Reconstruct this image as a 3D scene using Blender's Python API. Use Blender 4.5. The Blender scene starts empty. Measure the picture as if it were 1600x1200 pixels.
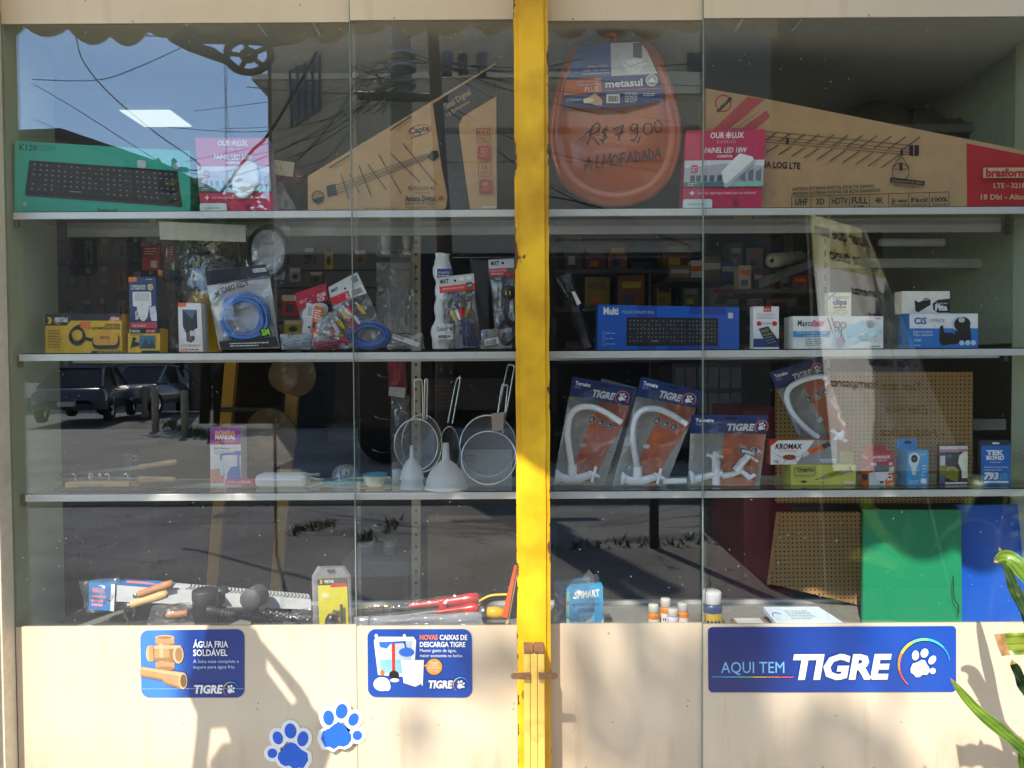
import bpy, bmesh, math, random
from mathutils import Vector, Matrix, Euler, noise
R_ = math.radians
SC = bpy.context.scene
COL = SC.collection

# ------------------------------------------------------------------ camera, sky, sun, exposure
cam_d = bpy.data.cameras.new('camera'); cam = bpy.data.objects.new('camera', cam_d); COL.objects.link(cam)
CAM = Vector((0, -2.08, 1.45))
CROT = Euler((R_(90 - 1.5), 0, 0)).to_matrix() @ Matrix.Rotation(R_(-0.33), 3, 'Z')
cam.matrix_world = Matrix.Translation(CAM) @ CROT.to_4x4()
cam_d.sensor_width = 36; cam_d.lens = 26; cam_d.clip_start = 0.02; cam_d.clip_end = 600
SC.camera = cam
F = 1600 * 26 / 36

SUN = Vector((.38, 1, -1.2)).normalized()          # the way sunlight travels
EL = math.asin(-SUN.z); AZ = math.atan2(-SUN.x, -SUN.y)
world = bpy.data.worlds.new('World'); SC.world = world; world.use_nodes = True
nt = world.node_tree
sky = nt.nodes.new('ShaderNodeTexSky'); sky.sky_type = 'NISHITA'; sky.sun_disc = False
sky.sun_elevation = EL; sky.sun_rotation = AZ
sky.air_density = 1.0; sky.dust_density = 0.0; sky.ozone_density = 4.0
bg = nt.nodes['Background']; bg.inputs['Strength'].default_value = 0.15
nt.links.new(sky.outputs[0], bg.inputs[0])
sd = bpy.data.lights.new('sun', 'SUN'); sd.energy = 2.2; sd.angle = R_(0.5); sd.color = (1, .985, .96)
so = bpy.data.objects.new('sun', sd); COL.objects.link(so); so.rotation_euler = SUN.to_track_quat('-Z', 'Y').to_euler()
so.location = (-3, -8, 10)
SC.view_settings.view_transform = 'Standard'; SC.view_settings.look = 'None'
SC.view_settings.exposure = 1.85; SC.view_settings.gamma = 1
SC.view_settings.use_white_balance = True; SC.view_settings.white_balance_temperature = 7150
cy = SC.cycles
cy.max_bounces = 10; cy.diffuse_bounces = 4; cy.glossy_bounces = 4; cy.transparent_max_bounces = 40; cy.transmission_bounces = 4
cy.caustics_reflective = False; cy.caustics_refractive = False
cy.use_denoising = True
cy.sample_clamp_indirect = 6

# ------------------------------------------------------------------ pixel helpers
def at(px, py, Y):
    d = CROT @ Vector(((px - 800) / F, -(py - 600) / F, -1))
    return CAM + d * ((Y - CAM.y) / d.y)
def refl(px, py, d):                                # where a thing seen in the panes really stands, d metres out in the street
    p = at(px, py, d); return Vector((p.x, -d, p.z))

# ------------------------------------------------------------------ materials
_M = {}
def lin(c): 
    c /= 255; return c / 12.92 if c <= .04045 else ((c + .055) / 1.055) ** 2.4
def rgb(c): return (lin(c[0]), lin(c[1]), lin(c[2]), 1)
def newmat(name):
    m = bpy.data.materials.new(name); m.use_nodes = True
    n = m.node_tree; return m, n, n.nodes['Principled BSDF']
def M(c, rough=.45, metal=0, var=.08, scale=40, bump=0, coat=0, spec=.5, stain=None, stain_amt=.5, stain_scale=3):
    key = (tuple(c), rough, metal, var, scale, bump, coat, spec, stain, stain_amt, stain_scale)
    if key in _M: return _M[key]
    m, n, b = newmat('surface'); L = n.links.new
    tc = n.nodes.new('ShaderNodeTexCoord')
    nz = n.nodes.new('ShaderNodeTexNoise'); nz.inputs['Scale'].default_value = scale; nz.inputs['Detail'].default_value = 5
    L(tc.outputs['Object'], nz.inputs['Vector'])
    mr = n.nodes.new('ShaderNodeMapRange'); mr.inputs[1].default_value = .3; mr.inputs[2].default_value = .7
    mr.inputs[3].default_value = 1 - var; mr.inputs[4].default_value = 1 + var
    L(nz.outputs[0], mr.inputs[0])
    mx = n.nodes.new('ShaderNodeMix'); mx.data_type = 'RGBA'; mx.blend_type = 'MULTIPLY'; mx.inputs[0].default_value = 1
    mx.inputs[6].default_value = rgb(c); L(mr.outputs[0], mx.inputs[7])
    out = mx.outputs[2]
    if stain:
        n2 = n.nodes.new('ShaderNodeTexNoise'); n2.inputs['Scale'].default_value = stain_scale; n2.inputs['Detail'].default_value = 8; n2.inputs['Roughness'].default_value = .65
        L(tc.outputs['Object'], n2.inputs['Vector'])
        r2 = n.nodes.new('ShaderNodeMapRange'); r2.inputs[1].default_value = .55; r2.inputs[2].default_value = .72; r2.inputs[3].default_value = 0; r2.inputs[4].default_value = stain_amt
        L(n2.outputs[0], r2.inputs[0])
        m2 = n.nodes.new('ShaderNodeMix'); m2.data_type = 'RGBA'; L(r2.outputs[0], m2.inputs[0]); L(out, m2.inputs[6]); m2.inputs[7].default_value = rgb(stain)
        out = m2.outputs[2]
    L(out, b.inputs['Base Color'])
    b.inputs['Roughness'].default_value = rough; b.inputs['Metallic'].default_value = metal
    b.inputs['Coat Weight'].default_value = coat; b.inputs['Specular IOR Level'].default_value = spec
    if bump:
        bp = n.nodes.new('ShaderNodeBump'); bp.inputs['Strength'].default_value = bump; bp.inputs['Distance'].default_value = .004
        L(nz.outputs[0], bp.inputs['Height']); L(bp.outputs[0], b.inputs['Normal'])
    _M[key] = m; return m
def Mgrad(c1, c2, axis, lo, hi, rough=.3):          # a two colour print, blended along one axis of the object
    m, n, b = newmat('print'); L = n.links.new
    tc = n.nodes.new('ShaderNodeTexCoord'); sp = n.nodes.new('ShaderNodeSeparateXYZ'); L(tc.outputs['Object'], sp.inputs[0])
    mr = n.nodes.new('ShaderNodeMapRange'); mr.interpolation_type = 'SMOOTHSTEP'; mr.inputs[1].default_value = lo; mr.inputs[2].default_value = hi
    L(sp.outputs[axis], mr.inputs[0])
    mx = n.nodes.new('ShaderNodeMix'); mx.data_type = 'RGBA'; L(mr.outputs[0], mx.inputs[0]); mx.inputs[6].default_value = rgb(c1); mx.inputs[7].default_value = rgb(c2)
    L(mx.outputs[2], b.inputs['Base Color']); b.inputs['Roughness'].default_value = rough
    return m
def glass_mat(name, tint, ior, dust=0.0, rough=0.0):
    m, n, b = newmat(name); L = n.links.new; n.nodes.remove(b)
    out = n.nodes['Material Output']
    tr = n.nodes.new('ShaderNodeBsdfTransparent'); tr.inputs[0].default_value = (*tint, 1)
    gl = n.nodes.new('ShaderNodeBsdfGlossy'); gl.inputs['Roughness'].default_value = rough
    f0 = ((ior - 1) / (ior + 1)) ** 2; lw = n.nodes.new('ShaderNodeLayerWeight'); lw.inputs[0].default_value = .5
    pw = n.nodes.new('ShaderNodeMath'); pw.operation = 'POWER'; pw.inputs[1].default_value = 5; L(lw.outputs['Facing'], pw.inputs[0])
    fr = n.nodes.new('ShaderNodeMapRange'); fr.inputs[3].default_value = f0; fr.inputs[4].default_value = 1; L(pw.outputs[0], fr.inputs[0])
    mx = n.nodes.new('ShaderNodeMixShader'); L(fr.outputs[0], mx.inputs[0]); L(tr.outputs[0], mx.inputs[1]); L(gl.outputs[0], mx.inputs[2])
    last = mx
    if dust:
        tc = n.nodes.new('ShaderNodeTexCoord')
        nz = n.nodes.new('ShaderNodeTexNoise'); nz.inputs['Scale'].default_value = 3.0; nz.inputs['Detail'].default_value = 6; L(tc.outputs['Object'], nz.inputs['Vector'])
        mr = n.nodes.new('ShaderNodeMapRange'); mr.inputs[1].default_value = .42; mr.inputs[2].default_value = .75; mr.inputs[3].default_value = dust * .35; mr.inputs[4].default_value = dust
        L(nz.outputs[0], mr.inputs[0])
        vo = n.nodes.new('ShaderNodeTexVoronoi'); vo.inputs['Scale'].default_value = 34; L(tc.outputs['Object'], vo.inputs['Vector'])
        lt = n.nodes.new('ShaderNodeMath'); lt.operation = 'LESS_THAN'; lt.inputs[1].default_value = .05; L(vo.outputs['Distance'], lt.inputs[0])
        ml = n.nodes.new('ShaderNodeMath'); ml.operation = 'MULTIPLY'; ml.inputs[1].default_value = .35; L(lt.outputs[0], ml.inputs[0])
        ad = n.nodes.new('ShaderNodeMath'); ad.operation = 'ADD'; ad.use_clamp = True; L(mr.outputs[0], ad.inputs[0]); L(ml.outputs[0], ad.inputs[1])
        df = n.nodes.new('ShaderNodeBsdfDiffuse'); df.inputs[0].default_value = (.75, .73, .68, 1)
        m2 = n.nodes.new('ShaderNodeMixShader'); L(ad.outputs[0], m2.inputs[0]); L(mx.outputs[0], m2.inputs[1]); L(df.outputs[0], m2.inputs[2]); last = m2
    L(last.outputs[0], out.inputs[0]); return m
def film_mat(name, haze=.05, tint=(.95, .95, .95), gl_lo=.04, gl_hi=.55, scale=30):
    m, n, b = newmat(name); L = n.links.new; n.nodes.remove(b); out = n.nodes['Material Output']
    tc = n.nodes.new('ShaderNodeTexCoord')
    nz = n.nodes.new('ShaderNodeTexNoise'); nz.inputs['Scale'].default_value = scale; nz.inputs['Detail'].default_value = 4; nz.inputs['Distortion'].default_value = .6; nz.noise_type = 'RIDGED_MULTIFRACTAL'; nz.inputs['Roughness'].default_value = .45
    L(tc.outputs['Object'], nz.inputs['Vector'])
    bp = n.nodes.new('ShaderNodeBump'); bp.inputs['Strength'].default_value = 1; bp.inputs['Distance'].default_value = .012; L(nz.outputs[0], bp.inputs['Height'])
    lw = n.nodes.new('ShaderNodeLayerWeight'); lw.inputs[0].default_value = .5; L(bp.outputs[0], lw.inputs['Normal'])
    mr = n.nodes.new('ShaderNodeMapRange'); mr.inputs[1].default_value = 0; mr.inputs[2].default_value = 1; mr.inputs[3].default_value = gl_lo; mr.inputs[4].default_value = gl_hi
    fp = n.nodes.new('ShaderNodeMath'); fp.operation = 'POWER'; fp.inputs[1].default_value = 1.8; L(lw.outputs['Facing'], fp.inputs[0]); L(fp.outputs[0], mr.inputs[0])
    tr = n.nodes.new('ShaderNodeBsdfTransparent'); tr.inputs[0].default_value = (*tint, 1)
    df = n.nodes.new('ShaderNodeBsdfDiffuse'); df.inputs[0].default_value = (.8, .8, .8, 1)
    m1 = n.nodes.new('ShaderNodeMixShader'); m1.inputs[0].default_value = haze; L(tr.outputs[0], m1.inputs[1]); L(df.outputs[0], m1.inputs[2])
    gl = n.nodes.new('ShaderNodeBsdfGlossy'); gl.inputs['Roughness'].default_value = .08; L(bp.outputs[0], gl.inputs['Normal'])
    m2 = n.nodes.new('ShaderNodeMixShader'); L(mr.outputs[0], m2.inputs[0]); L(m1.outputs[0], m2.inputs[1]); L(gl.outputs[0], m2.inputs[2])
    L(m2.outputs[0], out.inputs[0]); return m
def emit_mat(c, s):
    m, n, b = newmat('lamp'); b.inputs['Base Color'].default_value = (.8, .8, .8, 1)
    b.inputs['Emission Color'].default_value = (*c, 1); b.inputs['Emission Strength'].default_value = s; return m
def leaf_mat(c1, c2, tip, rough=.35):
    m, n, b = newmat('leaf'); L = n.links.new
    tc = n.nodes.new('ShaderNodeTexCoord'); nz = n.nodes.new('ShaderNodeTexNoise'); nz.inputs['Scale'].default_value = 14; nz.inputs['Detail'].default_value = 6
    mp = n.nodes.new('ShaderNodeMapping'); mp.inputs['Scale'].default_value = (1, 1, 3); L(tc.outputs['Object'], mp.inputs[0]); L(mp.outputs[0], nz.inputs['Vector'])
    cr = n.nodes.new('ShaderNodeValToRGB'); cr.color_ramp.elements[0].position = .35; cr.color_ramp.elements[0].color = rgb(c1)
    cr.color_ramp.elements[1].position = .7; cr.color_ramp.elements[1].color = rgb(c2)
    L(nz.outputs[0], cr.inputs[0]); vo = n.nodes.new('ShaderNodeTexNoise'); vo.inputs['Scale'].default_value = 70; vo.inputs['Detail'].default_value = 6; L(tc.outputs['Object'], vo.inputs['Vector'])
    mr = n.nodes.new('ShaderNodeMapRange'); mr.inputs[1].default_value = .6; mr.inputs[2].default_value = .7; mr.inputs[4].default_value = .6; L(vo.outputs[0], mr.inputs[0])
    mb_ = n.nodes.new('ShaderNodeMix'); mb_.data_type = 'RGBA'; L(mr.outputs[0], mb_.inputs[0]); L(cr.outputs[0], mb_.inputs[6]); mb_.inputs[7].default_value = rgb((120, 116, 50))
    bp = n.nodes.new('ShaderNodeBump'); bp.inputs['Strength'].default_value = .4; bp.inputs['Distance'].default_value = .002; L(nz.outputs[0], bp.inputs['Height']); L(bp.outputs[0], b.inputs['Normal'])
    L(mb_.outputs[2], b.inputs['Base Color']); b.inputs['Roughness'].default_value = rough
    tl = n.nodes.new('ShaderNodeBsdfTranslucent'); L(cr.outputs[0], tl.inputs[0])
    mx = n.nodes.new('ShaderNodeMixShader'); mx.inputs[0].default_value = .35
    L(b.outputs[0], mx.inputs[1]); L(tl.outputs[0], mx.inputs[2]); L(mx.outputs[0], n.nodes['Material Output'].inputs[0]); return m
def wood_mat(c1, c2, rough=.55, axis=0):
    m, n, b = newmat('wood'); L = n.links.new
    tc = n.nodes.new('ShaderNodeTexCoord'); mp = n.nodes.new('ShaderNodeMapping')
    s = [40, 40, 40]; s[axis] = 4; mp.inputs['Scale'].default_value = s; L(tc.outputs['Object'], mp.inputs[0])
    nz = n.nodes.new('ShaderNodeTexNoise'); nz.inputs['Scale'].default_value = 2; nz.inputs['Detail'].default_value = 6; L(mp.outputs[0], nz.inputs['Vector'])
    cr = n.nodes.new('ShaderNodeValToRGB'); cr.color_ramp.elements[0].position = .3; cr.color_ramp.elements[0].color = rgb(c1)
    cr.color_ramp.elements[1].position = .7; cr.color_ramp.elements[1].color = rgb(c2)
    L(nz.outputs[0], cr.inputs[0]); L(cr.outputs[0], b.inputs['Base Color']); b.inputs['Roughness'].default_value = rough; return m

# ------------------------------------------------------------------ mesh builder
_txt = {}
def text_geo(s, bold, shear):
    k = (s, bold, shear)
    if k not in _txt:
        cu = bpy.data.curves.new('lettering', 'FONT'); cu.body = s; cu.offset = bold; cu.shear = shear; cu.resolution_u = 2
        o = bpy.data.objects.new('lettering', cu); me = o.to_mesh()
        _txt[k] = ([(v.co.x / .682, v.co.y / .682) for v in me.vertices], [list(p.vertices) for p in me.polygons])
        o.to_mesh_clear(); bpy.data.objects.remove(o); bpy.data.curves.remove(cu)
    return _txt[k]
class MB:
    def __init__(s): s.v = []; s.f = []; s.mi = []; s.sm = []; s.mats = []
    def m(s, mat):
        if mat not in s.mats: s.mats.append(mat)
        return s.mats.index(mat)
    def add(s, vs, fs, mat, smooth=False):
        o = len(s.v); s.v += [Vector(v) for v in vs]; k = s.m(mat)
        for f in fs: s.f.append([o + i for i in f]); s.mi.append(k); s.sm.append(smooth)
    def poly(s, pts, mat): s.add(pts, [list(range(len(pts)))], mat)
    def hexa(s, a, b, mat):                          # a: 4 front corners, b: 4 back corners
        s.add(list(a) + list(b), [[0, 1, 2, 3], [7, 6, 5, 4], [0, 4, 5, 1], [1, 5, 6, 2], [2, 6, 7, 3], [3, 7, 4, 0]], mat)
    def box(s, x0, x1, y0, y1, z0, z1, mat, bev=0):
        bm = bmesh.new(); bmesh.ops.create_cube(bm, size=1)
        for v in bm.verts: v.co = Vector(((x0 + x1) / 2 + v.co.x * (x1 - x0), (y0 + y1) / 2 + v.co.y * (y1 - y0), (z0 + z1) / 2 + v.co.z * (z1 - z0)))
        if bev: bmesh.ops.bevel(bm, geom=bm.edges[:], offset=bev, segments=2, affect='EDGES', profile=.5)
        bm.verts.ensure_lookup_table(); bm.verts.index_update()
        s.add([v.co.copy() for v in bm.verts], [[v.index for v in f.verts] for f in bm.faces], mat); bm.free()
    def prism(s, pts, off, mat):
        n = len(pts); off = Vector(off); pts = [Vector(p) for p in pts]
        fs = [list(range(n)), list(range(2 * n - 1, n - 1, -1))] + [[i, n + i, n + (i + 1) % n, (i + 1) % n] for i in range(n)]
        s.add(pts + [p + off for p in pts], fs, mat)
    def tube(s, path, r, mat, n=8, closed=False):
        path = [Vector(p) for p in path]; N = len(path); vs = []; up = Vector((0.13, .21, .97))
        for i, p in enumerate(path):
            a = path[(i - 1) % N] if (closed or i) else p; b = path[(i + 1) % N] if (closed or i < N - 1) else p
            t = (b - a).normalized() if (b - a).length > 1e-9 else Vector((0, 0, 1))
            u = t.cross(up); 
            if u.length < .05: u = t.cross(Vector((1, 0, 0)))
            u.normalize(); w = t.cross(u); rr = r[i] if isinstance(r, (list, tuple)) else r
            vs += [p + (u * math.cos(2 * math.pi * k / n) + w * math.sin(2 * math.pi * k / n)) * rr for k in range(n)]
        fs = []
        for i in range(N if closed else N - 1):
            j = (i + 1) % N
            fs += [[i * n + k, i * n + (k + 1) % n, j * n + (k + 1) % n, j * n + k] for k in range(n)]
        s.add(vs, fs, mat, True)
        if not closed: s.add(vs[:n], [list(range(n))], mat); s.add(vs[-n:], [list(range(n))], mat)
    def lathe(s, prof, o, axis, mat, n=24):          # prof: (radius, height along axis)
        o = Vector(o); axis = Vector(axis).normalized(); u = axis.orthogonal().normalized(); w = axis.cross(u)
        vs = [o + axis * h + (u * math.cos(2 * math.pi * k / n) + w * math.sin(2 * math.pi * k / n)) * r for r, h in prof for k in range(n)]
        s.add(vs, [[i * n + k, i * n + (k + 1) % n, (i + 1) * n + (k + 1) % n, (i + 1) * n + k] for i in range(len(prof) - 1) for k in range(n)], mat, True)
    def grid(s, fn, nu, nv, mat, smooth=True):
        vs = [fn(i / nu, j / nv) for j in range(nv + 1) for i in range(nu + 1)]; w = nu + 1
        s.add(vs, [[j * w + i, j * w + i + 1, (j + 1) * w + i + 1, (j + 1) * w + i] for j in range(nv) for i in range(nu)], mat, smooth)
    def build(s, name, parent=None, origin=None):
        if not s.v: return None
        me = bpy.data.meshes.new(name)
        lo = [min(v[i] for v in s.v) for i in range(3)]; hi = [max(v[i] for v in s.v) for i in range(3)]
        if origin is None: origin = parent.location if parent else Vector(((lo[0] + hi[0]) / 2, (lo[1] + hi[1]) / 2, lo[2]))
        if parent and '_o' in parent: origin = Vector(parent['_o'])
        origin = Vector(origin)
        me.from_pydata([v - origin for v in s.v], [], s.f)
        for m in s.mats: me.materials.append(m)
        me.polygons.foreach_set('material_index', s.mi); me.polygons.foreach_set('use_smooth', s.sm); me.update()
        o = bpy.data.objects.new(name, me); COL.objects.link(o)
        if parent: o.parent = parent
        else: o.location = origin
        return o
def tag(o, label, cat, group=None):
    o['label'] = label; o['category'] = cat
    if group: o['group'] = group
    return o
def thing(name, label, cat, loc, group=None):
    o = bpy.data.objects.new(name, None); COL.objects.link(o); o.location = loc; o.empty_display_size = .05
    return tag(o, label, cat, group)
def struct(o): o['kind'] = 'structure'; return o
def sub(mb, name, part):                             # a sub-part: child of a part that sits at its thing's origin
    root = part.parent; o = mb.build(name, origin=root.location); o.parent = part; o.location = (0, 0, 0); return o
EPS = .00016
class Card:
    """a printed face: four pixel corners of the photograph laid on real depth(s); art is drawn in a W x H sheet"""
    def __init__(s, mb, q, Y, W=None, H=None, base=None, corners=None):
        s.mb = mb
        if corners: s.c = [Vector(p) for p in corners]
        else:
            Ys = Y if isinstance(Y, (list, tuple)) else [Y] * 4
            s.c = [at(p[0], p[1], y) for p, y in zip(q, Ys)]
        if base is not None: s.c[2].z = s.c[3].z = base + .0005
        s.W = W or (q[1][0] - q[0][0]); s.H = H or (q[3][1] - q[0][1]); s.l = 0
        s.n = (s.c[3] - s.c[0]).cross(s.c[1] - s.c[0]).normalized()
    def P(s, u, v):
        a, b = u / s.W, v / s.H; c = s.c
        return (c[0] * (1 - a) + c[1] * a) * (1 - b) + (c[3] * (1 - a) + c[2] * a) * b + s.n * (EPS * s.l)
    def body(s, depth, mat, back=None):
        d = Vector((0, depth, 0)) if back is None else Vector(back)
        c = s.c; s.mb.hexa([c[3], c[2], c[1], c[0]], [c[3] + d, c[2] + d, c[1] + d, c[0] + d], mat)
    def poly(s, pts, mat): s.l += 1; s.mb.poly([s.P(*p) for p in pts], mat)
    def rect(s, u0, v0, u1, v1, mat): s.poly([(u0, v1), (u1, v1), (u1, v0), (u0, v0)], mat)
    def rrect(s, u0, v0, u1, v1, r, mat):
        pts = []
        for cx, cy_, a0 in ((u1 - r, v0 + r, -90), (u1 - r, v1 - r, 0), (u0 + r, v1 - r, 90), (u0 + r, v0 + r, 180)):
            pts += [(cx + r * math.cos(R_(a0 + 15 * k)), cy_ + r * math.sin(R_(a0 + 15 * k))) for k in range(7)]
        s.poly(pts, mat)
    def ell(s, cu, cv, ru, rv, mat, n=22, rot=0):
        cr, sr = math.cos(R_(rot)), math.sin(R_(rot)); P = []
        for k in range(n):
            x, y = ru * math.cos(2 * math.pi * k / n), rv * math.sin(2 * math.pi * k / n); P.append((cu + x * cr - y * sr, cv + x * sr + y * cr))
        s.poly(P, mat)
    def line(s, pts, w, mat):
        s.l += 1
        for a, b in zip(pts, pts[1:]):
            dx, dy = b[0] - a[0], b[1] - a[1]; L = math.hypot(dx, dy) or 1; nx, ny = -dy / L * w / 2, dx / L * w / 2
            ex, ey = dx / L * w * .25, dy / L * w * .25
            s.mb.poly([s.P(a[0] + nx - ex, a[1] + ny - ey), s.P(b[0] + nx + ex, b[1] + ny + ey), s.P(b[0] - nx + ex, b[1] - ny + ey), s.P(a[0] - nx - ex, a[1] - ny - ey)], mat)
    def arc(s, cu, cv, r, w, a0, a1, mats, n=24):
        s.l += 1
        for k in range(n):
            t0, t1 = R_(a0 + (a1 - a0) * k / n), R_(a0 + (a1 - a0) * (k + 1) / n); m = mats[min(len(mats) - 1, k * len(mats) // n)]
            ww = w * (1 if len(mats) == 1 else .35 + .65 * math.sin(math.pi * (k + .5) / n))
            s.mb.poly([s.P(cu + rr * math.cos(t), cv + rr * math.sin(t)) for rr, t in ((r - ww / 2, t0), (r + ww / 2, t0), (r + ww / 2, t1), (r - ww / 2, t1))], m)
    def text(s, st, u, v, h, mat, w=None, bold=0.0, shear=0.0, ang=0, align='L'):
        """u, v: left end of the baseline"""
        vs, fs = text_geo(st, bold, shear); x0 = min(a[0] for a in vs); x1 = max(a[0] for a in vs)
        k = h if w is None else w / (x1 - x0)
        off = {'L': 0, 'C': -(x1 - x0) * k / 2, 'R': -(x1 - x0) * k}[align]
        ca, sa = math.cos(R_(ang)), math.sin(R_(ang)); s.l += 1; P = []
        for a in vs:
            x, y = (a[0] - x0) * k + off, -a[1] * h; P.append(s.P(u + x * ca - y * sa, v + x * sa + y * ca))
        s.mb.add(P, fs, mat)
    def lines_of_print(s, u, v, w, n, dv, mat, th=1.2, seed=1):      # rows of print too small to read in the photograph
        rn = random.Random(seed); s.l += 1
        for i in range(n):
            x = u
            while x < u + w * (1 if i < n - 1 else .7):
                k = rn.uniform(2, 7); e = min(x + k, u + w); y = v + i * dv
                s.mb.poly([s.P(x, y + th), s.P(e, y + th), s.P(e, y), s.P(x, y)], mat); x = e + 1.2
def paw(card, cx, cy, r, mat, tilt=12):
    c, s_ = math.cos(R_(tilt)), math.sin(R_(tilt))
    def T(x, y): return (cx + (x * c - y * s_) * r, cy + (x * s_ + y * c) * r)
    pad = [(-.62, .42), (-.55, .12), (-.3, -.02), (-.1, -.2), (.1, -.2), (.25, 0), (.42, .15), (.5, .38), (.38, .6), (.15, .62), (0, .8), (-.2, .86), (-.38, .72), (-.55, .66)]
    card.poly([T(*p) for p in pad], mat)
    for x, y, a, b, t in ((-.5, -.38, .2, .29, -8), (-.02, -.62, .22, .27, 8), (.5, -.32, .19, .28, 22), (.66, .3, .17, .18, 0)):
        p = T(x, y); card.ell(p[0], p[1], a * r, b * r, mat, rot=t + tilt)
# common colours
WHITE = M((228, 226, 222), .5); BLACK = M((22, 22, 24), .45); DGREY = M((58, 58, 60), .5); GREY = M((140, 140, 140), .5); LGREY = M((196, 196, 192), .5)
YEL = M((236, 190, 30), .4); RED = M((205, 32, 40), .4); ORANGE = M((236, 110, 40), .4); NAVY = M((20, 42, 98), .4); BLUE = M((24, 96, 190), .4)
CARDB = M((186, 148, 104), .75, var=.06, scale=25); TAN = M((205, 172, 128), .7)
CHROME = M((215, 215, 215), .18, 1, .03); STEEL = M((150, 152, 155), .35, .9, .08); ALU = M((214, 213, 206), .4, .35, .04, scale=12)
FILM = film_mat('clear_film', haze=.06, gl_lo=.07, gl_hi=.9); FILM_W = film_mat('cloudy_film', haze=.2, gl_lo=.08, gl_hi=.8)
FILM_T = film_mat('tight_film', haze=.03, gl_lo=.045, gl_hi=.9, scale=18)
WPLAS = M((226, 226, 226), .35, var=.03)

# ------------------------------------------------------------------ the ground and the street
def gz(o): return struct(o)
def asphalt(name, c, stain):
    m, n, b = newmat(name); L = n.links.new
    tc = n.nodes.new('ShaderNodeTexCoord')
    n1 = n.nodes.new('ShaderNodeTexNoise'); n1.inputs['Scale'].default_value = 60; n1.inputs['Detail'].default_value = 8; n1.inputs['Roughness'].default_value = .8
    n2 = n.nodes.new('ShaderNodeTexNoise'); n2.inputs['Scale'].default_value = .8; n2.inputs['Detail'].default_value = 6
    vo = n.nodes.new('ShaderNodeTexVoronoi'); vo.feature = 'DISTANCE_TO_EDGE'; vo.inputs['Scale'].default_value = .55
    nd = n.nodes.new('ShaderNodeTexNoise'); nd.inputs['Scale'].default_value = 2; nd.inputs['Detail'].default_value = 5
    vm = n.nodes.new('ShaderNodeVectorMath'); vm.operation = 'ADD'
    L(tc.outputs['Object'], n1.inputs['Vector']); L(tc.outputs['Object'], n2.inputs['Vector']); L(tc.outputs['Object'], nd.inputs['Vector'])
    L(tc.outputs['Object'], vm.inputs[0]); L(nd.outputs['Color'], vm.inputs[1]); L(vm.outputs[0], vo.inputs['Vector'])
    mu = n.nodes.new('ShaderNodeMath'); mu.operation = 'MULTIPLY'; L(n1.outputs[0], mu.inputs[0]); L(n2.outputs[0], mu.inputs[1])
    cr = n.nodes.new('ShaderNodeValToRGB'); cr.color_ramp.elements[0].position = .12; cr.color_ramp.elements[0].color = rgb(stain); cr.color_ramp.elements[1].position = .42; cr.color_ramp.elements[1].color = rgb(c)
    L(mu.outputs[0], cr.inputs[0])
    lt = n.nodes.new('ShaderNodeMath'); lt.operation = 'LESS_THAN'; lt.inputs[1].default_value = .0022; L(vo.outputs[0], lt.inputs[0])
    mx = n.nodes.new('ShaderNodeMix'); mx.data_type = 'RGBA'; L(lt.outputs[0], mx.inputs[0]); L(cr.outputs[0], mx.inputs[6]); mx.inputs[7].default_value = rgb((30, 28, 26))
    L(mx.outputs[2], b.inputs['Base Color']); b.inputs['Roughness'].default_value = .85; return m
ROAD = asphalt('asphalt', (158, 155, 151), (84, 82, 80)); PAVE = asphalt('concrete', (200, 194, 182), (160, 154, 144))
mb = MB(); mb.box(-150, 150, -150, 60, -.5, -.12, M((105, 100, 94), .9)); gz(mb.build('ground'))
mb = MB(); mb.box(-40, 40, -1.9, .35, -.12, 0, PAVE); gz(mb.build('pavement'))
mb = MB(); mb.box(-40, 40, -2.05, -1.9, -.12, .004, M((160, 154, 145), .8)); gz(mb.build('kerb'))
mb = MB(); mb.box(-40, 40, -6.2, -2.05, -.12, -.11, ROAD); gz(mb.build('road'))
# the square across the lane: worn concrete, rising to the lane's far kerb
mb = MB(); mb.box(-40, 40, -15, -6.2, -.12, .01, asphalt('worn_concrete', (178, 172, 160), (132, 126, 116))); gz(mb.build('square'))
mb = MB(); mb.box(-60, 60, -24, -15, -.12, -.08, ROAD); gz(mb.build('far_road'))
rn = random.Random(4)
mb = MB(); GR = [M((70, 84, 40), .8), M((98, 104, 58), .8), M((52, 66, 32), .8)]
for px0, py0, px1, py1, n in ((255, 660, 345, 690, 420), (455, 815, 520, 800, 130), (560, 828, 620, 800, 160), (840, 838, 1160, 830, 120)):
    for k in range(n):
        t = rn.random(); px = px0 + (px1 - px0) * t + rn.gauss(0, 5); py = py0 + (py1 - py0) * t + rn.gauss(0, 3)
        d = 1.45 / ((py - 570) / F) - 2.08; p = refl(px, py, d); p.z = .01 if d > 6.2 else -.11
        a = rn.uniform(0, 6.3); h = rn.uniform(.02, .08) if d < 6.2 else rn.uniform(.05, .17); w = rn.uniform(.008, .02)
        q = p + Vector((math.cos(a) * .06, math.sin(a) * .06, h)); s_ = Vector((-math.sin(a), math.cos(a), 0)) * w
        mb.add([p - s_, p + s_, q], [[0, 1, 2]], rn.choice(GR))
o = mb.build('grass'); o['kind'] = 'stuff'; tag(o, 'weedy green grass growing in cracks of the far pavement', 'grass')

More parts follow.
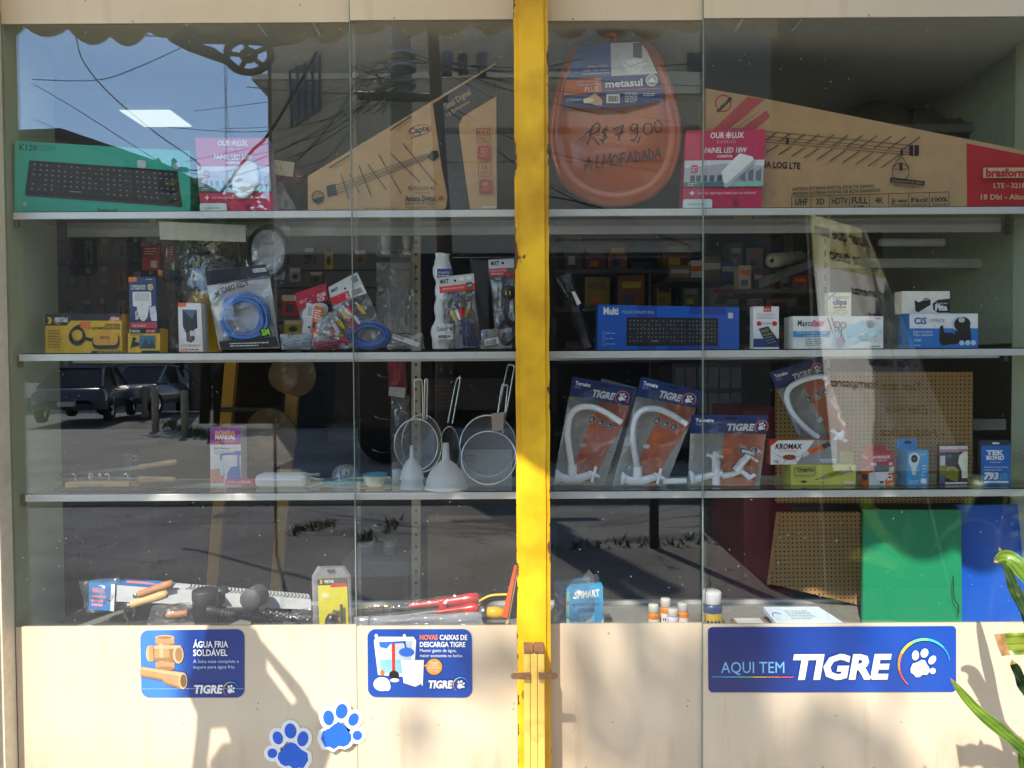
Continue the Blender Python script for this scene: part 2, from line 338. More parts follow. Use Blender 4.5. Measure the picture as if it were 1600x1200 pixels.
# awning over the window: translucent cloth with a scalloped valance
AW_D, AW_Z = 1.73, 3.10
m, n, b = newmat('awning_cloth'); L = n.links.new
tl = n.nodes.new('ShaderNodeBsdfTranslucent'); tl.inputs[0].default_value = rgb((226, 220, 196)); b.inputs['Base Color'].default_value = rgb((190, 186, 166)); b.inputs['Roughness'].default_value = .8
nz = n.nodes.new('ShaderNodeTexNoise'); nz.inputs['Scale'].default_value = 5; bp = n.nodes.new('ShaderNodeBump'); bp.inputs['Strength'].default_value = .3; L(nz.outputs[0], bp.inputs['Height']); L(bp.outputs[0], b.inputs['Normal'])
mx = n.nodes.new('ShaderNodeMixShader'); mx.inputs[0].default_value = .62; L(b.outputs[0], mx.inputs[1]); L(tl.outputs[0], mx.inputs[2]); L(mx.outputs[0], n.nodes['Material Output'].inputs[0])
AWN = m
t = thing('awning', 'grey cloth awning with a scalloped edge over the window', 'awning', (0, 0, 3.7))
X0, X1 = -3.4, 1.36
mb = MB()
def cover(a, b_): 
    x = X0 + (X1 - X0) * a; y = -.02 - (AW_D - .02) * b_
    return Vector((x, y, 3.75 - .36 * b_ + .02 * math.sin(b_ * math.pi) * math.sin(x * 3) - .02 * math.sin(math.pi * b_)))
mb.grid(cover, 60, 8, AWN); mb.build('cover', t)
mb = MB(); per = .205
def val(a, b_):
    x = X0 + (X1 - X0) * a; ph = (x / per) % 1
    drop = .22 + .055 * (1 - (2 * ph - 1) ** 2) + .014 * math.sin(x * 5.1) + .01 * math.sin(x * 11) + (.0 if x > -1.3 else .02 * math.sin(x * 9))
    return Vector((x, -AW_D - .006 + .02 * math.sin(x * 7) * b_, 3.39 - drop * b_))
mb.grid(val, 320, 3, M((150, 146, 130), .85, var=.06, scale=8)); mb.build('valance', t)
mb = MB(); IRON = M((104, 100, 90), .6, .2, .15)
mb.tube([(X0, -AW_D + .02, 3.36), (X1, -AW_D + .02, 3.36)], .018, IRON)
for x in (X0 + .1, -.0, X1 - .1): mb.tube([(x, -.01, 3.72), (x, -AW_D + .02, 3.37)], .015, IRON)
mb.build('frame', t)
# spoked iron wheel on the arm of a thin lamp post in the lane
DW = 4.0; wp0 = refl(425, 400, DW)
t = thing('lamp_post', 'thin iron lamp post whose arm carries a spoked wheel', 'lamp post', Vector((wp0.x, -DW, -.11)))
c = refl(388, 86, DW); wr_ = 30 * (2.08 + DW) / F
def wp(a, r): return c + Vector((math.cos(a) * r * 1.15, 0, math.sin(a) * r * .85))
mb = MB(); mb.tube([(wp0.x, -DW, -.11), (wp0.x, -DW, 4.9)], .013, IRON); mb.build('shaft', t)
for nm, r, th in (('rim', wr_, .03), ('hub', wr_ * .25, .03)):
    mb = MB(); mb.tube([wp(2 * math.pi * k / 36, r) for k in range(36)], th, IRON, closed=True); mb.build(nm, t)
for k in range(5):
    mb = MB(); a = .5 + k * 2 * math.pi / 5; mb.tube([wp(a, wr_ * .2), wp(a, wr_)], .02, IRON); mb.build('spoke', t)
mb = MB(); mb.prism([refl(p[0], p[1], DW) for p in ((262, 62), (300, 64), (334, 74), (358, 90), (380, 108), (352, 99), (318, 87), (288, 76))], (0, -.03, 0), IRON)
mb.prism([refl(p[0], p[1], DW) for p in ((262, 40), (480, 40), (470, 64), (425, 70), (360, 66), (300, 66), (262, 62))], (0, -.03, 0), IRON); mb.build('bracket', t)
# added shadow caster under the awning, outlined to throw the left panels' sharp shadow
DK_ = .9
def sback(px, py): return at(px, py, 0) - SUN * (DK_ / SUN.y)
t = thing('shadow_caster', 'dark made-up shape under the awning, outlined to cast the panel shadow', 'shadow caster', sback(390, 1230)); CASTER = M((40, 40, 42), .8, var=.2, bump=.4)
for nm, pts in (('strap', [(334, 905), (388, 905), (388, 978), (400, 983), (413, 1010), (413, 1045), (400, 1090), (374, 1120), (349, 1125), (326, 1127), (320, 1181), (325, 1200), (318, 1290), (298, 1290), (300, 1200), (306, 1150), (308, 1112), (295, 1085), (295, 1063), (318, 1015)]),
                ('strap', [(411, 1000), (417, 1010), (471, 1072), (482, 1090), (467, 1092), (413, 1018)]),
                ('body', [(349, 1124), (374, 1119), (400, 1089), (414, 1044), (456, 1101), (467, 1091), (482, 1088), (485, 1100), (498, 1115), (506, 1146), (498, 1170), (487, 1200), (476, 1290), (330, 1290), (328, 1189), (347, 1162), (374, 1156)])):  # invented strap and body outlines, traced back from the shadow along the sun
    mb = MB(); P = [sback(*p) for p in pts]; P = smooth2(P) if False else P; mb.prism(P, (0, -.05 if nm == 'body' else -.02, 0), CASTER); mb.build(nm, t)
p0 = sback(360, 905); mb = MB(); mb.tube([p0 + Vector((0, -.01, -.02)), Vector((p0.x, -DK_ - .01, 3.35)), Vector((p0.x + .02, -DK_ - .01, 3.56))], .0018, M((60, 54, 44), .8)); mb.build('rope', t)

# buildings across the street
BLD = M((178, 166, 148), .85, var=.1, scale=3, stain=(110, 104, 95), stain_amt=.5, stain_scale=.6); SHUT = M((92, 104, 128), .6); PALE = M((218, 208, 190), .8)
DB = 15.0
t = thing('corner_building', 'beige two storey building with a blue shuttered window across street', 'building', Vector((1.5, -DB, 0)))
def rb(px0, px1, py0, py1, d0, th, mat, nm, par=t):
    a = refl(px0, py0, d0); b_ = refl(px1, py1, d0); mb = MB(); mb.box(min(a.x, b_.x), max(a.x, b_.x), -d0 - th, -d0, b_.z, a.z, mat); return mb.build(nm, par)
a = refl(424, 560, DB); b_ = refl(1203, 40, DB)
mb = MB(); mb.box(a.x, b_.x + 4, -DB - 8, -DB, 0, 9.5, BLD); mb.build('wall', t)
mb = MB(); mb.box(a.x - .35, b_.x + 4, -DB - 8, -DB + .05, refl(424, 125, DB).z, refl(424, 116, DB).z, PALE)
mb.prism([refl(396, 118, DB), refl(424, 118, DB), refl(424, 150, DB)], (0, -6, 0), BLD); mb.build('cornice', t)
mb = MB(); q = [refl(453, 110, DB - .04), refl(500, 84, DB - .04), refl(500, 172, DB - .04), refl(456, 200, DB - .04)]
mb.prism(q, (0, -.06, 0), SHUT)
for k in range(5):
    u = k / 4; p0 = q[0].lerp(q[1], u); p1 = q[3].lerp(q[2], u); mb.tube([p0 + Vector((0, .02, 0)), p1 + Vector((0, .02, 0))], .025, M((60, 66, 82), .6))
mb.build('window', t)
for px0, px1, py0, py1, mt in ((690, 706, 80, 120, SHUT), (716, 730, 84, 118, M((60, 64, 74), .5)), (745, 760, 82, 122, SHUT), (1075, 1105, 82, 112, M((70, 74, 84), .4)), (1118, 1150, 82, 110, M((62, 66, 76), .4)), (1165, 1195, 84, 112, M((70, 74, 84), .4))):
    w = rb(px0, px1, py0, py1, DB - .05, .1, mt, 'window')
for py0, py1, px0, px1, mt in ((112, 118, 690, 1203, DGREY), (118, 145, 930, 1203, PALE), (200, 206, 690, 1203, M((110, 100, 90), .8)), (340, 372, 820, 1250, M((150, 132, 116), .8)), (205, 250, 690, 1190, M((168, 156, 138), .8))):
    rb(px0, px1, py0, py1, DB - .02 - .012 * (py0 % 7), .2, mt, 'ledge')
mb = MB(); p0 = refl(424, 380, DB - .4); p1 = refl(1203, 380, DB - .4); mb.box(p0.x, p1.x, -DB, -DB + .05, 0, p0.z - .2, M((34, 32, 30), .7)); mb.build('shop_front', t)
t = thing('gabled_house', 'grey roofed house far off under the blue sky', 'house', refl(120, 330, 32))
HWL = M((118, 108, 96), .85, var=.12, scale=2)
mb = MB(); mb.prism([refl(-60, 598, 32), refl(300, 598, 32), refl(300, 285, 32), refl(96, 212, 32), refl(-60, 214, 32)], (0, -6, 0), HWL); mb.build('wall', t)
for px0, px1, py0, py1 in ((110, 150, 360, 430), (200, 240, 360, 430), (110, 170, 490, 612), (205, 262, 500, 612)):
    mb = MB(); mb.prism([refl(px0, py1, 31.96), refl(px1, py1, 31.96), refl(px1, py0, 31.96), refl(px0, py0, 31.96)], (0, -.1, 0), M((46, 44, 46), .4)); mb.build('window', t)
t2 = thing('row_house', 'low dim house between gabled house and beige building', 'house', refl(360, 597, 32.4)); mb = MB(); mb.prism([refl(302, 598, 32.4), refl(500, 598, 32.4), refl(500, 352, 32.4), refl(302, 346, 32.4)], (0, -5, 0), M((100, 94, 86), .85, var=.12, scale=2)); mb.build('wall', t2)
mb = MB(); mb.box(refl(302, 600, 32.2).x, refl(500, 600, 32.2).x, -38, -32.1, refl(400, 350, 32.2).z, refl(400, 343, 32.2).z, M((88, 86, 84), .8)); mb.build('roof', t2)
for px0, px1 in ((320, 360), (380, 440)):
    mb = MB(); mb.prism([refl(px0, 597, 32.36), refl(px1, 597, 32.36), refl(px1, 470, 32.36), refl(px0, 470, 32.36)], (0, -.1, 0), M((40, 38, 38), .5)); mb.build('door', t2)
mb = MB(); mb.prism([refl(-60, 206, 31.8), refl(95, 200, 31.8), refl(256, 255, 31.8), refl(330, 292, 31.8), refl(330, 298, 31.8), refl(94, 212, 31.8), refl(-60, 214, 31.8)], (0, -7, 0), M((88, 86, 84), .8)); mb.build('roof', t)
# dark lorry shape added on the square to keep that reflection dark
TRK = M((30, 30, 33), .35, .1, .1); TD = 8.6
t = thing('added_lorry', 'dark lorry shape added across the square to darken the reflection', 'lorry', Vector((0, -TD, 0)))
x0 = refl(520, 600, TD).x; x1 = refl(1150, 600, TD).x
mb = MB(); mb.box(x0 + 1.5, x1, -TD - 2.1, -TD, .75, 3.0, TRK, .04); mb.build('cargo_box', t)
mb = MB(); mb.prism([(x0, -TD, .55), (x0 + 1.45, -TD, .55), (x0 + 1.45, -TD, 2.45), (x0 + .55, -TD, 2.45), (x0 + .05, -TD, 1.5)], (0, -2.05, 0), M((38, 40, 46), .3)); cab = mb.build('cab', t)
mb = MB(); mb.prism([(x0 + .3, -TD + .01, 1.5), (x0 + 1.2, -TD + .01, 1.5), (x0 + 1.2, -TD + .01, 2.25), (x0 + .62, -TD + .01, 2.25)], (0, -.005, 0), M((40, 48, 54), .05)); sub(mb, 'window', cab)
mb = MB(); mb.box(x0 + .9, x1, -TD - 1.6, -TD - .4, .5, .74, BLACK); mb.build('chassis', t)
TYRE = M((20, 20, 20), .85)
for x in (x0 + .75, x0 + 3.2, x1 - .7):
    for y in (-TD - .14, -TD - 1.85):
        mb = MB(); mb.lathe([(0, -.13), (.2, -.13), (.4, -.12), (.43, 0), (.4, .12), (.2, .13), (0, .13)], (x, y, .44), (0, 1, 0), TYRE, 20); mb.build('wheel', t)
# newspaper kiosk on the pavement's far side, dark towards the window
t = thing('street_kiosk', 'tall dark green kiosk standing outside facing the window', 'kiosk', Vector((3.3, -3.4, -.11)))
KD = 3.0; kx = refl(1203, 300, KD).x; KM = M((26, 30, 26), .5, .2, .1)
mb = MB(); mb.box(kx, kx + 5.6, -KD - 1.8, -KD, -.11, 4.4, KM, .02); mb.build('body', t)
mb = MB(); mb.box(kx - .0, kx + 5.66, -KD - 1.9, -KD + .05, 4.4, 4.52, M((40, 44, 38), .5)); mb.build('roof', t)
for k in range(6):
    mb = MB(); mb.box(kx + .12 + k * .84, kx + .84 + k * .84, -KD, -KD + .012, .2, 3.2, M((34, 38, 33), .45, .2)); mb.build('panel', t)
# advertising banner with mirrored reflection of its words
t = thing('standing_banner', 'curved grey and yellow banner with black word list outside', 'banner', Vector((1.6, -2.15, 0)))

def sheer(c):
    m, n, b = newmat('sheer_banner'); b.inputs['Base Color'].default_value = rgb(c); b.inputs['Roughness'].default_value = .4; tl = n.nodes.new('ShaderNodeBsdfTranslucent'); tl.inputs[0].default_value = rgb(c)
    mx = n.nodes.new('ShaderNodeMixShader'); mx.inputs[0].default_value = .85; n.links.new(b.outputs[0], mx.inputs[1]); n.links.new(tl.outputs[0], mx.inputs[2]); n.links.new(mx.outputs[0], n.nodes['Material Output'].inputs[0]); return m
BG = sheer((238, 238, 232)); BY = sheer((230, 227, 180))
def bpt(u, v):                                       # u along the width (as read), v down
    D = 2.1 + .10 * math.sin(u * math.pi) + .012 * math.sin(u * 26 + v * 3)
    pxl = 1262 + 38 * v + (1 - u) * (88 + 120 * v); py = 335 + 26 * (1 - u) * (1 - v) - 22 * u * 0 + v * 400
    return refl(pxl, py, D)
class BC(Card):
    def __init__(s, mb): s.mb = mb; s.l = 0
    def P(s, u, v): return bpt(u, v) + Vector((0, .0012 * s.l, 0))
bcp = MB(); bcp.grid(lambda i, j: bpt(i, j), 24, 24, BG);  bc = BC(bcp)
def btext(s, u, v, h, w):
    vs, fs = text_geo(s, .03, 0); x0 = min(a[0] for a in vs); x1 = max(a[0] for a in vs)
    bcp.add([bpt(u + (a[0] - x0) / (x1 - x0) * w, v - a[1] * h) + Vector((0, .004, 0)) for a in vs], fs, BLACK)
bcp.grid(lambda i, j: bpt(i, j * .2) + Vector((0, .002, 0)), 24, 8, BY)
btext('fazer que tem', .04, .075, .05, .9); btext('quase tudo', .04, .165, .05, .72)
for k, s in enumerate(('Ferramentas', '- Tintas', '- Iluminação', '- Torneiras', '- Tomadas e interruptores', '- Elétrica', '- Hidráulica')):
    btext(s, .05, .29 + k * .095, .034, min(.9, .045 * len(s)))
bcp.build('sheet', t)
mb = MB()
for u in (.0, 1.0): mb.tube([bpt(u, -.02) - Vector((0, .02, 0)), Vector((bpt(u, 1).x, -2.15, -.1))], .008, STEEL)
mb.build('pole', t)
# cars by the kerb far off
def car(loc, ang, body_c, label, rough=.2):
    t = thing('parked_car', label, 'car', loc, 'cars parked across the square')
    Rm = Matrix.Rotation(ang, 3, 'Z'); loc = Vector(loc); PM = M(body_c, rough, .3, .02, coat=.6); GLS = M((18, 20, 24), .22, spec=.25)
    def W(p): return loc + Rm @ Vector(p)
    sec = [(-2.1, .42, .60, .62), (-2.05, .3, .85, .80), (-1.7, .25, .92, .84), (-.9, .25, .95, .86), (0, .25, .96, .86), (.9, .25, .94, .86), (1.55, .25, .90, .83), (1.95, .3, .80, .76), (2.1, .42, .60, .6)]
    mb = MB(); vs = []; n = 8
    for x, z0, z1, w in sec: vs += [W((x, y * w, z)) for y, z in ((-1, z0 + .1), (-1, (z0 + z1) / 2), (-.96, z1 - .06), (-.8, z1), (.8, z1), (.96, z1 - .06), (1, (z0 + z1) / 2), (1, z0 + .1))]
    fs = [[i * n + k, i * n + (k + 1) % n, (i + 1) * n + (k + 1) % n, (i + 1) * n + k] for i in range(len(sec) - 1) for k in range(n)]
    mb.add(vs, fs + [list(range(n)), list(range(len(vs) - n, len(vs)))], PM, True); mb.build('body', t)
    mb = MB(); cs = [(-1.75, .93, .72), (-1.0, 1.42, .60), (.25, 1.46, .60), (1.05, .94, .74)]
    vs = [W((x, y * w, z)) for x, z, w in cs for y in (-1, 1)] + [W((x, y * .74, .92)) for x in (-1.75, 1.05) for y in (-1, 1)]
    mb.add(vs, [[0, 1, 3, 2], [4, 5, 7, 6]], GLS); mb.add(vs, [[2, 3, 5, 4]], PM); mb.add(vs, [[0, 2, 4, 6], [1, 3, 5, 7]], GLS); mb.build('cabin', t)
    mb = MB()
    for y in (-1, 1):
        for a_, b2 in ((0, 1), (1, 2), (2, 3)): mb.tube([W((cs[a_][0], y * cs[a_][2] * 1.01, cs[a_][1])), W((cs[b2][0], y * cs[b2][2] * 1.01, cs[b2][1]))], .035, PM, 6)
        mb.tube([W((-.3, y * .62, 1.45)), W((-.3, y * .75, .94))], .03, PM, 6)
    mb.tube([W((-1.0, -.6, 1.43)), W((-1.0, .6, 1.43))], .03, PM, 6); mb.tube([W((.25, -.6, 1.47)), W((.25, .6, 1.47))], .03, PM, 6); mb.build('roof_frame', t)
    for x in (-1.3, 1.3):
        for y in (-.78, .78):
            mb = MB(); mb.lathe([(.2, -.1), (.31, -.09), (.33, 0), (.31, .09), (.2, .1)], W((x, y, .33)), Rm @ Vector((0, 1, 0)), TYRE, 18); w_ = mb.build('wheel', t)
            mb = MB(); mb.lathe([(0, .07), (.17, .08), (.2, .09), (.2, -.09), (.17, -.08), (0, -.07)], W((x, y, .33)), Rm @ Vector((0, 1, 0)), CHROME, 14); sub(mb, 'rim', w_)
    for x in (-2.115, 2.115):
        mb = MB(); mb.hexa([W((x, -.2, .46)), W((x, .2, .46)), W((x, .2, .58)), W((x, -.2, .58))], [W((x * .98, -.2, .46)), W((x * .98, .2, .46)), W((x * .98, .2, .58)), W((x * .98, -.2, .58))], LGREY); mb.build('number_plate', t)
    for y in (-.62, .62):
        mb = MB(); mb.lathe([(0, .02), (.08, .015), (.11, 0)], W((2.03, y, .66)), Rm @ Vector((1, 0, 0)), M((225, 225, 220), .1), 12); mb.build('headlight', t)
        mb = MB(); mb.lathe([(0, .02), (.08, .015), (.11, 0)], W((-2.03, y, .70)), Rm @ Vector((-1, 0, 0)), M((150, 18, 18), .2), 12); mb.build('tail_light', t)
def gp(px, py):
    d = 1.45 / ((py - 570) / F) - 2.08; p = refl(px, py, d); p.z = .01; return p
car(gp(140, 652), R_(-106), (84, 87, 92), 'silver grey hatchback parked nearest on the square')
car(gp(238, 642), R_(92), (122, 122, 124), 'light grey sedan parked between hatchback and street bollards')
car(gp(350, 632) + Vector((1, -2, 0)), R_(-20), (190, 190, 192), 'pale car parked beyond the utility pole')
for k, (px, py, ht) in enumerate(((243, 672, .95), (289, 681, .95), (226, 650, .9))):
    t = gp(px, py); mb = MB(); mb.lathe([(.0, 0), (.075, 0), (.075, ht - .05), (.06, ht), (0, ht)], t, (0, 0, 1), M((170, 162, 140), .8), 14)
    tag(mb.build('bollard'), ('round concrete bollard in front of the light grey sedan', 'nearest concrete bollard beside the grass strip', 'farthest concrete bollard behind the others')[k], 'bollard', 'concrete bollards on the square')
def pole(px, py, h, r, label, d=None, col=(120, 116, 108)):
    b0 = gp(px, py) if d is None else Vector((refl(px, 500, d).x, -d, -.1)); mb = MB(); t = thing('utility_pole', label, 'utility pole', b0)
    mb.lathe([(0, 0), (r, 0), (r * .75, h), (0, h)], b0, (0, 0, 1), M(col, .8), 14); mb.build('shaft', t); return t, b0
t, b0 = pole(304, 640, 7, .16, 'weathered utility pole standing between sedan and pale car')
t, b0 = pole(282, 640, 6.0, .14, 'dark distant utility pole with crossarm and transformer', col=(40, 40, 38)); 
ds = -b0.y; mb = MB(); p0 = refl(190, 262, ds); p1 = refl(292, 268, ds); mb.hexa([p0, p1, p1 + Vector((0, 0, .14)), p0 + Vector((0, 0, .14))], [q - Vector((0, .14, 0)) for q in (p0, p1, p1 + Vector((0, 0, .14)), p0 + Vector((0, 0, .14)))], BLACK); mb.build('crossarm', t)
for px in (197, 222, 247, 272):
    mb = MB(); p0 = refl(px, 262, ds); mb.lathe([(0, 0), (.06, .0), (.09, .1), (.06, .14), (.09, .2), (.04, .3), (0, .3)], p0, (0, 0, 1), DGREY, 10); mb.build('insulator', t)
mb = MB(); p0 = refl(262, 298, ds); mb.lathe([(0, 0), (.3, 0), (.3, .7), (0, .75)], p0, (0, 0, 1), DGREY, 14); mb.build('transformer', t)
t, b0 = pole(630, 700, 9, .22, 'thick concrete utility pole carrying tangled cables', d=10.5, col=(120, 116, 108))
mb = MB(); p0 = refl(560, 150, 10.3); p1 = refl(700, 154, 10.3); mb.tube([p0, p1], .07, DGREY); mb.build('crossarm', t)
for z in (92, 112, 138, 158): 
    mb = MB(); p0 = refl(630, z, 10.5); mb.lathe([(.17, 0), (.22, .02), (.22, .1), (.17, .12)], p0, (0, 0, 1), STEEL, 14); mb.build('clamp', t)
# cables
rn = random.Random(11); CBL = M((24, 24, 26), .6)
def cable(pts, r, lab, d, nm='overhead_cable'):
    d = d if isinstance(d, (list, tuple)) else [d] * len(pts)
    P = [refl(p[0], p[1], dd) for p, dd in zip(pts, d)]; Q = []
    for i in range(len(P) - 1):
        p_1 = P[max(i - 1, 0)]; p2 = P[i + 1]; p3 = P[min(i + 2, len(P) - 1)]
        for k in range(8):
            t_ = k / 8; a0 = -.5 * t_ ** 3 + t_ ** 2 - .5 * t_; a1 = 1.5 * t_ ** 3 - 2.5 * t_ ** 2 + 1; a2 = -1.5 * t_ ** 3 + 2 * t_ ** 2 + .5 * t_; a3 = .5 * t_ ** 3 - .5 * t_ ** 2
            Q.append(p_1 * a0 + P[i] * a1 + p2 * a2 + p3 * a3)
    Q.append(P[-1]); mb = MB(); mb.tube(Q, r * .55, CBL, 6); o = mb.build(nm); tag(o, lab, 'cable', 'overhead cables in the street')
cable([(118, 56), (130, 96), (170, 145), (240, 205), (290, 240), (312, 258), (306, 266), (270, 262)], .012, 'thick black cable looping down beside the ceiling lamp', 6)
cable([(50, 124), (150, 125), (215, 105), (300, 66)], .012, 'faint cable rising towards the spoked wheel', 9)
cable([(50, 130), (110, 165), (200, 222), (280, 272), (400, 340)], .008, 'thin straight cable crossing the sky above teal box', 6)
cable([(50, 185), (120, 215), (220, 255), (420, 290)], .008, 'thin cable over the gabled house roof', 10)
cable([(356, 96), (354, 170), (366, 230), (400, 288), (430, 320)], .004, 'thin cable hanging down from the spoked wheel', 6)
cable([(495, 80), (450, 160), (415, 215), (390, 240), (330, 320), (300, 345)], .035, 'fat twisted cable bundle slanting down to lower left', 7)
cable([(470, 60), (430, 66), (300, 60), (160, 50)], .012, 'cable running along just under the awning edge', 6)
for k in range(16):
    x0 = 600 + rn.uniform(-30, 30); y0 = 95 + rn.uniform(0, 75); x1 = rn.uniform(250, 470); y1 = rn.uniform(90, 380)
    cable([(x0, y0), ((x0 + x1) / 2, (y0 + y1) / 2 + rn.uniform(5, 30)), (x1, y1)], rn.choice((.008, .01, .014)), 'dark cable from the concrete pole slanting down left, number %s from its top' % ('one two three four five six seven eight nine ten eleven twelve thirteen fourteen fifteen sixteen'.split()[k]), 9.6)
for k in range(12):
    x0 = 650 + rn.uniform(-10, 60); y0 = 80 + rn.uniform(0, 90); x1 = rn.uniform(900, 1250); y1 = y0 + rn.uniform(-5, 190)
    cable([(x0, y0), ((x0 + x1) / 2, (y0 + y1) / 2 + rn.uniform(4, 22)), (x1, y1)], rn.choice((.008, .011, .016)), 'dark cable from the concrete pole running right, number %s from its top' % ('one two three four five six seven eight nine ten eleven twelve'.split()[k]), 9.6)
cable([(820, 300), (930, 322), (1010, 358), (1080, 385)], .02, 'thick sagging cable crossing low behind the orange lid', 8.2)
cable([(1100, 330), (1170, 356), (1240, 388)], .012, 'sagging cable low beside the red lamp box', 8.2)
for k in range(6):
    P = [(545 + rn.uniform(0, 110), 95 + rn.uniform(0, 90)) for _ in range(7)]; cable(P, .012, 'tangled spare cable loop hanging on the concrete pole, loop %s' % 'one two three four five six'.split()[k], 9.9, 'cable_loop')
# trees: one seen low beyond the roofs, one near the pavement whose crown dapples the wall
def tree(base, h, cr, ct, n, label, seed, leaf=.12, c=((62, 80, 36), (92, 108, 54))):
    rn = random.Random(seed); t = thing('street_tree', label, 'tree', base); base = Vector(base); BK = M((88, 76, 62), .9, var=.2, scale=8, bump=.6)
    mb = MB(); tips = []
    top = base + Vector((rn.uniform(-.2, .2), rn.uniform(-.2, .2), h * .55)); mb.tube([base, base.lerp(top, .5) + Vector((.06, 0, 0)), top], [h * .03, h * .024, h * .018], BK)
    mb.build('trunk', t); mb = MB()
    for k in range(11):
        a = k * 2.4; e = ct + Vector((math.cos(a) * cr[0] * rn.uniform(.4, .95), math.sin(a) * cr[1] * rn.uniform(.4, .95), rn.uniform(-.5, .8) * cr[2]))
        mid = top.lerp(e, .5) + Vector((0, 0, .12 * h)); mb.tube([top - Vector((0, 0, rn.uniform(0, .15 * h))), mid, e], [h * .013, h * .008, h * .003], BK, 6); tips += [e, mid.lerp(e, .6), mid]
    mb.build('limb', t); mb = MB(); LM = [leaf_mat(c[0], c[1], None), leaf_mat((44, 60, 28), c[0], None), leaf_mat(c[1], (140, 150, 80), None)]
    for k in range(n):
        e = rn.choice(tips); p = e + Vector((rn.gauss(0, cr[0] * .17), rn.gauss(0, cr[1] * .17), rn.gauss(0, cr[2] * .2)))
        a = Vector((rn.gauss(0, 1), rn.gauss(0, 1), rn.gauss(0, .6))).normalized(); b_ = a.orthogonal().normalized(); s_ = leaf * rn.uniform(.6, 1.4)
        mb.add([p - a * s_, p + b_ * s_ * .4, p + a * s_, p - b_ * s_ * .4], [[0, 1, 2, 3]], LM[k % 3])
    mb.build('crown', t)
tree(Vector((refl(345, 500, 19).x, -19, 0)), 4.6, (1.6, 1.3, 1.0), refl(345, 352, 19), 1500, 'small street tree with sparse crown beyond the square', 3, .16)
# a tall thin street tree: its few leafy twigs stand in the sun's path and dapple the panels
TB_ = Vector((-.9, -7.5, .0)); t = thing('street_tree', 'tall thin street tree with few leafy twigs above the lane', 'tree', TB_); BK = M((88, 76, 62), .9, var=.2, scale=8, bump=.6)
def sunback(px, py, d): p = at(px, py, 0); return p - SUN * (d / SUN.y)
hub = sunback(1900, 1300, 7.5)
mb = MB(); mb.tube([TB_, TB_ + Vector((.05, .1, 3)), TB_ + Vector((-.1, 0, 6)), hub], [.12, .1, .07, .045], BK, 10); mb.build('trunk', t)
mbl = MB(); mbc = MB(); rn = random.Random(19); LMs = [leaf_mat((62, 80, 36), (92, 108, 54), None), leaf_mat((44, 60, 28), (62, 80, 36), None), leaf_mat((92, 108, 54), (140, 150, 80), None)]
for px, py, r, n in ((935, 1085, .13, 34), (1030, 1150, .13, 30), (1005, 1030, .06, 9), (1085, 1075, .10, 20), (1140, 1030, .13, 42), (1170, 1160, .17, 44), (1090, 1180, .12, 20), (1310, 1160, .12, 24), (1330, 990, .06, 5), (1390, 1190, .08, 10), (785, 1032, .05, 14), (745, 1048, .05, 8), (660, 1150, .05, 4), (640, 1040, .04, 3)):
    d = 7.5 + rn.uniform(-.7, .7); e = sunback(px, py, d); mid = hub.lerp(e, .55) + Vector((rn.uniform(-.1, .1), 0, -.35)); mbl.tube([hub, mid, e], [.02, .009, .004], BK, 6)
    for k in range(int(n * 1.5)):
        p = e + Vector((rn.gauss(0, r * .42), rn.gauss(0, r * .45), rn.gauss(0, r * .6))); a = Vector((rn.gauss(0, 1), rn.gauss(0, 1), rn.gauss(0, .6))).normalized(); b_ = a.orthogonal().normalized(); s_ = rn.uniform(.04, .075)
        mbc.add([p - a * s_, p + b_ * s_ * .45, p + a * s_, p - b_ * s_ * .45], [[0, 1, 2, 3]], LMs[k % 3])
mbl.build('limb', t); mbc.build('crown', t)
# black steel post standing in the lane
p0 = gp(1022, 839); mb = MB(); mb.box(p0.x - .035, p0.x + .035, p0.y - .035, p0.y + .035, -.12, 2.2, M((18, 20, 18), .5), .004); tag(mb.build('steel_post'), 'thin black square steel post standing in the lane', 'post')
# ------------------------------------------------------------------ the shop and its window
GREEN_W = M((176, 186, 158), .5, var=.05, scale=6, stain=(150, 158, 134), stain_amt=.5, stain_scale=2)
CEILM = M((178, 178, 164), .6, var=.04, scale=4)

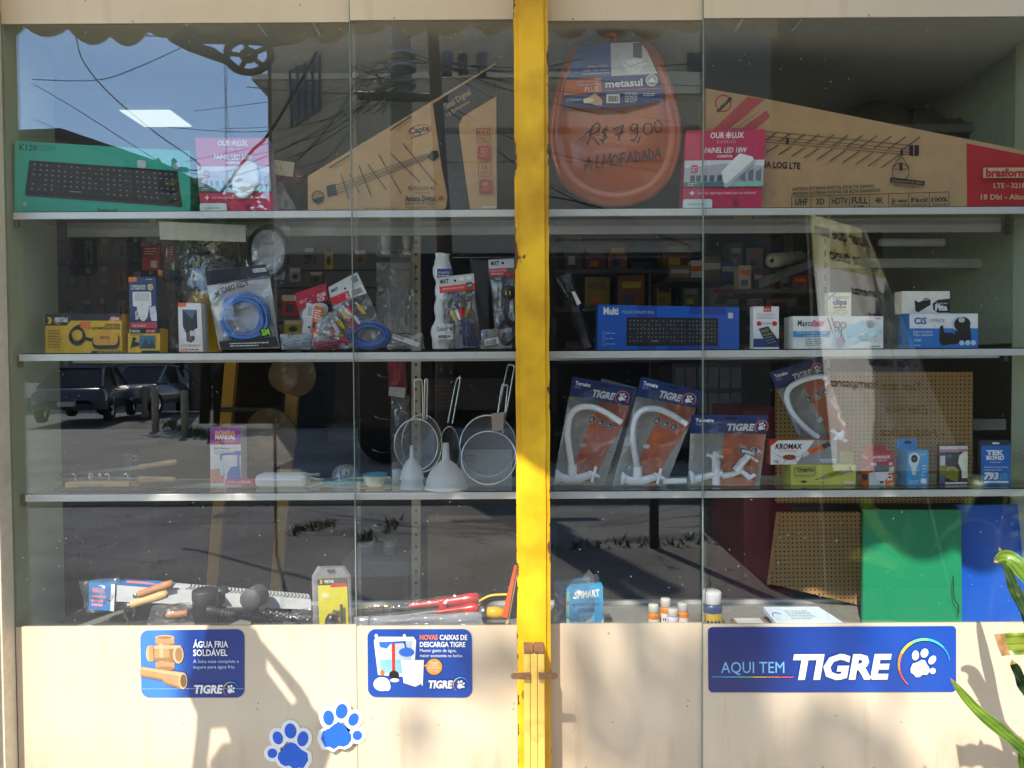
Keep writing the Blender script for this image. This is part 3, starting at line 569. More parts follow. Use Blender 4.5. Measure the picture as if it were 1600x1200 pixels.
def beige_paint():
    m, n, b = newmat('beige_panel_paint'); L = n.links.new; tc = n.nodes.new('ShaderNodeTexCoord')
    def nz(sc, det, vec=None, rough=.6):
        k = n.nodes.new('ShaderNodeTexNoise'); k.inputs['Scale'].default_value = sc; k.inputs['Detail'].default_value = det; k.inputs['Roughness'].default_value = rough; L(vec or tc.outputs['Object'], k.inputs['Vector']); return k.outputs[0]
    def rng(o, a, b_, c, d):
        k = n.nodes.new('ShaderNodeMapRange'); k.inputs[1].default_value = a; k.inputs[2].default_value = b_; k.inputs[3].default_value = c; k.inputs[4].default_value = d; L(o, k.inputs[0]); return k.outputs[0]
    def mix(f, a, col):
        k = n.nodes.new('ShaderNodeMix'); k.data_type = 'RGBA'; L(f, k.inputs[0])
        if isinstance(a, tuple): k.inputs[6].default_value = rgb(a)
        else: L(a, k.inputs[6])
        k.inputs[7].default_value = rgb(col); return k.outputs[2]
    mp = n.nodes.new('ShaderNodeMapping'); mp.inputs['Scale'].default_value = (14, 14, 1.2); L(tc.outputs['Object'], mp.inputs[0])
    c = mix(rng(nz(3.5, 6), .35, .7, 0, .55), (211, 193, 168), (198, 175, 146))
    c = mix(rng(nz(1.6, 5, mp.outputs[0]), .56, .74, 0, .4), c, (176, 150, 118))
    c = mix(rng(nz(22, 8, None, .78), .62, .72, 0, .5), c, (150, 118, 86))
    vo = n.nodes.new('ShaderNodeTexVoronoi'); vo.inputs['Scale'].default_value = 17; L(tc.outputs['Object'], vo.inputs['Vector'])
    c = mix(rng(vo.outputs['Distance'], .04, .07, .7, 0), c, (128, 100, 76))
    sp = n.nodes.new('ShaderNodeSeparateXYZ'); L(tc.outputs['Object'], sp.inputs[0]); g = n.nodes.new('ShaderNodeMath'); g.operation = 'MULTIPLY'
    L(rng(sp.outputs[2], .15, .45, .8, 0), g.inputs[0]); L(nz(8, 6), g.inputs[1]); c = mix(g.outputs[0], c, (150, 128, 104))
    L(c, b.inputs['Base Color']); b.inputs['Roughness'].default_value = .42
    bp = n.nodes.new('ShaderNodeBump'); bp.inputs['Strength'].default_value = .25; bp.inputs['Distance'].default_value = .003; L(nz(5, 6), bp.inputs['Height']); L(bp.outputs[0], b.inputs['Normal']); return m
BEIGE = beige_paint()
XL, XR = -1.412, 1.70; ZH = at(800, 33, 0).z; ZP = at(800, 975, 0).z; ZC = ZH + .03; ZD = .66
ZS = [at(800, 326, .014).z, at(800, 547.5, .014).z, at(800, 767, .014).z]
XP0, XP1 = at(806, 600, -.09).x, at(859, 600, -.09).x
def bx(name, x0, x1, y0, y1, z0, z1, m, parent=None, bev=0):
    mb = MB(); mb.box(x0, x1, y0, y1, z0, z1, m, bev); return mb.build(name, parent)
struct(bx('shop_floor', -3.2, 3.2, .36, 4.6, -.1, .02, M((64, 62, 58), .5)))
struct(bx('ceiling', -3.2, 3.2, .0, 4.6, ZC, ZC + .1, CEILM))
struct(bx('back_wall', -3.2, 3.2, 4.6, 4.7, 0, ZC, M((84, 82, 76), .8)))
struct(bx('side_wall', -3.3, -3.2, .0, 4.7, 0, ZC, M((130, 128, 115), .8)))
struct(bx('side_wall', 3.2, 3.3, .0, 4.7, 0, ZC, M((120, 118, 105), .8)))
struct(bx('front_wall', -6, 6, .0, .3, ZC + .1, 5.2, M((214, 190, 155), .8, stain=(180, 155, 125))))
struct(bx('front_wall', -6, -1.62, .0, .3, 0, ZC + .1, M((214, 190, 155), .8, stain=(180, 155, 125))))
struct(bx('front_wall', XR + .12, 6, .0, .3, 0, ZC + .1, M((214, 190, 155), .8, stain=(180, 155, 125))))
def S(o, label, cat, g=None): return tag(o, label, cat, g)
S(bx('side_board', XL - .02, XL, .008, .23, .0, ZC, GREEN_W), 'pale green board closing the window display at its left end', 'side board')
S(bx('side_board', 1.565, 1.70, .008, .235, .0, ZC, GREEN_W), 'pale green board closing the window display at its right end', 'side board')
S(bx('partition', 1.60, 1.64, .24, 1.12, ZS[1] + .02, ZC - .001, M((150, 160, 132), .6)), 'green wall running back above the shelves on the right', 'partition')
S(bx('display_deck', XL, 1.565, .012, .33, ZD - .03, ZD, M((120, 119, 114), .45)), 'grey deck board at the bottom of window display', 'display deck')
S(bx('deck_rail', XL, 1.565, .332, .35, ZD - .03, ZD + .012, ALU), 'aluminium rail along the rear edge of the deck', 'rail')
# panes: clear glass with painted panels above and below
GLASS = glass_mat('window_glass', (.985, .992, .988), 1.8, dust=.0022)
EDGE = M((120, 132, 124), .2)
seam_l, seam_r = at(554, 600, 0).x, at(1097, 600, 0).x; xp = (XP0 + XP1) / 2
for x0, x1, lab, dy, ed in ((XL, seam_l + .012, 'window pane with beige panels, leftmost of the front', .0, None), (seam_l, xp, 'window pane with beige panels, directly left of yellow post', -.011, -1),
                        (xp, seam_r + .012, 'window pane with beige panels, directly right of yellow post', .0, None), (seam_r, XR, 'window pane with beige panels, rightmost of the front', -.011, -1)):
    t = thing('window_pane', lab, 'window pane', ((x0 + x1) / 2, dy, 0), 'sliding panes of the shop window')
    bx('glass', x0, x1, dy, dy + .006, ZP, ZH, GLASS, t)
    bx('lower_panel', x0, x1, dy - .0005, dy + .0065, .02, ZP, BEIGE, t)
    bx('upper_panel', x0, x1, dy - .0005, dy + .0065, ZH, ZC + .3, BEIGE, t)
    if ed: bx('edge_strip', x0 - .0015, x0 + .0008, dy - .001, dy + .007, .02, ZC + .3, EDGE, t)
# yellow posts and jamb
def yellow_paint():
    m, n, b = newmat('chipped_yellow_paint'); L = n.links.new
    tc = n.nodes.new('ShaderNodeTexCoord')
    nz = n.nodes.new('ShaderNodeTexNoise'); nz.inputs['Scale'].default_value = 9; nz.inputs['Detail'].default_value = 9; nz.inputs['Roughness'].default_value = .7; L(tc.outputs['Object'], nz.inputs['Vector'])
    n2 = n.nodes.new('ShaderNodeTexNoise'); n2.inputs['Scale'].default_value = 22; n2.inputs['Detail'].default_value = 5; L(tc.outputs['Object'], n2.inputs['Vector'])
    n3 = n.nodes.new('ShaderNodeTexNoise'); n3.inputs['Scale'].default_value = 7; n3.inputs['Detail'].default_value = 3; L(tc.outputs['Object'], n3.inputs['Vector'])
    c1 = n.nodes.new('ShaderNodeValToRGB'); c1.color_ramp.elements[0].color = rgb((196, 142, 14)); c1.color_ramp.elements[0].position = .35; c1.color_ramp.elements[1].color = rgb((238, 186, 36)); c1.color_ramp.elements[1].position = .62
    L(n3.outputs[0], c1.inputs[0])
    sp = n.nodes.new('ShaderNodeSeparateXYZ'); L(tc.outputs['Object'], sp.inputs[0])
    ab = n.nodes.new('ShaderNodeMath'); ab.operation = 'ABSOLUTE'; L(sp.outputs[0], ab.inputs[0])
    mr = n.nodes.new('ShaderNodeMapRange'); mr.inputs[1].default_value = .036; mr.inputs[2].default_value = .049; mr.inputs[3].default_value = 0; mr.inputs[4].default_value = .2; L(ab.outputs[0], mr.inputs[0])
    ad = n.nodes.new('ShaderNodeMath'); ad.operation = 'ADD'; L(nz.outputs[0], ad.inputs[0]); L(mr.outputs[0], ad.inputs[1])
    gt = n.nodes.new('ShaderNodeMapRange'); gt.inputs[1].default_value = .668; gt.inputs[2].default_value = .682; L(ad.outputs[0], gt.inputs[0])
    c2 = n.nodes.new('ShaderNodeValToRGB'); c2.color_ramp.elements[0].color = rgb((42, 30, 24)); c2.color_ramp.elements[1].color = rgb((128, 84, 48)); L(n2.outputs[0], c2.inputs[0])
    mx = n.nodes.new('ShaderNodeMix'); mx.data_type = 'RGBA'; L(gt.outputs[0], mx.inputs[0]); L(c1.outputs[0], mx.inputs[6]); L(c2.outputs[0], mx.inputs[7])
    L(mx.outputs[2], b.inputs['Base Color']); b.inputs['Roughness'].default_value = .42
    bp = n.nodes.new('ShaderNodeBump'); bp.inputs['Strength'].default_value = .5; bp.inputs['Distance'].default_value = .003; L(nz.outputs[0], bp.inputs['Height']); L(bp.outputs[0], b.inputs['Normal'])
    return m
YP = yellow_paint()
t = thing('shutter_post', 'chipped yellow steel post between the two window bays', 'post', (xp, -.045, 0))
mb = MB(); w = (XP1 - XP0) / 2
def edge_post(x0, x1, y0, y1, z1, seed):             # a long box whose corners are a little knocked about
    N = 90; P = []
    for i in range(N + 1):
        z = z1 * i / N; a = noise.noise(Vector((seed, z * 9, 0))) * .0022; b_ = noise.noise(Vector((seed + 9, z * 9, 0))) * .0022
        P.append([(x0 + a, y0 + .001, z), (x1 + b_, y0 + .001, z), (x1 + b_ * .5, y1, z), (x0 + a * .5, y1, z)])
    vs = [q for r in P for q in r]; fs = [[i * 4 + k, i * 4 + (k + 1) % 4, i * 4 + 4 + (k + 1) % 4, i * 4 + 4 + k] for i in range(N) for k in range(4)]
    mb.add(vs, fs + [[0, 3, 2, 1], [N * 4, N * 4 + 1, N * 4 + 2, N * 4 + 3]], YP)
edge_post(XP0, XP1, -.082, -.012, ZC + .4, 1); mb.build('channel', t)
mb = MB(); edge_post(XP0 + .012, XP1 - .012, -.09, -.083, ZC + .4, 5); mb.build('face_strip', t)
t = thing('post_guard', 'cream yellow double bar with rusty lugs on the post foot', 'guard bar', (xp, -.1, 0))
gx0, gx1 = at(819, 1100, -.15).x, at(851, 1100, -.15).x; gz1 = at(835, 1022, -.15).z
CREAMY = M((232, 190, 92), .5, var=.08, scale=18, stain=(150, 96, 50), stain_amt=.7, stain_scale=7)
RUST = M((124, 88, 62), .8, var=.3, scale=60)
gm = (gx0 + gx1) / 2
for a, b_ in ((gx0, gm - .011), (gm - .010, gm + .008), (gm + .009, gx1)):
    mb = MB(); mb.box(a, b_, -.15, -.091, .0, gz1, CREAMY, .0015); mb.build('bar', t)
bx('cap', gx0, gm - .002, -.151, -.092, gz1, gz1 + .011, RUST, t, .002); bx('cap', gm + .001, gx1, -.151, -.092, gz1, gz1 + .011, RUST, t, .002)
zl = at(835, 1054, -.15).z
for s_, x in ((-1, gx0), (1, gx1)):
    mb = MB(); x1 = x + s_ * .034; xi = x - s_ * .016
    pts = [(xi, 0, -.008), (x1 - s_ * .006, 0, -.0065), (x1, 0, -.003), (x1 + s_ * .001, 0, .001), (x1 - s_ * .004, 0, .005), (xi, 0, .007)]
    mb.prism([(a, -.163, zl + c) for a, b_, c in pts], (0, .012, 0), RUST); mb.build('lug', t)
# left side: cream jamb, strip coloured as the gap's shade, next yellow channel
t = thing('window_jamb', 'cream painted jamb at the left end of window', 'jamb', (XL - .02, -.05, 0))
CREAM = M((214, 204, 160), .5, var=.06, scale=5, stain=(150, 140, 105), stain_amt=.4)
bx('inner_strip', XL - .022, XL - .002, -.052, .0, 0, ZC + .3, M((206, 196, 176), .5, stain=(150, 140, 120)), t, .002)
bx('outer_strip', XL - .045, XL - .024, -.098, .0, 0, ZC + .3, CREAM, t, .002)
S(bx('shutter_channel', XL - .11, XL - .062, -.14, -.02, 0, ZC + .4, YP), 'yellow shutter channel at the left edge of the front', 'channel')
S(bx('gap_strip', XL - .063, XL - .046, -.06, .0, 0, ZC + .4, M((58, 40, 26), .8)), 'strip coloured dark as the shaded gap between cream jamb and yellow channel', 'strip')
# glass shelves
SHG = glass_mat('shelf_glass', (.86, .93, .9), 1.5); SHE = M((34, 52, 46), .15)
names = ('top', 'middle', 'bottom')
for k, z in enumerate(ZS):
    for side, x0, x1 in (('left', XL + .012 + .008 * k, XP0 + .035), ('right', XP1 - .035, 1.545)):
        t = thing('glass_shelf', '%s glass shelf with aluminium front rim, %s bay of window' % (names[k], side), 'shelf', ((x0 + x1) / 2, .13, z), 'glass shelves in the window')
        bx('pane', x0, x1, .021, .262, z - .006, z, SHG, t)
        bx('front_edge', x0, x1, .0186, .0208, z - .0061, z + .0001, SHE, t)
        bx('rim', x0, x1, .0098, .0182, z - .0225, z - .0035, ALU, t, .0012)
        bx('rear_rail', x0, x1, .264, .276, z - .028, z - .0005, ALU, t, .0012)
        for x, s_ in ((x0, 1), (x1, -1)):
            for y in (.03, .25):
                mb = MB(); xx = (XL + .0005) if (s_ > 0 and side == 'left') else (1.5645 if s_ < 0 and side == 'right' else x)
                mb.box(min(xx, xx + s_ * .012), max(xx, xx + s_ * .012), y, y + .012, z - .04, z - .007, M((120, 116, 104), .35, .6), .002); mb.build('bracket', t)
# ceiling lamps of the shop
def led(px, py, Y, s, strength, label, dp=None):
    dp = dp or s
    p = at(px, py, Y); t = thing('ceiling_lamp', label, 'ceiling lamp', (p.x, Y + s / 2, ZC))
    bx('frame', p.x - s / 2 - .006, p.x + s / 2 + .006, Y - .006, Y + dp + .006, ZC - .012, ZC - .0005, M((235, 235, 230), .4), t)
    bx('diffuser', p.x - s / 2, p.x + s / 2, Y, Y + dp, ZC - .0145, ZC - .0125, emit_mat((.86, 1, .92), strength) if strength else M((170, 172, 160), .3), t)
led(226, 168, (ZC - 1.45) / (402 / F) - 2.08, .19, .21, 'lit square ceiling lamp seen through the blue sky reflection')
led(445, 36, .04, .15, 0, 'unlit square lamp in the display ceiling, left bay', .08)
led(1208, 28, .03, .16, 0, 'unlit oblong lamp in the display ceiling, right bay', .075)

# ------------------------------------------------------------------ helpers for goods
def R4(x0, y0, x1, y1): return [(x0, y0), (x1, y0), (x1, y1), (x0, y1)]
def pack(name, label, cat, q, Y, depth, body, art=None, base=None, group=None, W=None, H=None, back=None):
    mb = MB(); c = Card(mb, q, Y, W, H, base); c.body(depth, body, back)
    if art: art(c)
    return tag(mb.build(name), label, cat, group)
def bilin(q, u, v): 
    a = [q[0][i] * (1 - u) + q[1][i] * u for i in (0, 1)]; b_ = [q[3][i] * (1 - u) + q[2][i] * u for i in (0, 1)]
    return (a[0] * (1 - v) + b_[0] * v, a[1] * (1 - v) + b_[1] * v)
def keyboard(c, q, rows, cols, gap, kb, kc, lt):
    c.poly(q, kb); c.l += 1; rn = random.Random(5); l0 = c.l
    for r in range(rows):
        u = .025
        while u < .975:
            if abs(u - gap) < .012 or abs(u - gap - .13) < .01: u += .022; continue
            w = .040 if not (r == rows - 1 and .22 < u < .3) else .24
            w = min(w, .98 - u)
            if u < gap < u + w: w = gap - u
            if w < .015: u += .02; continue
            v0, v1 = .08 + .86 * r / rows, .08 + .86 * (r + .8) / rows
            c.l = l0; c.poly([bilin(q, u, v1), bilin(q, u + w * .86, v1), bilin(q, u + w * .86, v0), bilin(q, u, v0)], kc)
            c.l = l0 + 1
            if rn.random() < .9: c.poly([bilin(q, u + w * .2, v0 + .05), bilin(q, u + w * .5, v0 + .05), bilin(q, u + w * .5, v0 + .02), bilin(q, u + w * .2, v0 + .02)], lt)
            u += w
    c.l = l0 + 3
KB_B = M((26, 26, 28), .4); KB_K = M((44, 44, 47), .4); KB_L = M((150, 150, 150), .5)
def bag(mb, q, Y, puff, mat, nu=18, nv=22, seed=0, crink=.006, back=True, Yb=None):
    Ys = Y if isinstance(Y, (list, tuple)) else [Y] * 4
    def fr(s_, sg):
        def f(u, v):
            p = bilin(q, u, v); y = (Ys[0] * (1 - u) + Ys[1] * u) * (1 - v) + (Ys[3] * (1 - u) + Ys[2] * u) * v
            e = max(0, math.sin(math.pi * u) * math.sin(math.pi * min(1, v * 1.02))) ** .7
            dn = noise.noise(Vector((u * 5 + seed, v * 6, sg * 3.))) + .6 * noise.noise(Vector((u * 11 + seed, v * 13, sg)))
            w = noise.noise(Vector((v * 5, seed * 3. + (u > .5), 1.7))) * 1.6 * (abs(2 * u - 1) ** 6)
            return at(p[0] + w, p[1] + noise.noise(Vector((u * 5, seed, 9))) * 1.2 * abs(2 * v - 1) ** 6, y + sg * (puff * e + crink * dn * e))
        return f
    mb.grid(fr(0, -1), nu, nv, mat)
    if back: mb.grid(fr(0, 1), nu, nv, mat)
def ptube(mb, pts, Y, r, mat, n=8, smooth=6, closed=False):
    Ys = Y if isinstance(Y, (list, tuple)) else [Y] * len(pts)
    P = [at(p[0], p[1], y) for p, y in zip(pts, Ys)]
    if smooth and len(P) > 2:
        Q = []; N = len(P)
        for i in range(N if closed else N - 1):
            a, b_, c_, d_ = P[(i - 1) % N if closed else max(i - 1, 0)], P[i], P[(i + 1) % N], P[(i + 2) % N if closed else min(i + 2, N - 1)]
            for k in range(smooth):
                t_ = k / smooth; Q.append(a * (-.5 * t_ ** 3 + t_ ** 2 - .5 * t_) + b_ * (1.5 * t_ ** 3 - 2.5 * t_ ** 2 + 1) + c_ * (-1.5 * t_ ** 3 + 2 * t_ ** 2 + .5 * t_) + d_ * (.5 * t_ ** 3 - .5 * t_ ** 2))
        if not closed: Q.append(P[-1])
        P = Q
    mb.tube(P, r, mat, n, closed)
def coil(mb, cx, cy_, rx, ry, Y, r, n, mat, seed=1, spread=.2, wig=.03, thick=.02):
    rn = random.Random(seed)
    for k in range(n):
        f = 1 - spread * rn.random(); ox, oy = rn.gauss(0, 1.2), rn.gauss(0, 1.2); ph = rn.uniform(0, 6.3); y0 = Y + rn.uniform(-thick, thick); tl_ = rn.uniform(-.006, .006)
        mb.tube([at(cx + ox + math.cos(a) * rx * f * (1 + wig * math.sin(3 * a + ph)), cy_ + oy + math.sin(a) * ry * f * (1 + wig * math.cos(2 * a + ph)), y0 + tl_ * math.sin(a + ph)) for a in [2 * math.pi * i / 30 for i in range(30)]], r, mat, 6, True)
def px_m(Y): return (Y - CAM.y) / F                   # metres per photograph pixel at a depth
Z1, Z2, Z3 = ZS
# ================================================================== top shelf, left bay
TEAL = M((36, 178, 156), .4, var=.03)
def Yk(px): return .024 + .11 * (px - 21) / 276
def art(c):
    c.text('K120', 7, 13, 8.5, M((20, 50, 46), .5), bold=.01)
    c.lines_of_print(30, 5, 32, 3, 3, M((20, 90, 80), .5), .8)
    q = [(22, 27), (255, 31), (263, 83), (16, 76)]
    keyboard(c, q, 6, 22, .68, KB_B, KB_K, KB_L)
    c.poly([(16, 76), (262, 83), (262, 86), (18, 79)], M((60, 60, 62), .3))
    c.ell(16, 91, 3, 3.5, M((150, 190, 170), .5)); c.text('logitech', 128, 99, 7, M((16, 40, 38), .5), bold=.01)
    c.rrect(190, 18, 204, 30, 3, M((190, 214, 210), .5)); c.ell(254, 24, 6, 5, M((170, 190, 214), .5))
pack('keyboard_box', 'long teal box with a black keyboard printed on it', 'box', [(23, 220), (297, 236), (297, 325), (22, 323)], [Yk(21), Yk(297), Yk(297), Yk(20)], .07, TEAL, art, Z1, W=276, H=103)
def ourolux(c):                                       # W 124 x H 118
    PK = M((196, 24, 72), .4); c.rect(0, 0, 124, 118, PK)
    c.text('OUR', 38, 12, 8, WHITE, w=22, bold=.03); c.text('LUX', 72, 12, 8, WHITE, w=18, bold=.03)
    for k in range(8): c.line([(66, 8), (66 + 5 * math.cos(k * .785), 8 + 5 * math.sin(k * .785))], 1.4, WHITE)
    c.text('SUPERLED', 48, 20, 4, M((226, 150, 170), .5), w=30)
    c.text('PAINEL LED 18W', 30, 34, 7.5, WHITE, w=66, bold=.02, shear=.12); c.text('SOBREPOR', 50, 41, 3.6, WHITE, w=24, bold=.02)
    c.rect(0, 45, 124, 78, M((176, 176, 184), .45)); c.poly([(0, 45), (124, 45), (124, 54), (60, 50), (0, 56)], M((212, 212, 214), .5))
    for u in (10, 19, 29, 40, 52): c.rect(u, 67, u + 7, 76, M((84, 84, 96), .5))
    for u in (88, 100, 112): c.poly([(u, 74), (u + 8, 76), (u + 8, 58), (u, 62)], M((110, 110, 124), .5))
    c.rrect(10, 52, 21, 64, 3, M((190, 60, 80), .5)); c.lines_of_print(11, 55, 8, 3, 2.6, WHITE, .9)
    c.rect(0, 77, 124, 84, M((60, 116, 108), .45)); c.rect(70, 77, 124, 84, M((120, 190, 160), .45)); c.lines_of_print(6, 79, 14, 2, 2.4, WHITE, .9)
    c.text('+', 10, 98, 9, WHITE, bold=.03); c.text('Luz mais, segurança e beleza para seu ambiente!', 22, 95, 4.2, M((245, 200, 210), .5), w=92, shear=.3)
    c.rrect(0, 102, 46, 118, 4, M((204, 222, 216), .5)); c.text('LUZ BRANCA FRIA', 8, 111, 3, DGREY, w=26)
    c.arc(82, 107, 5, 1, 0, 360, [M((110, 20, 44), .5)]); c.poly([(80, 110), (84, 110), (84, 107), (82, 103), (80, 106)], M((110, 20, 44), .5))
SW = M((232, 232, 228), .3); SWE = M((176, 180, 182), .4)
def lampart_r(c):
    ourolux(c); c.poly([(57, 62), (60, 60), (82, 38), (86, 36), (106, 42), (109, 50), (68, 86), (63, 84)], SWE); c.poly([(57, 62), (60, 60), (82, 38), (86, 36), (105, 41), (106, 46), (66, 80), (62, 78)], SW)
def lampart_l(c):
    ourolux(c); c.ell(83, 66, 20, 32, SWE, rot=32); c.ell(81, 66, 19, 31, SW, rot=32)
pack('lamp_box', 'pink ceiling lamp box with a round white lamp, beside teal box', 'box', [(305, 215), (417, 216), (428, 326), (314, 326)], [.10, .10, .07, .07], .05, M((176, 160, 190), .5), lampart_l, Z1, 'pink lamp boxes on top shelf', 124, 118)
pack('lamp_box', 'pink lamp box with a square white lamp in front of cardboard', 'box', [(1072, 204), (1197, 202), (1189, 322), (1066, 322)], [.09, .09, .06, .06], .045, M((180, 30, 70), .5), lampart_r, Z1, 'pink lamp boxes on top shelf', 124, 118)
mb = MB(); c = Card(mb, [(425, 249), (460, 254), (457, 276), (424, 272)], .15); c.body(.004, M((196, 186, 160), .7)); c.line([(6, 8), (9, 14)], 1, DGREY); c.line([(14, 9), (16, 15)], 1, DGREY)
tag(mb.build('paper_note'), 'small folded cream paper note propped beside round lamp box', 'note')
mb = MB(); c = Card(mb, [(418, 262), (471, 266), (466, 281), (424, 283)], .175); c.body(.05, M((130, 26, 36), .4)); c.arc(52, 8, 6, 1.2, 20, 160, [WHITE])
tag(mb.build('red_packet'), 'dark red glossy packet lying behind the paper note', 'packet')
mb = MB(); mb.grid(lambda u, v: at(424 + 40 * u * (.4 + .6 * v), 284 + 43 * v, .17 + .02 * noise.noise(Vector((u * 4, v * 4, 1)))), 8, 8, FILM_W); mb.grid(lambda u, v: at(424 + 40 * u * (.4 + .6 * v), 284 + 43 * v, .21 + .02 * noise.noise(Vector((u * 4, v * 4, 5)))), 8, 8, FILM_W)
tag(mb.build('plastic_bag'), 'small crumpled clear bag under the red packet', 'bag')
# tapered cardboard aerial boxes
BLK = M((28, 26, 26), .5); BRN = M((92, 70, 48), .6)
def taper(name, label, pts, Y, depth, art, base, mat=CARDB):
    mb = MB(); x0 = min(p[0] for p in pts); y0 = min(p[1] for p in pts); x1 = max(p[0] for p in pts); y1 = max(p[1] for p in pts)
    P = [at(p[0], p[1], Y) for p in pts]
    for p, q in zip(P, pts):
        if q[1] > y1 - 3: p.z = base + .0005
    mb.prism(P, (0, depth, 0), mat); c = Card(mb, R4(x0, y0, x1, y1), Y, base=base); art(c); return tag(mb.build(name), label, 'box')
def art(c):
    T = lambda *p: [(a - 481, b_ - 97) for a, b_ in p]
    c.poly(T((676, 159), (775, 99), (775, 148), (737, 170), (722, 180), (717, 191), (718, 205), (726, 262), (735, 324), (700, 324), (690, 324), (697, 316), (699, 300), (690, 255)), BLK)
    def tx(s, x, y, h, m, **k): c.text(s, x - 481, y - 97, h, m, **k)
    tx('Sinal Digital', 697, 168, 9, CARDB, w=46, ang=-31); tx('16 Elementos', 700, 178, 5.5, CARDB, w=40, ang=-31)
    c.ell(656 - 481, 199 - 97, 19, 8, M((190, 40, 40), .5), rot=-10); c.ell(656 - 481, 199 - 97, 17.5, 6.6, CARDB, rot=-10); tx('Capte', 640, 205, 8.5, BLK, w=32, ang=-10, bold=.04); c.line(T((641, 211), (660, 206)), 1, BLK)
    c.poly(T((510, 283), (524, 280), (527, 297), (512, 300)), BLK)
    for dy in (0, 5, 9, 13): c.line(T((526, 282 + dy), (668, 235 + dy * .55)), .9, BRN)
    c.poly(T((667, 240), (674, 231), (684, 230), (686, 240), (676, 247)), BLK)
    for x0, y0, x1, y1 in ((533, 266, 545, 303), (546, 266, 562, 294), (561, 253, 580, 299), (575, 251, 604, 290), (592, 237, 627, 295), (611, 235, 656, 278), (629, 219, 682, 282)): c.line(T((x0, y0), (x1, y1)), 1.5, BRN)
    c.arc(497 - 481, 300 - 97, 9, 1.6, 0, 360, [BLK]); c.poly(T((489, 303), (505, 299), (504, 305), (498, 309), (491, 307)), BLK); tx('QUALIDADE', 490, 299, 2.4, BLK, w=14, ang=-10)
    tx('FILTRO LOG 4G', 638, 290, 5.2, BLK, w=41, bold=.01); tx('Tecnologia de última geração', 648, 295, 2.2, BLK, w=24)
    tx('Antena Digital', 633, 307, 8, BLK, w=47, bold=.03); tx('4K', 685, 305, 5, M((176, 50, 44), .5), bold=.03)
    tx('Antena Full HD Digital', 633, 313, 4.8, BLK, w=47); tx('Antena Externa 11 dBi', 633, 319, 4.8, BLK, w=47)
    tx('Imagens meramente ilustrativas', 510, 320, 2.6, BRN, w=50); tx('Manual Português, Inglês, Español', 569, 319, 2.8, BLK, w=54)
    RD = M((170, 50, 46), .5)
    for k, (s, y) in enumerate((('FULL', 206), ('3D', 232), ('16', 258), ('4K', 284))):
        x = 745 + k * 1.3
        if k % 2: c.rrect(x - 481, y - 8 - 97, x + 20 - 481, y + 12 - 97, 2, RD); tx(s, x + 10, y + 2, 7, CARDB, align='C', bold=.02)
        else: c.line(T((x, y - 8), (x + 20, y - 8), (x + 20, y + 12), (x, y + 12), (x, y - 8)), 1, RD); tx(s, x + 10, y + 2, 6.5, RD, align='C', bold=.02)
        c.lines_of_print(x + 3 - 481, y + 5 - 97, 14, 2, 2.4, CARDB if k % 2 else RD, .9)
    c.line(T((753, 317), (776, 317)), 1, WHITE)
    for a, b_ in (((516, 256), (547, 238)), ((611, 200), (643, 179))): c.line(T(a, b_), 2.2, BLK)
taper('aerial_box', 'tapered brown cardboard aerial box with a black stripe, left bay', [(481, 275), (775, 98), (776, 326), (481, 326)], .07, .13, art, Z1)
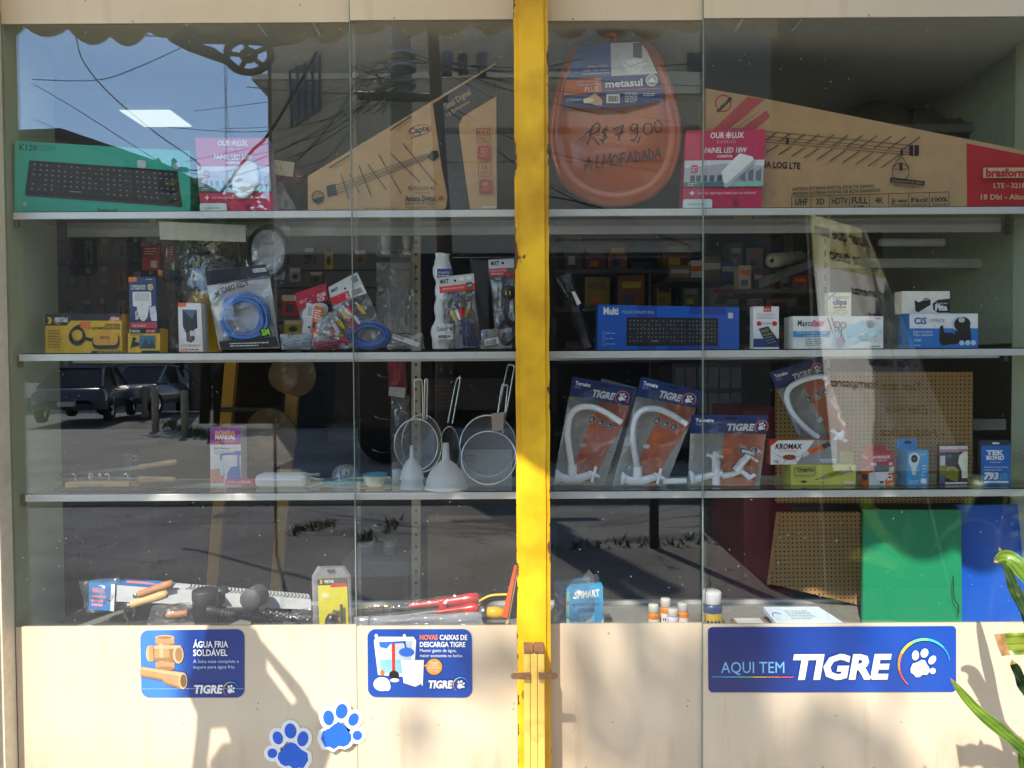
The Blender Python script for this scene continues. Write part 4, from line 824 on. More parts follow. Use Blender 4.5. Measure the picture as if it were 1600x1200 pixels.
def art(c):
    T = lambda *p: [(a - 1103, b_ - 138) for a, b_ in p]
    def tx(s, x, y, h, m, **k): c.text(s, x - 1103, y - 138, h, m, **k)
    RD = M((188, 34, 40), .5); 
    c.poly(T((1510, 219), (1640, 244), (1640, 322), (1511, 322)), RD)
    c.poly(T((1168, 150), (1195, 154), (1130, 204), (1108, 204)), M((184, 70, 64), .6)); c.poly(T((1198, 170), (1203, 180), (1172, 204), (1150, 204)), M((184, 70, 64), .6))
    c.arc(1130 - 1103, 160 - 138, 12, 2, 0, 360, [RD]); c.poly(T((1119, 170), (1141, 150), (1144, 154), (1122, 174)), BLK); tx('RED SHIFT', 1122, 170, 3.5, CARDB, w=22, ang=-40)
    for k in range(5): c.line(T((1118 + k * 9, 204), (1170 + k * 8, 168 + k * 2)), .8, M((184, 70, 64), .6))
    tx('ANTENA LOG LTE', 1160, 252, 9, BLK, w=90, bold=.03, ang=3)
    for dy in (0, 7, 12, 16): c.line(T((1140, 196 + dy), (1422, 222 + dy * .9)), .9, BRN)
    c.poly(T((1420, 222), (1426, 222), (1426, 238), (1420, 237)), BLK); c.poly(T((1428, 222), (1435, 222), (1435, 237), (1428, 238)), BLK)
    for k in range(13):
        x = 1150 + k * 21; y = 214 + k * 1.6; L = 17 + k * 1.4; c.line(T((x + L, y - L * .66), (x + 4, y - 3)), 1.7, BRN); c.line(T((x + 2, y + 3), (x - L * .8, y + L * .66)), 1.7, BRN)
    for p in ((1228, 216), (1406, 234)): c.rect(p[0] - 1104, p[1] - 142, p[0] - 1100, p[1] - 134, BLK)
    c.line(T((1406, 238), (1392, 256)), .9, BLK); c.line(T((1406, 238), (1418, 256)), .9, BLK); c.arc(1405 - 1103, 262 - 138, 13, 1, 0, 360, [BLK]); c.rect(1403 - 1103, 249 - 138, 1408 - 1103, 260 - 138, BLK); c.line(T((1392, 258), (1418, 258)), .8, BLK)
    c.poly(T((1389, 270), (1443, 276), (1442, 282), (1388, 277)), BLK); tx('Comprimento de cabos', 1391, 276, 3.6, CARDB, w=48, ang=5); tx('Medida de los cabos', 1395, 283, 3, BLK, w=38, ang=5)
    tx('ANTENA EXTERNA DIGITAL DE ALTO GANHO', 1236, 289, 4.4, BLK, w=128, bold=.02, ang=-2); tx('ANTENA EXTERNA DIGITAL DE ALTA GANANCIA', 1236, 296, 4.4, BLK, w=138, bold=.02, ang=-2)
    c.line(T((1235, 298), (1480, 292), (1480, 322)), .9, BLK)
    X = [1235, 1265, 1294, 1325, 1356, 1386, 1417, 1449, 1480]
    for x in X[:-1]: c.line(T((x, 297 - (x - 1235) * .02), (x, 322)), .9, BLK)
    for k, (s, h) in enumerate((('UHF', 9), ('3D', 8), ('HDTV', 9), ('FULL', 9), ('4K', 8), ('Já vem', 6), ('Fácil', 6), ('100%', 6))): tx(s, (X[k] + X[k + 1]) / 2, 310 - k * .5, h, BLK, w=min(25, 6.5 * len(s)), bold=.03, align='C')
    tx('digital', 1250, 320, 5, BLK, align='C', w=20); tx('HD', 1340, 320, 8, BLK, align='C', bold=.03)
    for k, s in ((5, 'Montado'), (6, 'Instalação'), (7, 'Testado')): tx(s, (X[k] + X[k + 1]) / 2, 313, 4.4, BLK, w=24, align='C'); c.lines_of_print(X[k] + 5 - 1103, 316 - 138, 20, 2, 2.6, BLK, .9)
    c.rect(1532 - 1103, 257 - 138, 1640 - 1103, 272 - 138, TAN); tx('brasforma', 1536, 270, 11, RD, w=72, bold=.05); tx('LTE - 3218V', 1548, 287, 7, TAN, w=56, bold=.02); tx('18 Dbi - Alto Ganho', 1528, 304, 7.5, TAN, w=106, bold=.02)
taper('aerial_box', 'long tapered cardboard aerial box with a red end, right bay', [(1103, 138), (1200, 155), (1640, 243), (1640, 322), (1103, 322)], .11, .10, art, Z1)

# ================================================================== toilet seat
t = thing('toilet_seat', 'terracotta padded toilet seat with a handwritten price', 'toilet seat', at(962, 322, .1))
TER = M((176, 78, 24), .2, var=.03, scale=5, coat=.4); TERD = M((168, 80, 38), .3, coat=.3)
out = [(898, 72), (912, 67), (960, 65), (1008, 66), (1022, 72), (1038, 98), (1052, 135), (1062, 175), (1066, 210), (1060, 250), (1046, 283), (1022, 307), (990, 320), (958, 324), (925, 318), (896, 304), (874, 281), (862, 250), (857, 215), (860, 175), (868, 140), (880, 103)]
def ts(f, Y):
    cx, cy_ = 962, 200; return [at(cx + (p[0] - cx) * f, cy_ + (p[1] - cy_) * f + (1 - f) * 0, Y + (.02 - .04 * (p[1] - 65) / 260)) for p in out]
def smooth_loop(P, k=3):
    N = len(P); Q = []
    for i in range(N):
        a, b_, c_, d_ = P[i - 1], P[i], P[(i + 1) % N], P[(i + 2) % N]
        for j in range(k):
            t_ = j / k; Q.append(a * (-.5 * t_ ** 3 + t_ ** 2 - .5 * t_) + b_ * (1.5 * t_ ** 3 - 2.5 * t_ ** 2 + 1) + c_ * (-1.5 * t_ ** 3 + 2 * t_ ** 2 + .5 * t_) + d_ * (.5 * t_ ** 3 - .5 * t_ ** 2))
    return Q
mb = MB(); rings = [(1.0, .13), (1.0, .105), (.985, .095), (.95, .089), (.88, .086), (.84, .088), (.81, .093), (.79, .091), (.5, .086), (.2, .084)]
L_ = [smooth_loop(ts(f, y)) for f, y in rings]; n_ = len(L_[0]); vs = [p for r in L_ for p in r]
mb.add(vs, [[i * n_ + k, i * n_ + (k + 1) % n_, (i + 1) * n_ + (k + 1) % n_, (i + 1) * n_ + k] for i in range(len(L_) - 1) for k in range(n_)] + [[(len(L_) - 1) * n_ + k for k in range(n_)], list(range(n_ - 1, -1, -1))], TER, True); mb.build('lid', t)
mb = MB(); ptube(mb, [(950, 64), (949, 57), (955, 53), (962, 56), (962, 64)], .11, .006, TER); mb.build('hanging_loop', t)
def lab(p): return .079 + (.02 - .04 * (p - 65) / 260)
mb = MB(); c = Card(mb, R4(857, 53, 1066, 324), [lab(53), lab(53), lab(324), lab(324)]); T = lambda *p: [(a - 857, b_ - 53) for a, b_ in p]
c.l = 4; NV = M((26, 52, 112), .3)
c.poly(T((906, 69), (1000, 66), (1012, 82), (1027, 117), (1036, 141), (1037, 156), (1005, 164), (970, 168), (930, 170), (879, 167), (881, 143), (896, 88)), NV)
c.poly(T((906, 69), (954, 68), (955, 118), (888, 127), (896, 88)), M((36, 84, 150), .3))
c.poly(T((954, 68), (1000, 66), (1012, 82), (1027, 116), (955, 120)), M((206, 208, 208), .3)); c.poly(T((989, 68), (1003, 67), (1003, 92), (989, 90)), M((84, 96, 98), .4)); c.poly(T((970, 96), (1000, 92), (1010, 100), (996, 116), (980, 114)), M((236, 236, 236), .3)); c.line(T((970, 96), (985, 104), (1012, 96)), 1, GREY)
c.poly(T((884, 126), (939, 122), (940, 145), (880, 150)), M((214, 104, 52), .4)); c.line(T((940, 143), (1035, 139)), 1, ORANGE)
def tx(s, x, y, h, m, **k): c.text(s, x - 857, y - 53, h, m, **k)
tx('metasul', 946, 138, 11, WHITE, w=58, bold=.03, ang=-3); tx('PLUS', 914, 145, 8, WHITE, w=21, ang=-3); tx('ALMOFADADO', 884, 160, 3.6, WHITE, w=25, ang=-3); tx('ASSENTO SANITÁRIO', 900, 131, 3, WHITE, w=36, ang=-3); tx('TAMPA DE POLIÉSTER', 903, 136, 3, WHITE, w=33, ang=-3)
tx('MODELO UNIVERSAL', 919, 107, 3, WHITE, w=31, ang=-3); tx('TAMPA, SEDE, BACIA E', 911, 114, 3, WHITE, w=40, ang=-3); tx('TOTALMENTE ENVOLVENTE', 910, 119, 3, WHITE, w=42, ang=-3)
c.ell(1018 - 857, 127 - 53, 9.5, 9.5, M((214, 200, 184), .4)); c.ell(1018 - 857, 127 - 53, 7.5, 7.5, M((150, 150, 158), .4)); c.poly(T((1012, 130), (1018, 122), (1025, 130)), WHITE)
c.poly(T((911, 156), (921, 153), (930, 147), (941, 158), (940, 167), (930, 166), (918, 162)), M((214, 168, 136), .5)); c.poly(T((911, 156), (924, 155), (928, 159), (922, 163), (912, 163)), M((238, 226, 190), .5))
c.rect(947 - 857, 149 - 53, 968 - 857, 163 - 53, WHITE)
c.l += 1
for k in range(12): c.l -= 1; c.rect(950 - 857 + k * 1.35, 152 - 53, 950.7 - 857 + k * 1.35 + (k % 3) * .2, 161 - 53, BLK)
c.lines_of_print(976 - 857, 147 - 53, 20, 6, 2.7, WHITE, 1); c.lines_of_print(1005 - 857, 148 - 53, 19, 2, 3, WHITE, 1.1); mb.build('label_card', t)
mb = MB(); c = Card(mb, R4(857, 53, 1066, 324), [lab(53) - .004, lab(53) - .004, lab(324) - .004, lab(324) - .004]); c.l = 10
INK = M((24, 22, 24), .5)
for st in ([(917, 226), (926, 198), (934, 193), (938, 199), (934, 206), (922, 213), (930, 219), (936, 227)], [(905, 220), (918, 208), (927, 199)], [(951, 205), (944, 203), (941, 207), (946, 212), (948, 216), (943, 221), (937, 219)], [(948, 198), (941, 226)],
           [(957, 204), (974, 197), (969, 210), (965, 223)], [(961, 212), (975, 207)], [(996, 197), (989, 195), (984, 201), (988, 207), (994, 203), (996, 196), (996, 212), (991, 221), (985, 220)], [(1000, 214), (997, 224)],
           [(1012 + 7 * math.cos(a), 203 + 9 * math.sin(a)) for a in [k * .45 for k in range(15)]], [(1028 + 6 * math.cos(a), 199 + 9 * math.sin(a)) for a in [k * .45 for k in range(15)]],
           [(913, 269), (920, 247), (924, 268)], [(912, 261), (927, 257)], [(933, 244), (931, 264), (938, 262)], [(941, 263), (943, 244), (948, 256), (953, 242), (954, 261)], [(961 + 5 * math.cos(a), 252 + 8 * math.sin(a)) for a in [k * .45 for k in range(15)]],
           [(970, 259), (969, 242), (977, 240)], [(970, 250), (976, 248)], [(979, 257), (984, 239), (989, 255)], [(980, 251), (989, 248)], [(993, 256), (992, 238), (999, 243), (999, 251), (993, 255)], [(1002, 253), (1006, 237), (1011, 251)], [(1003, 248), (1011, 245)],
           [(1014, 252), (1013, 235), (1020, 240), (1020, 248), (1014, 252)], [(1023, 250), (1027, 233), (1032, 248)], [(1024, 244), (1032, 241)]): c.line(T(*st), 2.1, INK)
mb.build('handwritten_price', t)

# ================================================================== middle shelf, left bay
FY = M((226, 178, 24), .4)
def fertak_logo(c, x, y, s, m=YEL):
    c.poly([(x, y), (x + 5 * s, y), (x + 8 * s, y + 5 * s), (x + 5 * s, y + 10 * s), (x, y + 10 * s), (x + 3 * s, y + 5 * s)], m)
def art(c):
    c.rect(0, 0, 119, 56, FY); c.poly([(0, 0), (119, 0), (119, 10), (40, 10), (33, 17), (0, 17)], BLK)
    fertak_logo(c, 3, 5, .95); c.text('FERTAK', 14, 12, 6, WHITE, w=22, bold=.04, shear=.2); c.text('TOOLS', 14, 15.5, 2.6, YEL, w=9)
    c.poly([(102, 5), (118, 5), (118, 10), (99, 10)], RED); c.text('/25A', 101, 9.5, 4.6, WHITE, w=14, bold=.03, shear=.2)
    c.text('CHAVE BÓIA', 117, 18, 3.6, BLK, w=24, align='R', bold=.02); c.text('AUTOMÁTICA DE NÍVEL', 117, 22.5, 3.6, BLK, w=44, align='R', bold=.02)
    for k in range(6): c.arc(50, 30 + (k % 3) * 1.2, 9 + k * .7, 1.3, 0, 360, [BLK])
    c.line([(45, 20), (55, 16)], 2, BLK); c.poly([(55, 12), (70, 12), (70, 22), (55, 19)], ORANGE); c.poly([(60, 32), (75, 36), (75, 40), (64, 38)], BLK)
    c.rrect(74, 29, 116, 50, 7, BLK); c.rrect(75, 27, 114, 45, 7, M((228, 160, 40), .4)); c.text('FERTAK', 86, 36, 3.4, BLK, w=16, bold=.02)
    for k in range(7): c.lines_of_print(5, 24 + k * 3.8, 26, 1, 3, DGREY, 1, k)
    c.poly([(74, 53), (119, 53), (119, 56), (72, 56)], BLK); c.text('www.fertak.com.br', 82, 55.6, 2.4, YEL, w=35)
pack('float_switch_box', 'black and yellow box with coiled cable float, leftmost on shelf', 'box', R4(71, 490, 190, 546), .07, .07, FY, art, Z2)
def art(c):
    c.rect(0, 0, 50, 34, FY); c.rect(0, 0, 50, 7, BLK); fertak_logo(c, 2, 1.5, .45); c.text('FERTAK', 7, 5.5, 3, WHITE, w=12, bold=.03); c.rect(28, 2, 44, 6, RED); c.text('14"-42"', 29, 5.3, 2.8, WHITE, w=14)
    c.text('SUPORTE PARA TV', 3, 10, 2.6, BLK, w=22); c.rect(18, 10, 43, 28, M((60, 110, 130), .4)); c.poly([(18, 28), (43, 28), (38, 16), (33, 24), (28, 14), (24, 22)], M((24, 60, 66), .4)); c.poly([(4, 28), (8, 12), (14, 14), (10, 18), (18, 20), (18, 24), (10, 26)], BLK); c.poly([(22, 31), (50, 31), (50, 34), (20, 34)], BLK)
pack('bracket_box', 'small yellow and black box with landscape screen under charger box', 'box', R4(200, 513, 250, 547), .08, .05, FY, art, Z2)
zb = at(225, 513, .08).z
def art(c):
    c.rect(0, 0, 44, 77, M((28, 48, 104), .4)); c.rect(0, 0, 13, 7, ORANGE); c.text('CARREGADOR', 3, 15, 3.3, WHITE, w=24, bold=.02); c.text('AUTOMOTIVO', 3, 19, 3.3, WHITE, w=24, bold=.02); c.ell(35, 15, 5, 5, M((200, 180, 130), .5)); c.text('12', 32, 17, 3.5, DGREY, w=6)
    c.rrect(6, 22, 36, 44, 2, WHITE); c.poly([(12, 44), (32, 44), (29, 60), (24, 66), (20, 66), (15, 60)], WHITE); c.rrect(9, 24, 33, 36, 2, M((200, 200, 196), .5)); c.poly([(32, 46), (42, 43), (44, 55), (34, 58)], M((206, 212, 220), .5)); c.poly([(33, 58), (44, 54), (44, 66), (36, 66)], M((220, 224, 230), .5))
    c.text('G36', 10, 50, 5, WHITE, w=14, bold=.03, ang=90); c.rect(0, 68, 44, 77, M((200, 64, 70), .4)); c.text('USB DUPLO', 4, 75, 3.6, WHITE, w=22); c.lines_of_print(29, 3, 13, 1, 2, WHITE, .8)
pack('car_charger_box', 'navy box with white car charger stacked on small yellow box', 'box', [(201, 433), (243, 433), (246, 512), (203, 512)], .09, .025, M((28, 48, 104), .4), art, zb, W=44, H=77)
def art(c):
    c.rect(0, 0, 37, 75, WHITE); c.rect(0, 0, 13, 6, ORANGE); c.poly([(7, 10), (30, 10), (30, 38), (25, 40), (25, 56), (20, 60), (12, 58), (12, 46), (7, 36)], M((40, 46, 56), .3)); c.poly([(7, 10), (30, 10), (22, 24)], M((84, 104, 130), .3)); c.rect(14, 44, 22, 57, M((110, 80, 60), .4)); c.rect(18, 42, 27, 50, M((214, 210, 200), .4))
    c.text('BASE CARREGADOR', 3, 66, 3, ORANGE, w=31); c.text('S18', 3, 73, 4.5, RED, w=9); c.lines_of_print(14, 70, 20, 1, 2, DGREY, 1.2); c.line([(0, 74), (37, 74)], 1.2, ORANGE)
pack('wall_charger_box', 'white and orange box with a black charger picture', 'box', [(278, 473), (314, 474), (317, 548), (280, 548)], .06, .045, M((222, 220, 214), .5), art, Z2, W=37, H=75)
# pressure sprayer
t = thing('pressure_sprayer', 'yellow garden sprayer with black pump head behind the cable bag', 'sprayer', Vector((at(320, 545, .19).x, .19, Z2)))
cx = at(318, 545, .19).x; YT = M((214, 164, 20), .35)
mb = MB(); mb.lathe([(0, 0), (.05, 0), (.055, .01), (.055, .10), (.05, .14), (.03, .185), (.022, .19), (0, .19)], (cx, .19, Z2 + .001), (0, 0, 1), YT, 28); mb.build('tank', t)
mb = MB(); mb.lathe([(0, .186), (.03, .186), (.032, .225), (.022, .235), (.016, .26), (0, .26)], (cx, .19, Z2), (0, 0, 1), DGREY, 20); 
z0 = Z2 + .235; mb.tube([(cx + .06, .19, z0 - .015), (cx + .02, .19, z0), (cx - .05, .18, z0 + .002), (cx - .085, .17, z0)], [.01, .016, .013, .01], BLACK); mb.lathe([(0, 0), (.018, 0), (.02, .02), (.012, .03), (0, .03)], (cx - .083, .17, z0), (-1, 0, 0), BLACK, 14); mb.build('pump_head', t)
mb = MB(); mb.tube([(cx, .19, z0 + .02), (cx, .19, z0 + .07)], .006, BLACK); mb.box(cx - .022, cx + .022, .182, .198, z0 + .066, z0 + .08, BLACK, .004); mb.build('plunger', t)
mb = MB(); mb.tube([(cx + .03, .19, z0 - .01), (cx + .07, .19, z0 - .03), (cx + .075, .19, z0 - .1), (cx + .06, .19, z0 - .17)], .008, BLACK); mb.build('handle', t)
mb = MB(); mb.tube([(cx - .1, .15, z0 + .004), (cx - .112, .148, z0 + .004)], .012, M((196, 130, 30), .4)); mb.build('nozzle', t)
mb = MB(); bag(mb, [(250, 352), (386, 356), (392, 540), (268, 545)], .215, .085, FILM, 24, 28, 3, .012); tag(mb.build('plastic_bag'), 'large clear wrinkled bag covering the yellow sprayer', 'bag')
mb = MB(); c = Card(mb, [(248, 346), (384, 352), (384, 378), (250, 374)], .12); c.body(.003, M((198, 196, 180), .6)); tag(mb.build('bag_header'), 'blank off-white header card above the sprayer bag', 'header card')
def coilbag(label, q, Yb, art, coil_fn, mat=FILM, puff=.018, seed=1, head=None, cat='bag', name='cable_bag', W=None, H=None):
    P = [at(p[0], p[1], Yb) for p in q]; b0 = (P[2] + P[3]) / 2; t = thing(name, label, cat, b0)
    mb = MB(); c = Card(mb, q, Yb + puff * .8, W, H); art(c); mb.build('insert_card', t)
    if coil_fn: mb = MB(); coil_fn(mb); mb.build('contents', t)
    mb = MB(); bag(mb, q, Yb, puff, mat, seed=seed); mb.build('film', t)
    if head: mb = MB(); c = Card(mb, q, Yb - puff * .5 - .004, W, H); head(c); mb.build('printed_header', t)
    return t
BC_ = M((74, 136, 214), .35)
def art(c): c.body(.002, WHITE); c.rect(0, 0, c.W, c.H, M((206, 206, 204), .5))
def head(c):
    c.text('CABO REDE', 23, 17, 9, M((40, 44, 48), .5), w=46, bold=.02, ang=-9); c.line([(11, 15), (18, 19)], 2.2, M((60, 90, 40), .5)); c.line([(17, 13), (13, 21)], 2.2, M((60, 90, 40), .5))
    c.poly([(2, 96), (100, 92), (104, 108), (2, 110)], M((40, 40, 42), .4)); c.text('CAT5E', 4, 97, 5, BLK, w=22, ang=-8); c.lines_of_print(20, 100, 66, 2, 4, WHITE, 1.6)
    c.poly([(74, 80), (93, 78), (95, 90), (76, 93)], M((30, 34, 30), .4)); c.text('5M', 78, 90, 8.5, M((150, 220, 40), .5), w=13, bold=.05, ang=-6)
coilbag('see-through network cable bag with thick blue coil', [(323, 446), (421, 430), (437, 544), (343, 546)], .075, art, lambda mb: coil(mb, 381, 496, 39, 38, .072, .0029, 20, BC_, 3, .36, .05, .014), FILM_T, .022, 4, head, W=104, H=110)
mb = MB(); c = Card(mb, [(320, 424), (414, 413), (424, 434), (324, 446)], .09); c.body(.004, M((28, 34, 44), .35)); c.rect(72, 5, 92, 11, WHITE); c.text('RC-CAT6-5', 73, 10, 4, BLK, w=18, bold=.02); tag(mb.build('bag_header'), 'black header card with white code label above blue coil', 'header card')
def art(c): c.ell(33, 40, 26, 34, M((214, 214, 210), .5)); c.text('CE', 30, 24, 3, DGREY); c.text('Hi-Speed', 24, 31, 4.5, DGREY, w=18); c.rect(26, 46, 38, 52, M((200, 180, 150), .5))
coilbag('cloudy bag with a black cable loop round a white disc', [(388, 350), (453, 353), (444, 436), (384, 438)], .16, art, lambda mb: coil(mb, 419, 393, 32, 40, .155, .0034, 4, BLACK, 7, .08, .015, .004), FILM_W, .012, 9)
PLUGS = [M((226, 180, 20), .35), M((226, 226, 226), .35), M((190, 30, 40), .35)]
def plugs(mb, pts, Y, ang, cable_to=None, L=17):
    for k, (x, y) in enumerate(pts):
        a = R_(ang + (k - 1) * 7); dx, dy = math.cos(a), math.sin(a); p = at(x, y, Y - .005 * k); q = at(x + dx * L, y + dy * L, Y - .005 * k); r = at(x - dx * 7, y - dy * 7, Y - .005 * k)
        mb.tube([p, p.lerp(q, .6), q], [.0062, .0058, .0035], PLUGS[k % 3]); mb.tube([r, p], .004, CHROME)
        if cable_to: ptube(mb, [(x + dx * L, y + dy * L), ((x + dx * L + cable_to[0]) / 2 + 4, (y + dy * L + cable_to[1]) / 2), cable_to], Y, .0024, M((40, 66, 120), .4))
MIDB = M((54, 96, 168), .35); DKB = M((34, 58, 110), .35)
def art(c): c.l = 1
def hd1(c):
    c.poly([(0, 0), (62, 0), (62, 34), (0, 34)], LGREY); c.poly([(0, 20), (34, 20), (34, 34), (0, 34)], RED); c.rect(36, 20, 60, 33, WHITE); c.rrect(46, 3, 58, 13, 2, M((120, 130, 140), .4)); c.ell(30, 15, 2, 2, BLK); c.text('MXT', 4, 12, 5, BLK, w=14, bold=.05)
    for k in range(9): c.rect(38 + k * 2.2, 22, 39 + k * 2.2, 31, BLK)
coilbag('bag with red header, colour plugs and pale blue coil in the middle', [(513, 449), (558, 425), (611, 540), (532, 546)], .075, art, lambda mb: (coil(mb, 578, 524, 31, 20, .072, .003, 16, MIDB, 5, .4, .04, .012), plugs(mb, [(535, 488), (540, 483), (545, 478)], .062, 48), plugs(mb, [(560, 478), (552, 492), (548, 498)], .062, 55)), FILM, .02, 12, lambda c: hd1(c), W=62, H=118)
def hd2(c): c.poly([(0, 0), (56, 0), (56, 30), (0, 30)], M((178, 28, 52), .4)); c.text('PLUG', 38, 20, 6, WHITE, w=15, bold=.03); c.text('RCA', 38, 27, 6, WHITE, w=13, bold=.03); c.text('MXT', 6, 21, 6, M((230, 150, 160), .4), w=14, bold=.03); c.ell(30, 44, 26, 16, M((206, 196, 190), .5))
coilbag('crimson headed plug bag leaning left of the orange card', [(460, 459), (510, 442), (516, 530), (478, 540)], .12, art, None, FILM_W, .012, 14, hd2, W=56, H=96)
mb = MB(); c = Card(mb, [(479, 473), (505, 478), (495, 536), (470, 530)], .085, 26, 60); c.body(.004, LGREY); c.rect(13, 2, 26, 60, M((224, 108, 46), .4)); c.rect(2, 4, 12, 22, WHITE); c.l += 1
for k in range(8): c.l -= 1; c.rect(3, 5 + k * 2, 11, 6 + k * 2, BLK)
c.lines_of_print(15, 8, 9, 4, 4, WHITE, 2); c.rect(15, 28, 23, 38, M((100, 60, 40), .5)); c.ell(10, 38, 2, 2, BLK); tag(mb.build('header_card'), 'white and orange bar-coded card standing by crimson bag', 'card')
def cont(mb): plugs(mb, [(520, 524), (512, 520), (530, 530)], .06, 10); plugs(mb, [(528, 500), (521, 506), (516, 512)], .06, 60)
coilbag('low clear bag of yellow, white and red plugs', [(494, 498), (524, 484), (545, 545), (486, 545)], .055, art, cont, FILM, .016, 17)
mb = MB(); bag(mb, [(438, 522), (490, 520), (486, 546), (440, 546)], .06, .02, film_mat('blue_film', haze=.3, tint=(.5, .6, .75)), seed=21); tag(mb.build('plastic_bag'), 'dark bluish flat bag lying between blue coil and orange card', 'bag')
mb = MB(); bag(mb, [(492, 533), (528, 530), (530, 547), (490, 547)], .05, .012, M((130, 34, 46), .3), seed=22); tag(mb.build('red_packet'), 'small dark red packet lying under the clear plug bag', 'packet')
t = thing('cable_bag', 'clear bag with white strip lying flat beside metal upright', 'bag', at(635, 545, .08)); mb = MB(); bag(mb, [(606, 522), (660, 520), (664, 545), (604, 546)], .07, .02, FILM, seed=23); mb.build('film', t)
mb = MB(); c = Card(mb, [(614, 521), (658, 536), (652, 542), (612, 528)], .066, 44, 8); c.body(.002, WHITE); c.l += 2
for k in range(9): c.l -= 1; c.rect(2 + k * 2, 1, 3 + k * 2, 6, BLK)
mb.build('strip', t)
# white cable roll
t = thing('cable_wrapper', 'white wrinkled wrapper with purple band standing upright', 'wrapper', Vector((at(690, 545, .12).x, .12, Z2)))
mb = MB(); WR = M((222, 222, 218), .35, bump=.5, scale=14)
def wr(u, v):
    a = u * 2 * math.pi; cxp = 692 - 4 * v; w_ = 13 + 2 * math.sin(v * 9); w_ *= .86; p = at(cxp + w_ * math.cos(a) + 5 * noise.noise(Vector((math.cos(a), math.sin(a), v * 8))) + 2.5 * noise.noise(Vector((math.cos(a) * 3, math.sin(a) * 3, v * 20))), 396 + 149 * v + 3 * noise.noise(Vector((math.cos(a), 7, 1))) * (v < .05), .125); return p + Vector((0, .015 * math.sin(a) + .006 * noise.noise(Vector((u * 9, v * 9, 4))), 0))
mb.grid(wr, 20, 26, WR); mb.build('sleeve', t)
mb = MB(); c = Card(mb, R4(683, 420, 706, 434), .098); c.body(.001, M((64, 52, 130), .4)); c.text('POWERTEC', 2, 8, 3.6, WHITE, w=18); c.lines_of_print(2, 10, 18, 1, 3, WHITE, 1.4); mb.build('band', t)
mb = MB(); c = Card(mb, R4(680, 506, 708, 530), .096); c.body(.001, WHITE); c.text('Cable', 2, 11, 6, DGREY, w=14, bold=.02); c.rect(17, 5, 27, 10, BLK); c.rrect(5, 18, 24, 22, 1.5, BLK); c.text('One Shot', 7, 21, 2.6, WHITE, w=14); mb.build('label', t)
def hd3(c):
    c.poly([(0, 0), (58, 0), (58, 25), (0, 25)], LGREY); c.rect(0, 15, 58, 25, M((216, 56, 44), .4)); c.text('MXT', 3, 10, 6, BLK, w=14, bold=.04); c.ell(27, 8, 2, 2, BLK)
    for u in (34, 45): c.rrect(u, 3, u + 9, 9, 3, WHITE)
    c.rect(44, 13, 54, 23, M((70, 70, 72), .4)); c.text('1,80', 45, 20, 4, WHITE, w=8); c.text('CABO RCA MACHO X RCA', 4, 21, 3, WHITE, w=36)
def cn(mb):
    plugs(mb, [(706, 488), (713, 484), (720, 480), ], .066, 70, (728, 520)); plugs(mb, [(733, 480)], .066, 120, (728, 520))
    for k in range(16): ptube(mb, [(722 + k * .5, 505), (720 + k * 1.2 + 3, 522), (724 + k * 1.7, 540)], .066 + (k % 4) * .005, .0026, DKB)
coilbag('red headed clear bag with three colour plugs and navy cables', [(684, 434), (740, 427), (752, 542), (700, 545)], .075, art, cn, FILM, .02, 25, hd3, W=58, H=116)
def hd4(c): c.poly([(0, 0), (36, 0), (36, 26), (0, 26)], LGREY); c.rect(0, 14, 36, 26, M((190, 40, 60), .4)); c.text('MXT', 3, 9, 6, BLK, w=12, bold=.04); c.ell(20, 6, 2, 2, BLK); c.rect(27, 14, 35, 22, M((90, 90, 92), .4)); c.text('CABO DE FORÇA', 2, 19, 3, WHITE, w=23); c.text('TRÊS PINOS', 2, 24, 3, WHITE, w=18)
def cn(mb):
    coil(mb, 792, 521, 13, 19, .066, .004, 5, BLACK, 6, .2, .03, .01); ptube(mb, [(792, 502), (788, 480), (790, 462)], .066, .006, BLACK); mb.lathe([(0, 0), (.02, 0), (.022, .012), (.014, .02), (0, .02)], at(794, 458, .075), (0, -1, 0), BLACK, 16)
    for dx in (-3, 3): ptube(mb, [(794 + dx, 455), (794 + dx, 461)], .052, .0022, M((200, 160, 60), .25, 1), smooth=0)
coilbag('clear bag with a black power lead against the yellow post', [(763, 406), (803, 404), (807, 543), (775, 543)], .08, art, cn, FILM, .02, 27, hd4, W=36, H=138)
mb = MB(); c = Card(mb, [(733, 404), (761, 408), (764, 495), (756, 492)], .2); c.body(.006, M((66, 66, 68), .3)); c.c[2].z = c.c[2].z; tag(mb.build('grey_sleeve'), 'tall dark grey plastic sleeve leaning behind the plug bags', 'sleeve')
mb = MB(); c = Card(mb, R4(735, 408, 764, 545), .205, base=Z2); c.body(.004, M((50, 50, 52), .3)); tag(mb.build('backing_board'), 'dark narrow board standing behind the grey sleeve', 'board')
mb = MB(); bag(mb, [(752, 515), (800, 512), (800, 545), (750, 545)], .055, .012, FILM, seed=29); c = Card(mb, [(757, 531), (778, 526), (780, 537), (758, 541)], .052); c.body(.001, WHITE); c.l += 2
for k in range(8): c.l -= 1; c.rect(2 + k * 2, 2, 3 + k * 2, 9, BLK)
tag(mb.build('plastic_bag'), 'flat clear bag with white barcode in front of power lead', 'bag')
